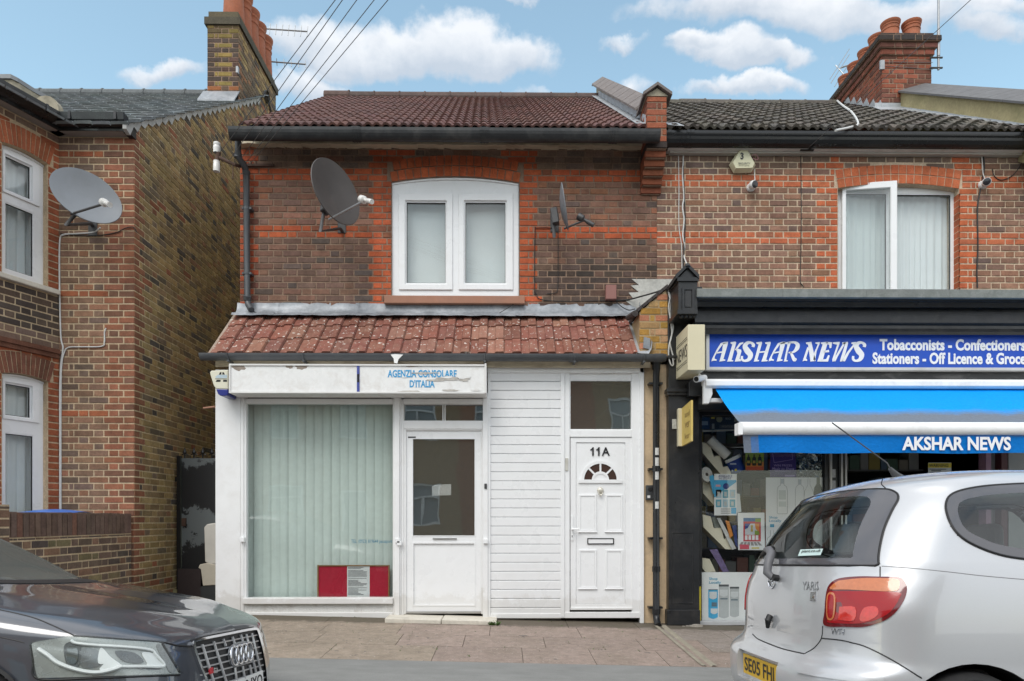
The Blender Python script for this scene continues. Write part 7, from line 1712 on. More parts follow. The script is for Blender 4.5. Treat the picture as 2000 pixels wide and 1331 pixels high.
# =================================================================== CARS
def cspline(pts, n=6):
    q = [Vector((p[0], p[1], 0)) for p in pts]; m_ = len(q); out = []
    for i in range(m_):
        a, b, c, d = q[i-1], q[i], q[(i+1) % m_], q[(i+2) % m_]
        for k in range(n):
            t = k/n; p = .5*((2*b) + (c-a)*t + (2*a-5*b+4*c-d)*t*t + (3*b-a-3*c+d)*t**3); out.append((p.x, p.y))
    return out
def ospline(pts, n=6): return [(p.x, p.y) for p in spline([(p[0], p[1], 0) for p in pts], n)]
class Body:
    def __init__(s, mb, L2W, W2L):
        s.mb = mb; s.L2W = L2W; s.W2L = W2L; s.bvh = BVHTree.FromPolygons([Vector(v) for v in mb.V], mb.F)
    def cast(s, o, d, off=0.0):
        h, n, i, _ = s.bvh.ray_cast(o, d)
        if h is None: return None
        if n.dot(d) > 0: n = -n
        return h + n*off, n
    def px(s, p, off=0.0): return s.cast(CAM, ray(*p).normalized(), off)
    def side(s, p, off=0.0, sgn=-1):      # local (x, z) seen from the near side
        return s.cast(s.L2W(p[0], sgn*3.0, p[1]), (s.L2W(p[0], 0, p[1]) - s.L2W(p[0], sgn*3.0, p[1])).normalized(), off)
    def rear(s, p, off=0.0, x=-2.0):      # local (v, z) seen along the length
        o = s.L2W(x, p[0], p[1]); return s.cast(o, (s.L2W(x+1 if x < 0 else x-1, p[0], p[1]) - o).normalized(), off)
    def patch(s, pts, fn, off=.003, rings=(1, .93, .8, .6, .4, .2), skirt=.006, m=0, mb=None):
        cx = sum(p[0] for p in pts)/len(pts); cy = sum(p[1] for p in pts)/len(pts); b = mb or MB(); R_ = []
        for k, r in enumerate(rings):
            row = []
            for p in pts:
                q = (cx+(p[0]-cx)*r, cy+(p[1]-cy)*r); h = fn(q, off)
                row.append(h[0] if h else None)
            R_.append(row)
        h = fn((cx, cy), off); cen = h[0] if h else None
        for row in R_:
            for i in range(len(row)):
                if row[i] is None: row[i] = next((row[(i+j) % len(row)] for j in range(len(row)) if row[(i+j) % len(row)] is not None), cen)
        n = len(pts); v = [p for row in R_ for p in row] + [cen]; f = []
        for k in range(len(rings)-1):
            for i in range(n): j = (i+1) % n; f.append((k*n+i, k*n+j, (k+1)*n+j, (k+1)*n+i))
        k = len(rings)-1
        for i in range(n): f.append((k*n+i, k*n+(i+1) % n, len(v)-1))
        if skirt:
            sk = []
            for i, p in enumerate(pts):
                hh = fn(p, off-skirt); sk.append(hh[0] if hh else R_[0][i])
            b0 = len(v); v += sk
            for i in range(n): j = (i+1) % n; f.append((i, b0+i, b0+j, j))
        b.add(v, f, m); return b
    def band(s, outer, inner, fn, off=.004, m=0, mb=None, skirt=.006, lev=4):
        b = mb or MB(); n = len(outer); rows_ = []
        for t in [i/lev for i in range(lev+1)]:
            row = []
            for a, c in zip(outer, inner):
                h = fn((a[0]+(c[0]-a[0])*t, a[1]+(c[1]-a[1])*t), off); row.append(h[0] if h else (row[-1] if row else None))
            for i in range(n):
                if row[i] is None: row[i] = next(r for r in row if r is not None)
            rows_.append(row)
        if skirt:
            row = []
            for i, a in enumerate(outer): h = fn(a, off-skirt); row.append(h[0] if h else rows_[0][i])
            rows_ = [row] + rows_
        v = [p for r in rows_ for p in r]; f = []
        for k in range(len(rows_)-1):
            for i in range(n): j = (i+1) % n; f.append((k*n+i, k*n+j, (k+1)*n+j, (k+1)*n+i))
        b.add(v, f, m); return b
    def line(s, pts, fn, r=.003, off=.0, n=6, mb=None, closed=False):
        b = mb or MB(); P_ = []
        for p in (cspline(pts, n) if closed else ospline(pts, n)):
            h = fn(p, off)
            if h: P_.append(h[0])
        if closed and P_: P_.append(P_[0])
        if len(P_) > 1: b.tube(P_, r, 6)
        return b
    def mirror(s, mb):
        b = MB(); b.merge(mb); q = []
        for v in mb.V: x, y, z = s.W2L(Vector(v)); q.append(tuple(s.L2W(x, -y, z)))
        i = len(b.V); b.V += q; b.F += [tuple(k+i for k in f)[::-1] for f in mb.F]; b.M += mb.M; b.C += mb.C; return b
    def drop(s, test):      # remove faces whose centre (in local coordinates) satisfies test
        keep = []
        for k, f in enumerate(s.mb.F):
            c = Vector((0,0,0))
            for i in f: c += Vector(s.mb.V[i])
            if not test(*s.W2L(c/len(f))): keep.append(k)
        s.mb.F = [s.mb.F[k] for k in keep]; s.mb.M = [s.mb.M[k] for k in keep]; s.mb.C = [s.mb.C[k] for k in keep]
def inside(p, poly):
    x, y = p; c = False; n = len(poly)
    for i in range(n):
        (x0_, y0_), (x1_, y1_) = poly[i], poly[i-1]
        if (y0_ > y) != (y1_ > y) and x < (x1_-x0_)*(y-y0_)/(y1_-y0_)+x0_: c = not c
    return c
def scale_poly(pts, d):      # move an outline inwards by d (approx)
    cx = sum(p[0] for p in pts)/len(pts); cy = sum(p[1] for p in pts)/len(pts); out = []
    for i, p in enumerate(pts):
        a, c = pts[i-1], pts[(i+1) % len(pts)]; tx, ty = c[0]-a[0], c[1]-a[1]; L = math.hypot(tx, ty) or 1; nx, ny = -ty/L, tx/L
        if (cx-p[0])*nx+(cy-p[1])*ny < 0: nx, ny = -nx, -ny
        dd = d(p) if callable(d) else d; out.append((p[0]+nx*dd, p[1]+ny*dd))
    return out
def make_frame(X0, yc, zg, roll, fwd):
    cs, sn = math.cos(roll), math.sin(roll)
    def L2W(x, v, z): return Vector((X0 + fwd*x, yc + v*cs + z*sn, zg + z*cs - v*sn))
    def W2L(p): a, c = p.y-yc, p.z-zg; return ((p.x-X0)*fwd, a*cs - c*sn, c*cs + a*sn)
    return L2W, W2L
CARGLASS = glassmat('car_glass', (.80, .85, .84), .085, fk=.5)
CHROME = pbr('chrome', (.72,.73,.75), .12, metal=1.0)
RUBBER = pbr('rubber_trim', (.012,.012,.013), .55)
CERAM = pbr('ceramic_band', (.085,.085,.095), .12, spec=.6, coat=.5)
TYRE = pbr('tyre', (.016,.016,.017), .8, .15, 20)
ALLOY = pbr('alloy', (.45,.46,.48), .3, metal=.8)
INTER = pbr('car_interior', (.16,.162,.165), .85)
SEAT = pbr('seat_cloth', (.26,.265,.27), .9)
def carpaint(name, col, metal, rough, flake=.0, dust=None, cior=1.5):
    m, nt, o = newmat(name); b = nt.nodes.new('ShaderNodeBsdfPrincipled'); nt.links.new(b.outputs[0], o.inputs[0]); v = coords(nt)
    c = mix(nt, 1.0, col, ramp(nt, noise(nt, v, 900, 2), [(.35, 1-flake), (.65, 1+flake)]), 'MULTIPLY')
    if dust: c = mix(nt, ramp(nt, noise(nt, v, 2.5, 7, .7), [(.25, dust[1]*.55), (.75, dust[1])]), c, dust[0])
    setin(nt, b, 'Base Color', c); b.inputs['Metallic'].default_value = metal; b.inputs['Roughness'].default_value = rough
    b.inputs['Coat Weight'].default_value = 1.0; b.inputs['Coat Roughness'].default_value = .025; b.inputs['Coat IOR'].default_value = cior
    return m
def wheel(parent, L2W, x, v, z, r, sgn, w=.19):
    ax = (L2W(0, 1, 0) - L2W(0, 0, 0)).normalized()*sgn; c = L2W(x, v, z)
    b = MB(); b.lathe([(r*.62, -w/2), (r*.9, -w/2), (r*.985, -w*.36), (r, -w*.2), (r, w*.2), (r*.985, w*.36), (r*.9, w/2), (r*.64, w*.46)], c, ax, 36); wh = part('wheel', b, TYRE, parent, smooth=True)
    b = MB(); b.lathe([(r*.64, w*.46), (r*.60, w*.40), (r*.58, w*.1), (r*.2, w*.05), (.0, w*.05)], c, ax, 30)
    u = Vector((1,0,0)); u = (u - ax*u.dot(ax)).normalized(); t = ax.cross(u)
    for k in range(10):
        a = 2*math.pi*k/10; d = u*math.cos(a)+t*math.sin(a); e = -u*math.sin(a)+t*math.cos(a); A, B = c+d*r*.13+ax*w*.36, c+d*r*.61+ax*w*.40
        b.prism([A-e*.026, B-e*.02, B+e*.02, A+e*.026], -ax*.04)
    b.lathe([(0, w*.42), (r*.13, w*.40), (r*.17, w*.3), (r*.17, w*.05)], c, ax, 18); part('rim', b, ALLOY, wh, smooth=True)
    return wh
# ------------------------------------------------------------------ silver hatchback
YX, YC = 1.372, 3.72
yL2W, yW2L = make_frame(YX, YC, .012-.065*(YC-2.85)+.0, .062, 1)
lev = [ # z, x rear, x front, half width, rear corner depth, exponent
 (.17,.16,3.42,.70,.40,3.0),(.24,.06,3.54,.775,.42,3.0),(.34,.012,3.60,.812,.44,3.0),(.44,.0,3.63,.826,.45,3.0),(.52,.004,3.63,.83,.45,3.0),(.565,.03,3.62,.831,.44,3.0),(.61,.072,3.60,.831,.42,3.1),(.66,.088,3.57,.832,.40,3.2),
 (.74,.093,3.50,.832,.40,3.2),(.84,.098,3.28,.829,.40,3.2),(.93,.108,2.98,.822,.40,3.2),(1.0,.122,2.80,.812,.40,3.2),(1.045,.135,2.70,.802,.40,3.2),(1.075,.15,2.66,.793,.40,3.2),
 (1.15,.196,2.52,.768,.40,3.2),(1.23,.25,2.36,.741,.40,3.2),(1.31,.312,2.20,.712,.40,3.2),(1.37,.362,2.07,.686,.42,3.1),(1.415,.41,1.96,.655,.44,3.0),(1.448,.47,1.86,.612,.46,2.8),(1.475,.56,1.76,.55,.5,2.6),(1.497,.70,1.66,.45,.5,2.5),(1.512,.88,1.55,.31,.4,2.4),(1.519,1.05,1.45,.15,.2,2.3)]
def refine(levs, n):
    pts = levs; out = []
    for i in range(len(pts)-1):
        a, b, c, d = pts[max(i-1, 0)], pts[i], pts[i+1], pts[min(i+2, len(pts)-1)]
        for k in range(n):
            t = k/n; out.append(tuple(.5*((2*q) + (r-p)*t + (2*p-5*q+4*r-s_)*t*t + (3*q-p-3*r+s_)*t**3) for p, q, r, s_ in zip(a, b, c, d)))
    return out + [pts[-1]]
def planslice(l, L2W, nr=22, ns=26, nf=18, af=.75, nfx=2.5):
    z, xr, xf, w, a, e = l; half = []; af = min(af, (xf-xr)*.45); a = min(a, (xf-xr)*.45)
    for i in range(nr+1):
        p = math.pi/2*i/nr; half.append((xr + a*(1-math.cos(p)**(2/e)), w*math.sin(p)**(2/e)*(1.0)))
    for i in range(1, ns):
        t = i/ns; x = xr+a+(xf-af-xr-a)*t; half.append((x, w*(1+.0*t)))
    for i in range(nf+1):
        p = math.pi/2*(1-i/nf); half.append((xf-af*(1-math.cos(p)**(2/nfx)), w*math.sin(p)**(2/nfx)))
    ring = [(x, -v) for x, v in half] + [(x, v) for x, v in half[1:-1][::-1]]
    return [L2W(x, v, z) for x, v in ring]
def closed_loft(slices):
    n = len(slices[0]); b = MB(); v = [p for s in slices for p in s]; f = []
    for k in range(len(slices)-1):
        for i in range(n): j = (i+1) % n; f.append((k*n+i, k*n+j, (k+1)*n+j, (k+1)*n+i))
    b.add(v, f); b.F.append(tuple(range(n))[::-1]); b.F.append(tuple(range((len(slices)-1)*n, len(slices)*n))); b.M += [0, 0]; b.C += [(1,1,1)]*2
    return b
def bool_cut(mb, cutters):
    me = bpy.data.meshes.new('tmp'); me.from_pydata(mb.V, [], mb.F); o = bpy.data.objects.new('tmp', me); COL.objects.link(o); cs = []
    bm = bmesh.new(); bm.from_mesh(me); bmesh.ops.remove_doubles(bm, verts=bm.verts, dist=1e-5); bmesh.ops.recalc_face_normals(bm, faces=bm.faces); bm.to_mesh(me); bm.free()
    for c in cutters:
        m2 = bpy.data.meshes.new('tmpc'); m2.from_pydata(c.V, [], c.F); o2 = bpy.data.objects.new('tmpc', m2); COL.objects.link(o2)
        bm = bmesh.new(); bm.from_mesh(m2); bmesh.ops.recalc_face_normals(bm, faces=bm.faces); bm.to_mesh(m2); bm.free()
        md = o.modifiers.new('b', 'BOOLEAN'); md.operation = 'DIFFERENCE'; md.solver = 'EXACT'; md.object = o2; cs.append(o2)
    dg = bpy.context.evaluated_depsgraph_get(); e = bpy.data.meshes.new_from_object(o.evaluated_get(dg))
    b = MB(); b.add([v.co.copy() for v in e.vertices], [tuple(p.vertices) for p in e.polygons])
    for q in cs + [o]: bpy.data.objects.remove(q)
    return b
WX, WXF, WR = .66, 3.03, .29
lev = [(z if z < 1 else 1+(z-1)*1.035, xr, xf, w, (.50 if .9 < z < 1.4 else max(a, .44) if z < 1.4 else a), (2.45 if .98 < z else 2.7 if z > .58 else e)) for z, xr, xf, w, a, e in lev]
slices = [planslice(l, yL2W) for l in refine(lev, 4)]
body = closed_loft(slices)
def archcut(L2W, x, z, r, sgn, v0, v1):
    b = MB(); ax = (L2W(0,1,0)-L2W(0,0,0))*sgn; c = L2W(x, 0, z); b.tube([c+ax*v0, c+ax*v1], r, 40); return b
rec_ = MB(); vv_ = [yL2W(x, v, z) for z in (.392, .548) for x, v in ((-.2, -.305), (.045, -.29), (.045, .29), (-.2, .305))]; rec_.add(vv_, [(0,3,2,1),(4,5,6,7),(0,1,5,4),(1,2,6,5),(2,3,7,6),(3,0,4,7)])
body = bool_cut(body, [rec_] + [archcut(yL2W, x, .255, .365, s, .52, 1.1) for x in (WX, WXF) for s in (-1, 1)])
Y = Body(body, yL2W, yW2L)
ya = root('silver_hatchback', 'silver three door hatchback parked at the kerb, seen from its rear corner', 'car', yL2W(1.8, 0, 0))
SILVER = carpaint('silver_paint', (.54,.555,.58), .4, .34, .05, dust=((.42,.41,.39), .18))
# rear window (local v, z seen from behind)
RWo = ospline([(-.695,1.05),(-.670,1.10),(-.628,1.20),(-.592,1.30),(-.57,1.36),(-.53,1.398),(-.46,1.418),(-.25,1.43),(0,1.435),(.25,1.43),(.46,1.418),(.53,1.398),(.57,1.36),(.592,1.30),(.628,1.20),(.670,1.10),(.695,1.05)], 5)+[(.685-1.37*i/14,1.043) for i in range(15)]
def shrink(pts, a, c): return [(p[0]*a, 1.24+(p[1]-1.24)*c) for p in pts]
RWi = shrink(RWo, .845, .83)
rearf = lambda p, off=0.0: Y.rear(p, off)
gl = Y.patch(RWi, rearf, .003, skirt=0); bd = Y.band(RWo, RWi, rearf, .004)
QWo = cspline([(0.640,1.240),(0.650,1.320),(0.700,1.375),(0.815,1.405),(0.995,1.420),(1.160,1.422),(1.210,1.400),(1.220,1.240),(1.210,1.070),(1.100,1.058),(0.995,1.065),(0.845,1.085),(0.735,1.125),(0.665,1.175)], 5)
QWi = scale_poly(QWo, lambda p: .045)
sidef = lambda p, off=0.0: Y.side(p, off)
gq = Y.mirror(Y.patch(QWi, sidef, .003, skirt=0)); bq = Y.mirror(Y.band(QWo, QWi, sidef, .004))
DWo = cspline([(1.27,1.06),(1.27,1.25),(1.28,1.40),(1.40,1.425),(1.70,1.425),(1.90,1.40),(2.15,1.22),(2.30,1.07),(2.0,1.06),(1.6,1.055)], 4); DWi = scale_poly(DWo, .03)
gd = Y.mirror(Y.patch(DWi, sidef, .003, skirt=0)); bd2 = Y.mirror(Y.band(DWo, DWi, sidef, .004))
frontf = lambda p, off=0.0: Y.rear(p, off, 6.0)
FWo = cspline([(-.66,1.06),(-.60,1.22),(-.53,1.37),(-.3,1.41),(0,1.42),(.3,1.41),(.53,1.37),(.60,1.22),(.66,1.06),(.3,1.04),(0,1.035),(-.3,1.04)], 4); FWi = scale_poly(FWo, .04)
gf = Y.patch(FWi, frontf, .003, skirt=0); bf = Y.band(FWo, FWi, frontf, .004)
tl_px = [(1719,1127.5),(1756,1128.5),(1768,1139),(1771,1155),(1763,1178),(1743,1202),(1717,1217),(1685,1225),(1650,1224.5),(1612,1222),(1612,1195),(1615,1160),(1622,1142),(1640,1131),(1678,1127)]
TL = ospline(tl_px + [tl_px[0]], 5)[:-1]
pxf = lambda p, off=0.0: Y.px(p, off)
tl_base = Y.patch(TL, pxf, .006, skirt=.014)
RL = pbr('red_lens', (.33,.008,.012), .15, coat=.25, spec=.4); AL_ = pbr('amber_lens', (.55,.17,.06), .1, .12, 60, coat=1.0); DR = pbr('dark_red_lens', (.13,.006,.010), .1, coat=1.0); BRL = pbr('bright_red_lens', (.62,.03,.02), .12, .2, 50, coat=1.0)
tl_amber = Y.patch(ospline([(1640,1136),(1680,1131.5),(1720,1131),(1752,1133),(1757,1140),(1752,1155),(1715,1156),(1660,1153),(1624,1152),(1630,1142)], 3), pxf, .009, skirt=.004)
tl_red = Y.patch(ospline([(1622,1156),(1670,1156),(1752,1158),(1757,1168),(1740,1195),(1712,1211),(1680,1218),(1640,1218),(1618,1216)], 3), pxf, .0085, skirt=.004)
tl_rev = Y.patch(cspline([(1619,1162),(1626,1158),(1633,1163),(1634,1185),(1631,1207),(1624,1212),(1618,1206),(1617,1180)], 3), pxf, .0105, skirt=.004); tl_rev_in = Y.patch(cspline([(1621,1165),(1626,1162),(1631,1167),(1631,1185),(1629,1204),(1624,1208),(1620,1202),(1619.5,1180)], 3), pxf, .012, skirt=.003)
tl_b1 = Y.patch(ospline([(1642,1186),(1672,1187),(1670,1212),(1640,1211)], 3), pxf, .0105, skirt=.003)
bl = Y.patch(cspline([(1681,1205),(1690,1188),(1712,1186),(1716,1200),(1700,1212),(1684,1214)], 3), pxf, .0105, skirt=.003)
# now open the body where the glass is
Yx = Body(body, yL2W, yW2L)
QI2, DI2, RI2, FI2 = scale_poly(QWo, .014), scale_poly(DWo, .012), shrink(RWo, .92, .92), scale_poly(FWo, .015)
def hole(x, v, z):
    if z < .95: return False
    if x < .62 and abs(v) < .68 and inside((v, z), RI2): return True
    if abs(v) > .45 and (inside((x, z), QI2) or inside((x, z), DI2)): return True
    return x > 1.8 and abs(v) < .64 and inside((v, z), FI2)
Yx.drop(hole); bobj = part('body', Yx.mb, SILVER, ya, smooth=True, ang=38)
def glasspart(name, g_, b_):
    out = [part(name, g, CARGLASS, ya, smooth=True, ang=180) for g in comps(g_)]
    for o, q in zip(out, comps(b_)): part('window_border', q, CERAM, o, smooth=True, ang=60)
    return out[0]
rwp = glasspart('rear_window', gl, bd); glasspart('quarter_window', gq, bq); glasspart('door_window', gd, bd2); glasspart('windscreen', gf, bf)
b = MB()
for o_, f_ in ((RWo, rearf), (QWo, sidef), (DWo, sidef), (FWo, frontf)):
    t_ = Y.line(o_, f_, .0055, .002, 1, closed=True); b.merge(Y.mirror(t_) if f_ is sidef else t_)
parts('window_seal', b, RUBBER, ya, smooth=True)
tlo = part('tail_light', tl_base, DR, ya, smooth=True, ang=60); part('amber_lens', tl_amber, AL_, tlo, smooth=True, ang=60); part('red_lens', tl_red, RL, tlo, smooth=True, ang=60); part('reverse_lens', tl_rev, AL_, tlo, smooth=True); part('lamp', tl_rev_in, RL, tlo, smooth=True); part('reflector', tl_b1, BRL, tlo, smooth=True); part('reflector', bl, BRL, tlo, smooth=True)
mm = MB(); q = Y.mirror(tl_base); nV = len(tl_base.V); mm.V = q.V[nV:]; nF = len(tl_base.F); mm.F = [tuple(k-nV for k in f) for f in q.F[nF:]]; mm.M = q.M[nF:]; mm.C = q.C[nF:]; part('tail_light', mm, RL, ya, smooth=True, ang=60)
# panel gaps
b = MB()
Y.line([(1724,936),(1722,946),(1731,955)], pxf, .0028, .0, mb=b); Y.line([(1719,1107),(1719,1117),(1719,1127)], pxf, .0028, .0, mb=b)
Y.line([(1607,1223),(1606,1240),(1602,1252),(1590,1266),(1572,1277)], pxf, .0028, .0, mb=b)
Y.line([(1470,1239),(1480,1248),(1500,1257),(1530,1268),(1571,1277.5)], pxf, .0035, .0, mb=b)
Y.line([(1604,1247),(1640,1250.5),(1665,1256),(1692,1264),(1740,1288),(1800,1325)], pxf, .0032, .0, mb=b)
parts('panel_gap', b, RUBBER, ya)
b = MB(); Y.line([(1722,1106),(1780,1110),(1850,1117),(1920,1125),(2000,1132),(2080,1138)], pxf, .0022, -.0005, mb=b); Y.line([(1724,935),(1760,932),(1800,928),(1850,925)], pxf, .002, -.0005, mb=b); part('body_crease', b, pbr('seam_grey', (.25,.25,.26), .5), ya)
b = MB(); b.merge(Y.patch(ospline([(1560,1304),(1566,1299),(1600,1303),(1660,1312),(1715,1319),(1724,1323),(1723,1332),(1700,1334),(1620,1326),(1566,1316),(1558,1310)], 3), pxf, .010, skirt=.014)); part('rub_strip', b, SILVER, ya, smooth=True, ang=60)
# number plate
pl = yL2W(.040, .0, .468); ex = (yL2W(0, -1, 0)-yL2W(0, 0, 0)); ez_ = (yL2W(.0, 0, 1)-yL2W(0, 0, 0)).normalized()
def plateM(o, ex, ez): ex = ex.normalized(); ny = ez.cross(ex).normalized(); return Matrix(((ex.x, ny.x, ez.x, o.x), (ex.y, ny.y, ez.y, o.y), (ex.z, ny.z, ez.z, o.z), (0,0,0,1)))
MP = plateM(pl, ex, ez_)
b = MB(); b.box(-.26, .26, -.006, .0, -.0555, .0555); npl = part('number_plate', b.xform(MP), pbr('yellow_plate', (.66,.40,.012), .35, .04, 9), ya)
part('plate_lettering', text_fit('SE05', -.235, .005, -.038, .040, -.0075, bold=.012, depth=.001, M=MP), INK, npl); part('plate_lettering', text_fit('FHL', .05, .235, -.038, .040, -.0075, bold=.012, depth=.001, M=MP), INK, npl)
# badges, lock, wiper
def badge(s, box, mat, fn=pxf, bold=.03, lift=.004, shear=.2, depth=.004, name='model_lettering'):
    b0 = textmb(s, 1.0, bold, shear, 1.0, .02); xs = [v[0] for v in b0.V]; zs_ = [v[2] for v in b0.V]; b = MB(); V = []
    for v in b0.V:
        p = (box[0]+(v[0]-min(xs))/(max(xs)-min(xs))*(box[2]-box[0]), box[3]-(v[2]-min(zs_))/(max(zs_)-min(zs_))*(box[3]-box[1])); h = fn(p, lift if v[1] < 0 else .0005); V.append(h[0])
    b.add(V, b0.F); return part(name, b, mat, ya if fn is pxf else au)
badge('YARIS', (1569,1136.5,1600,1153), pbr('badge_chrome', (.30,.31,.32), .35, metal=.6), bold=.0, shear=.1); badge('VVT-i', (1625,1228,1651,1239.5), CHROME, bold=.02)
b = Y.patch([(1584,1157),(1595,1156),(1594.5,1174),(1583,1174)], pxf, .004, rings=(1,.5)); part('badge', b, pbr('dull_chrome', (.42,.43,.44), .25, metal=.8), ya); b = Y.patch([(1593,1162),(1593,1171),(1586.5,1167)], pxf, .006, rings=(1,.5)); part('badge_mark', b, CHROME, ya)
def ell(cx, cy, rx, ry, n=20): return [(cx+rx*math.cos(2*math.pi*i/n), cy+ry*math.sin(2*math.pi*i/n)) for i in range(n)]
b = MB(); Y.line(ell(1508,1137,6.4,12.5), pxf, .005, .003, 1, mb=b, closed=True); Y.line(ell(1508,1131,4.6,3.4,12), pxf, .003, .005, 1, mb=b, closed=True); Y.line(ell(1508,1137,2.4,11,12), pxf, .003, .005, 1, mb=b, closed=True); part('maker_emblem', b, CHROME, ya, smooth=True)
b = MB(); h = Y.px((1509, 1206), .02)[0]; b.tube([Y.px((1508,1203), .012)[0], Y.px((1509,1212), .026)[0], Y.px((1505,1226), .016)[0]], [.016, .017, .010], 10); part('boot_lock', b, RUBBER, ya, smooth=True); b = MB(); c, n_ = Y.px((1505, 1209), .018); b.lathe([(0, .012), (.012, .010), (.016, 0), (.016, -.01)], c, n_, 14); part('key_cylinder', b, CHROME, ya, smooth=True)
b = MB(); W_ = lambda px, py, o_: Y.px((px, py), o_)[0]
b.tube([W_(1516,1131,.02), W_(1514,1122,.045), W_(1517,1106,.05), W_(1520,1090,.045), W_(1516,1082,.045), W_(1508,1081,.04)], [.018,.024,.024,.024,.022,.016], 10); part('wiper_arm', b, pbr('wiper_grey', (.13,.13,.14), .5), ya, smooth=True)
b = MB(); b.tube([W_(1524,1131,.012), W_(1524,1131,.04)], .018, 12); b.tube([W_(1520,1078,.035), W_(1506,1081,.03), W_(1495,1088,.02)], [.014,.018,.012], 8); parts('wiper_blade', b, RUBBER, ya, smooth=True)
b = MB(); c = Y.px((1614.5, 957.5), .004); 
if c: b.lathe([(0, .014), (.012, .012), (.016, 0)], c[0], c[1], 12); part('washer_jet', b, RUBBER, ya, smooth=True)
# window sticker
b = Y.patch([(1561,1086),(1566,1077.5),(1611,1075),(1605,1087.5)], pxf, .0065, rings=(1,.5), skirt=0)
def stick():
    P4 = [Y.px(p, .012) for p in ((1562,1088.5),(1606,1087),(1611,1074.5),(1567,1076))]
    return P4
st = stick(); b = MB(); b.face([p[0] for p in st]); so2 = part('window_sticker', b, pbr('sticker_mint', (.52,.66,.64), .5), rwp)
bb_ = text_fit('piant.co.uk', 0, 1, 0, 1, 0, bold=.01, depth=.0); a0_, a1_, a2_, a3_ = [p[0] for p in st]; nrm = st[0][1]
bb_.V = [tuple((a0_.lerp(a1_, .12+.84*v[0])).lerp(a3_.lerp(a2_, .12+.84*v[0]), .34+.58*v[2]) + nrm*.002) for v in bb_.V]; part('sticker_lettering', bb_, INK, ya)
# roof aerial, wheels, interior
b = MB(); A, B = P(1752, 931, 3.72), P(1738, 915, 3.70); b.tube([P(1760, 938, 3.74), A, B], [.03, .022, .010], 10); b.tube([B, P(1733, 905, 3.70), P(1625, 826, 3.66)], .0036, 8); part('roof_aerial', b, DSTEEL, ya, smooth=True)
for x in (WX, WXF):
    for s in (-1, 1):
        wheel(ya, yL2W, x, s*.735, .29, WR, s)
        b = MB(); ax = (yL2W(0,1,0)-yL2W(0,0,0))*s; c = yL2W(x, 0, .255); b.lathe([(.362, .823), (.360, .56), (.0, .55)], c, ax, 36, a0=0); part('wheel_arch_liner', b, RUBBER, ya)
b = MB()
def lb(x0_, x1_, v0_, v1_, z0_, z1_, mb=None):
    t = mb or MB(); v = [yL2W(x, v_, z) for z in (z0_, z1_) for x, v_ in ((x0_, v0_), (x1_, v0_), (x1_, v1_), (x0_, v1_))]; t.add(v, [(0,3,2,1),(4,5,6,7),(0,1,5,4),(1,2,6,5),(2,3,7,6),(3,0,4,7)]); return t
lb(.20, 2.6, -.60, .60, .50, .56, b); lb(.34, .64, -.60, .60, .96, .98, b); lb(2.2, 2.62, -.68, .68, .86, .98, b); part('cabin_floor', b, INTER, ya)
b = MB(); lb(.66, .80, -.60, .60, .55, 1.06, b); lb(1.5, 1.64, -.58, -.12, .55, 1.10, b); lb(1.5, 1.64, .12, .58, .55, 1.10, b); parts('seat_back', b, SEAT, ya, bevel=.05, seg=3)
for x, v in ((.72, -.36), (.72, .36), (1.56, -.35), (1.56, .35)):
    b = lb(x-.045, x+.045, v-.13, v+.13, 1.10, 1.29); part('headrest', b, SEAT, ya, bevel=.04, seg=3)
b = MB(); Y.patch(cspline([(-.62,.62),(-.60,.74),(-.45,.78),(-.36,.70),(-.42,.60)], 4), frontf, .004, mb=b); parts('headlight', Y.mirror(b), pbr('lamp_glass', (.5,.5,.5), .08, coat=1), ya, smooth=True)
# ------------------------------------------------------------------ dark saloon hatch on the left
AX, AC = -1.425, 3.70
aL2W, aW2L = make_frame(AX, AC, .012-.065*(AC-2.85)+.005, .078, -1)
au = root('dark_car', 'dark navy car with chrome ringed grille and long clear headlight, parked nose right', 'car', aL2W(2.1, 0, 0))
CT = [
 [(.30,0,.80),(.2,0,.778),(.12,0,.748),(.060,0,.700),(.035,0,.62),(.012,0,.52),(.0,0,.40),(.02,0,.28),(.12,0,.18)],
 [(.34,0,.81),(.24,.10,.787),(.15,.19,.752),(.068,.25,.700),(.043,.25,.62),(.020,.25,.52),(.008,.26,.40),(.03,.26,.28),(.13,.26,.18)],
 [(.45,0,.835),(.33,.2,.812),(.21,.36,.767),(.10,.46,.70),(.072,.47,.62),(.05,.48,.52),(.035,.5,.40),(.06,.5,.28),(.16,.5,.18)],
 [(.60,0,.865),(.45,.28,.847),(.31,.52,.79),(.19,.66,.715),(.155,.68,.64),(.13,.70,.54),(.11,.71,.41),(.14,.71,.28),(.22,.69,.18)],
 [(.78,0,.895),(.64,.33,.882),(.48,.63,.82),(.36,.775,.74),(.32,.80,.66),(.285,.815,.55),(.26,.82,.42),(.28,.815,.29),(.34,.79,.18)],
 [(.95,0,.925),(.85,.35,.912),(.72,.68,.855),(.62,.82,.785),(.58,.855,.69),(.55,.868,.57),(.53,.87,.43),(.53,.862,.30),(.55,.83,.18)],
 [(1.08,0,.955),(1.03,.36,.945),(.95,.70,.895),(.90,.83,.83),(.88,.872,.72),(.87,.882,.58),(.87,.882,.44),(.87,.872,.30),(.87,.84,.18)],
 [(1.17,0,.98),(1.18,.36,.97),(1.22,.69,.925),(1.24,.82,.87),(1.25,.868,.75),(1.25,.885,.6),(1.25,.885,.45),(1.25,.875,.3),(1.25,.84,.18)]]
def crm(a, b, c, d, t): return tuple(.5*((2*q)+(r-p)*t+(2*p-5*q+4*r-s_)*t*t+(3*q-p-3*r+s_)*t**3) for p, q, r, s_ in zip(a, b, c, d))
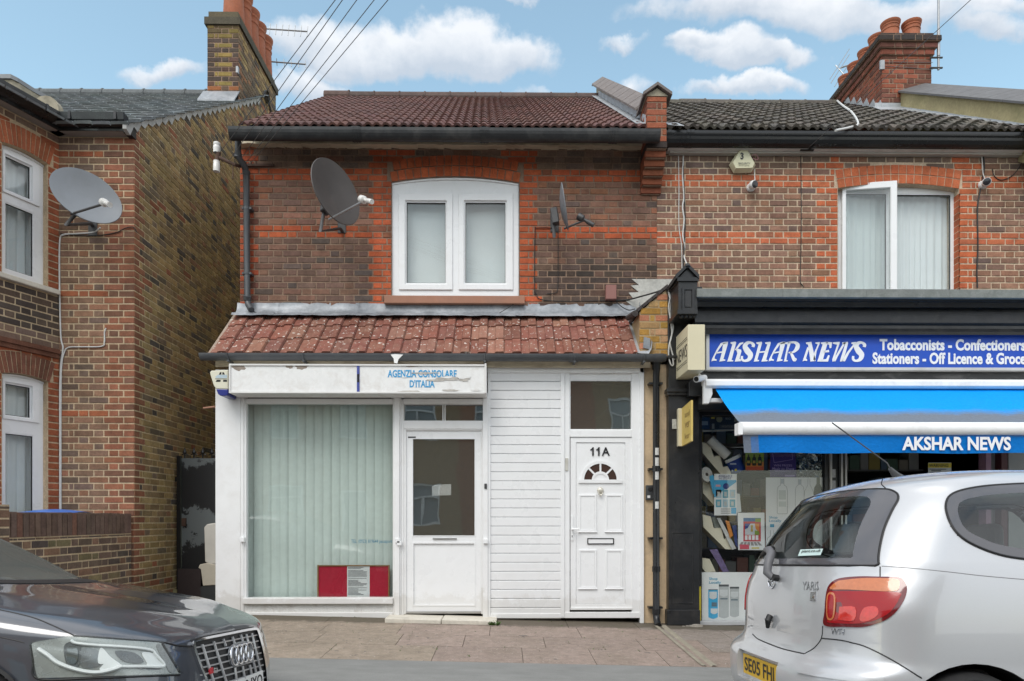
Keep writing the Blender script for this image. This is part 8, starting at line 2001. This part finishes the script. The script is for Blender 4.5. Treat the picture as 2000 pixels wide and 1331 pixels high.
def refine1(row, n):
    out = []
    for i in range(len(row)-1):
        a = row[i-1] if i else tuple(2*x-y for x, y in zip(row[0], row[1])); d = row[i+2] if i+2 < len(row) else tuple(2*x-y for x, y in zip(row[-1], row[-2]))
        for k in range(n): out.append(crm(a, row[i], row[i+1], d, k/n))
    return out + [row[-1]]
def refine2(grid_, n, m_): 
    rows_ = [refine1(r, n) for r in grid_]; cols = [refine1([r[i] for r in rows_], m_) for i in range(len(rows_[0]))]
    return [[cols[i][j] for i in range(len(cols))] for j in range(len(cols[0]))]
FG = refine2(CT, 8, 8)
for j, row in enumerate(FG):      # soft bonnet crease running from the grille corners to the screen pillars
    for i in range(len(row)):
        t = i/8; e = math.exp(-((t-1.75)/.28)**2)*.011*sm(.06, .35, j/len(FG)); x, y, z = row[i]
        if t < 3.2: row[i] = (x, y, z+e)
def side_rows(xs, fz):      # lower body behind the bonnet
    out = []
    for x, sh, w in xs: out.append([(x, w-.065, sh), (x, w-.017, sh-.12), (x, w, sh-.27), (x, w, .45), (x, w-.01, .3), (x, w-.045, .18)])
    return out
ab_ = MB()
ab_.grid([[aL2W(x, -y, z) for x, y, z in r] for r in FG]); ab_.grid([[aL2W(x, y, z) for x, y, z in r] for r in FG], flip=True)
SR = refine2(side_rows([(1.24,.87,.885),(1.7,.90,.885),(2.4,.93,.885),(3.1,.945,.88),(3.7,.94,.86),(4.05,.92,.80),(4.2,.90,.70)], 0), 6, 6)
ab_.grid([[aL2W(x, -y, z) for x, y, z in r] for r in SR]); ab_.grid([[aL2W(x, y, z) for x, y, z in r] for r in SR], flip=True)
ab_.grid([[aL2W(4.2+.06*math.sin(math.pi*j/8), (-.70+1.4*i/12), .18+.72*j/8) for i in range(13)] for j in range(9)])
ab_.add([aL2W(x, v, .18) for x, v in ((.2,-.8),(4.2,-.7),(4.2,.7),(.2,.8))], [(0,1,2,3)])
glev = [(.86,1.10,4.18,.81,.45,3),(.93,1.13,4.12,.795,.5,3),(.97,1.20,4.05,.78,.5,3),(1.05,1.34,3.98,.75,.5,3),(1.15,1.52,3.88,.70,.5,3),(1.25,1.73,3.74,.65,.5,3),(1.33,1.94,3.55,.60,.5,2.8),(1.375,2.18,3.35,.53,.5,2.6),(1.40,2.38,3.1,.42,.4,2.5),(1.412,2.6,2.95,.24,.3,2.3)]
gm = closed_loft([planslice(l, aL2W, 18, 20, 14) for l in refine(glev, 4)]); ab_.merge(gm)
A_b = Body(ab_, aL2W, aW2L); apx = lambda p, off=0.0: A_b.px(p, off)
afront = lambda p, off=0.0: A_b.rear(p, off, -2.0); aside = lambda p, off=0.0: A_b.side(p, off)
NAVY_P = carpaint('dark_navy_paint', (.014,.016,.024), .2, .3, .1, dust=((.13,.142,.165), .50), cior=1.75)  # grey-blue dust layer, also stands in for sky sheen on the bonnet
WSo = cspline([(-.70,.965),(-.66,1.08),(-.58,1.24),(-.53,1.325),(-.3,1.345),(0,1.35),(.3,1.345),(.53,1.325),(.58,1.24),(.66,1.08),(.70,.965),(.4,.945),(0,.94),(-.4,.945)], 5); WSi = scale_poly(WSo, .018)
wsg = A_b.patch(WSi, afront, .003, skirt=0); wsb = A_b.band(WSo, WSi, afront, .004)
SWo = cspline([(1.62,.975),(1.80,1.10),(2.02,1.26),(2.2,1.315),(2.8,1.325),(3.25,1.29),(3.5,1.16),(3.55,.985),(2.6,.965)], 5)
swg = A_b.mirror(A_b.patch(SWo, aside, .004, skirt=.006)); 
HLpx = [(61,1262),(66,1256),(90,1251),(139,1244.5),(200,1248),(260,1252.5),(315,1257),(330,1282),(348,1312),(347,1317),(280,1319),(180,1322),(78,1324),(73,1322),(66,1290)]
HL = ospline(HLpx + [HLpx[0]], 4)[:-1]
hl_back = A_b.patch(HL, apx, .002, skirt=.006)
def apatch(pts, off, n=3, skirt=.004, closed=True): return A_b.patch(cspline(pts, n) if closed else pts, apx, off, skirt=skirt)
HLG = pbr('headlamp_bowl', (.40,.42,.41), .25, .15, 12, metal=.35); HLW = pbr('headlamp_white', (.78,.80,.80), .25); HLD = pbr('headlamp_dark', (.16,.17,.175), .25, .2, 20, metal=.4)
hs = [(apatch([(126,1262),(140,1254),(156,1258),(160,1280),(154,1302),(138,1304),(128,1290)], .005), HLD), (apatch([(132,1268),(141,1262),(151,1266),(154,1281),(150,1295),(140,1297),(133,1288)], .009), pbr('projector', (.26,.28,.28), .06, metal=.6)), (apatch([(158,1268),(190,1270),(198,1290),(192,1302),(170,1306),(158,1300)], .005), pbr('headlamp_mid', (.25,.265,.27), .2, .2, 20, metal=.4)), (apatch([(194,1272),(200,1266),(216,1284),(238,1302),(216,1312),(194,1308),(206,1298),(192,1296)], .007), HLW), (apatch([(225,1272),(262,1276),(280,1294),(255,1296),(235,1288)], .006), HLD), (apatch([(276,1276),(300,1278),(318,1302),(285,1303),(286,1296)], .006), HLW), (apatch([(305,1264),(314,1262),(344,1312),(330,1313),(322,1298)], .004), pbr('reflex', (.28,.29,.29), .3, .3, 90))]
b = MB(); A_b.line([(76,1268),(95,1280),(115,1295),(150,1308),(185,1314),(215,1310),(238,1302)], apx, .0085, .009, mb=b); A_b.line([(140,1252),(152,1257),(190,1261),(240,1264),(290,1270),(302,1280),(318,1302),(280,1303),(238,1303)], apx, .0065, .009, mb=b); hl_strip = b
hl_lens = A_b.patch(HL, apx, .018, skirt=.02)
A_b2 = A_b
grille_px = [(372,1257),(376,1252),(400,1246),(440,1238),(480,1230),(494,1228),(500,1231),(504,1243),(511,1268),(517,1300),(520,1335),(520,1365),(470,1378),(428,1388),(412,1372),(398,1335),(384,1300),(374,1272)]
GR = ospline(grille_px + [grille_px[0]], 3)[:-1]
g_back = A_b.patch(GR, apx, .003, skirt=0)
GI = scale_poly(GR, 4.0)
g_frame = A_b.band(GR, GI, apx, .018, skirt=.022)
b = MB()
def gi(px, py): return apx((px, py), .010)
for (x0p, y0p, x1p, y1p) in ((391,1260,424,1368),(413,1254,444,1352),(432,1249.5,437,1263),(450,1245,454,1258),(466,1241,470,1253),(477,1240,502,1336),(488,1238,508,1322),(455,1305,458,1330),(470,1302,474,1326),(484,1300,488,1322)):
    pts = [gi(x0p+(x1p-x0p)*k/8, y0p+(y1p-y0p)*k/8) for k in range(9)]; b.tube([p[0] for p in pts if p], .0075, 6)
for k in range(9):
    yl, yr = 1268+13.2*k, 1242.5+11.6*k; xl, xr = 377+3.7*k, 500+2.4*k; pts = [gi(xl+(xr-xl)*t/14, yl+(yr-yl)*t/14) for t in range(15)]; pts = [p[0] for p in pts if p]
    for p, q in zip(pts, pts[1:]):
        nn_ = Vector((.02, 0, .002)); b.prism([p, q, q-nn_, p-nn_], (0, 0, .007))
g_bars = b
b = MB(); rc = [apx((449.5+12.6*k, 1284.5-3.4*k), .0)[0] for k in range(4)]; rad = .050; fx = Vector((1, 0, .12)).normalized()
fy = Vector((0, 1, -.078)); fy = (fy - fx*fy.dot(fx)).normalized(); fz_ = fx.cross(fy)
rcen = apx((467, 1278.5), .016)[0]
for k in range(4):
    c = rcen + fy*(-.1005+.067*k); b.tube([c + fy*rad*math.cos(a) + fz_*rad*math.sin(a) for a in [2*math.pi*i/32 for i in range(33)]], .0075, 10)
g_ring = b
b = MB(); c0, c1 = rcen-fy*.15-fx*.013, rcen+fy*.15-fx*.013; vv = []
for i in range(28):
    a = 2*math.pi*i/28; vv.append(rcen - fx*.016 + fy*(.118*math.copysign(abs(math.cos(a))**.6, math.cos(a))*1.30) + fz_*.066*math.copysign(abs(math.sin(a))**.8, math.sin(a)))
b.prism(vv, fx*.009); g_boss = b
badge_b = A_b.patch([(404,1306),(410,1304.5),(411,1316),(405,1318)], apx, .017, rings=(1, .5), skirt=.01)
# number plate of the dark car
pc = apx((484, 1322), .0); 
apn = aL2W(-.012, .0, .375); MA2 = plateM(apn, (aL2W(0, 1, 0)-aL2W(0, 0, 0)), (aL2W(.10, 0, 1)-aL2W(0, 0, 0)).normalized())
# cut body under windscreen
def aho(x, v, z): return x < 2.2 and abs(v) < .68 and z > .9 and x > 1.1 and inside((v, z), WSi)
def arch_hole(x, v, z): return abs(v) > .6 and z < .66 and ((x-.87)**2+(z-.30)**2 < .345**2 or (x-3.45)**2+(z-.30)**2 < .345**2)
A_b.drop(lambda x, v, z: aho(x, v, z) or arch_hole(x, v, z))
part('body', A_b.mb, NAVY_P, au, smooth=True, ang=42, weld=False)
ws = part('windscreen', wsg, glassmat('screen_glass', (.84, .88, .85), .03, rough=.06, fk=.25, haze=.17), au, smooth=True, ang=180); part('window_border', wsb, RUBBER, ws, smooth=True); parts('side_window', swg, CERAM, au, smooth=True, ang=60)
b = MB(); A_c = Body(A_b.mb, aL2W, aW2L)
h = part('headlight', hl_back, HLG, au, smooth=True, ang=60)
for m_, mt in hs: part('reflector', m_, mt, h, smooth=True, ang=60)
part('light_strip', hl_strip, HLW, h, smooth=True); part('lens', hl_lens, glassmat('lamp_lens', (.90,.92,.91), .04), h, smooth=True, ang=70)
gq2 = MB(); q = A_b.mirror(hl_back); nV, nF = len(hl_back.V), len(hl_back.F); gq2.V = q.V[nV:]; gq2.F = [tuple(k-nV for k in f) for f in q.F[nF:]]; gq2.M = q.M[nF:]; gq2.C = q.C[nF:]; part('headlight', gq2, HLG, au, smooth=True, ang=60)
gp = part('grille', g_back, RUBBER, au); part('chrome_frame', g_frame, CHROME, gp, smooth=True, ang=60); part('grille_bars', g_bars, pbr('grille_grey', (.52,.53,.54), .3, metal=.5), gp); part('emblem_boss', g_boss, pbr('boss_grey', (.30,.31,.32), .35, metal=.5), gp, bevel=.004)
part('ring_emblem', g_ring, CHROME, gp, smooth=True); part('red_badge', badge_b, REDI, gp); 
bb2 = text_fit('S3', 0, 1, 0, 1, 0, bold=.03, depth=0); cb = [apx(p, .018)[0] for p in ((411.5,1317),(419,1315.5),(418.5,1305),(410.8,1306))]
bb2.V = [tuple(cb[0].lerp(cb[1], v[0]).lerp(cb[3].lerp(cb[2], v[0]), v[2])) for v in bb2.V]; part('badge_lettering', bb2, CHROME, gp)
b = MB(); b.box(-.26, .26, -.008, .004, -.0555, .0555); np2 = part('number_plate', b.xform(MA2), pbr('white_plate', (.74,.74,.72), .35), au); part('plate_lettering', text_fit('8 JYO', -.02, .24, -.040, .040, -.0095, bold=.012, depth=.001, M=MA2), INK, np2)
b = MB(); A_b2.line([(-20,1187),(0,1191.5),(62,1206),(107,1224),(144,1241.5)], apx, .003, .0, mb=b); A_b2.line([(144,1242.5),(200,1246),(260,1250.5),(316,1255),(345,1261),(371,1263)], apx, .0042, .001, mb=b); A_b2.line([(372,1252),(400,1243.5),(440,1235.5),(480,1227.5),(495,1225)], apx, .0035, .0, mb=b); A_b2.line([(0,1245),(25,1250),(48,1256)], apx, .0022, .0, mb=b); A_b2.line([(316,1257),(332,1284),(350,1314)], apx, .006, .002, mb=b); A_b2.line([(60,1260),(65,1290),(75,1326),(180,1325),(350,1319)], apx, .0045, .001, mb=b); part('panel_gap', b, RUBBER, au)
b = MB(); 
for s in (-1, 1):
    c = aL2W(1.78, s*.93, .99); b.lathe([(0, -.06), (.05, -.055), (.085, -.02), (.09, .03), (.07, .06), (0, .065)], c, (1, 0, 0), 18); b.tube([c, aL2W(1.72, s*.80, .955)], .022, 8)
part('wing_mirror', b, pbr('mirror_silver', (.5,.51,.53), .25, metal=.6, coat=1), au, smooth=True)
for x in (.87, 3.45):
    for s in (-1, 1):
        wheel(au, aL2W, x, s*.78, .31, .315, s, .21); b = MB(); ax = (aL2W(0,1,0)-aL2W(0,0,0))*s; c = aL2W(x, 0, .30); b.lathe([(.36, .886), (.345, .89), (.345, .56), (.0, .55)], c, ax, 36); part('wheel_arch_liner', b, RUBBER, au)
b = MB()
def lb2(x0_, x1_, v0_, v1_, z0_, z1_, mb):
    v = [aL2W(x, v_, z) for z in (z0_, z1_) for x, v_ in ((x0_, v0_), (x1_, v0_), (x1_, v1_), (x0_, v1_))]; mb.add(v, [(0,3,2,1),(4,5,6,7),(0,1,5,4),(1,2,6,5),(2,3,7,6),(3,0,4,7)])
lb2(1.3, 4.0, -.68, .68, .48, .52, b); lb2(1.28, 1.75, -.70, .70, .78, .90, b); part('cabin_floor', b, INTER, au)
for v in (-.36, .36):
    b = MB(); lb2(2.5, 2.64, v-.24, v+.24, .5, 1.08, b); lb2(2.53, 2.62, v-.12, v+.12, 1.12, 1.29, b); part('seat', b, SEAT, au, bevel=.04, seg=3)
b = MB(); b.tube([aL2W(1.95+.05*math.sin(a), -.36+.18*math.cos(a), .93+.17*math.sin(a)) for a in [2*math.pi*i/24 for i in range(25)]], .014, 8); part('steering_wheel', b, INTER, au, smooth=True)
# =================================================================== THE OTHER SIDE OF THE STREET (seen in the reflections)
def opp_house(x0, x1, label, pal, yF=-9.2):
    r = root('terraced_house', label, 'house', ((x0+x1)/2, yF-3, 0), 'terraced houses across the street'); Wd = x1-x0; H = 6.4
    holes = [(.7, 2.0, 1.0, 2.5), (.9, 2.0, 4.1, 5.6), (Wd-1.5, Wd-.6, .12, 2.3), (Wd-1.5, Wd-.5, 4.1, 5.6)]
    O = (x1, yF, 0); b = MB(); rg = random.Random(int(abs(x0*7)))
    slabwall(b, O, (-1,0,0), (0,1,0), Wd, H, .25, holes=holes, m=0)
    part('wall', b, pal, r)
    for i, h in enumerate(holes):
        xa, xb = x1-h[1], x1-h[0]
        b = MB(); b.ring((xa, xb, h[2], h[3]), (xa+.07, xb-.07, h[2]+.07, h[3]-.07), yF-.10, yF-.03)
        if i != 2: b.box(xa+.07, xb-.07, yF-.09, yF-.04, h[3]-.5, h[3]-.44); b.box((xa+xb)/2-.03, (xa+xb)/2+.03, yF-.09, yF-.041, h[2]+.07, h[3]-.5)
        w = part('door' if i == 2 else 'window', b, WHITE, r)
        b = MB(); b.box(xa+.05, xb-.05, yF-.12, yF-.11, h[2]+.05, h[3]-.05); part('panel' if i == 2 else 'pane', b, pbr('opp_door', (.05,.08,.12), .3) if i == 2 else pbr('opp_pane', (.30,.34,.37), .15), w)
    b = MB(); b.prism([(x0-.02, yF+.3, H), (x0-.02, yF-3.2, H+2.3), (x0-.02, yF-6.5, H)], (Wd+.04, 0, 0)); part('roof', b, SLATE, r)
    b = MB(); b.box(x0, x1, yF+.03, yF+.2, H-.12, H+.02); part('gutter', b, IRON, r)
    b = MB(); b.box(x0+.02, x0+.25, yF-6.2, yF-.251, 0, H-.01); b.box(x1-.25, x1-.02, yF-6.2, yF-.251, 0, H-.01); part('flank_wall', b, pal, r)
OB1 = pbr('opposite_brick', (.42,.20,.12), .9, .3, 9, 40); OB2 = pbr('opposite_stock_brick', (.42,.29,.17), .9, .3, 9, 40)
for i, (a, c, lab, pl_) in enumerate([(-11.2, -6.4, 'red brick terraced house far left across the street, out of the picture', OB1), (-6.4, -1.6, 'stock brick terraced house left across the street, out of the picture', OB2), (-1.6, 3.2, 'red brick terraced house straight across the street, seen only in reflections', OB1), (3.2, 8.0, 'stock brick terraced house right across the street, out of the picture', OB2)]): opp_house(a, c, lab, pl_)
m = MB(); ground_sheet(m, -9, 9, -9.2, -8.12, lambda x, y: .09, 2, 2); struct('opposite_footway', m, TARM)
m = MB(); m.box(-9, 9, -8.12, -8.0, -.1, .088); struct('opposite_kerb', m, GRAN)
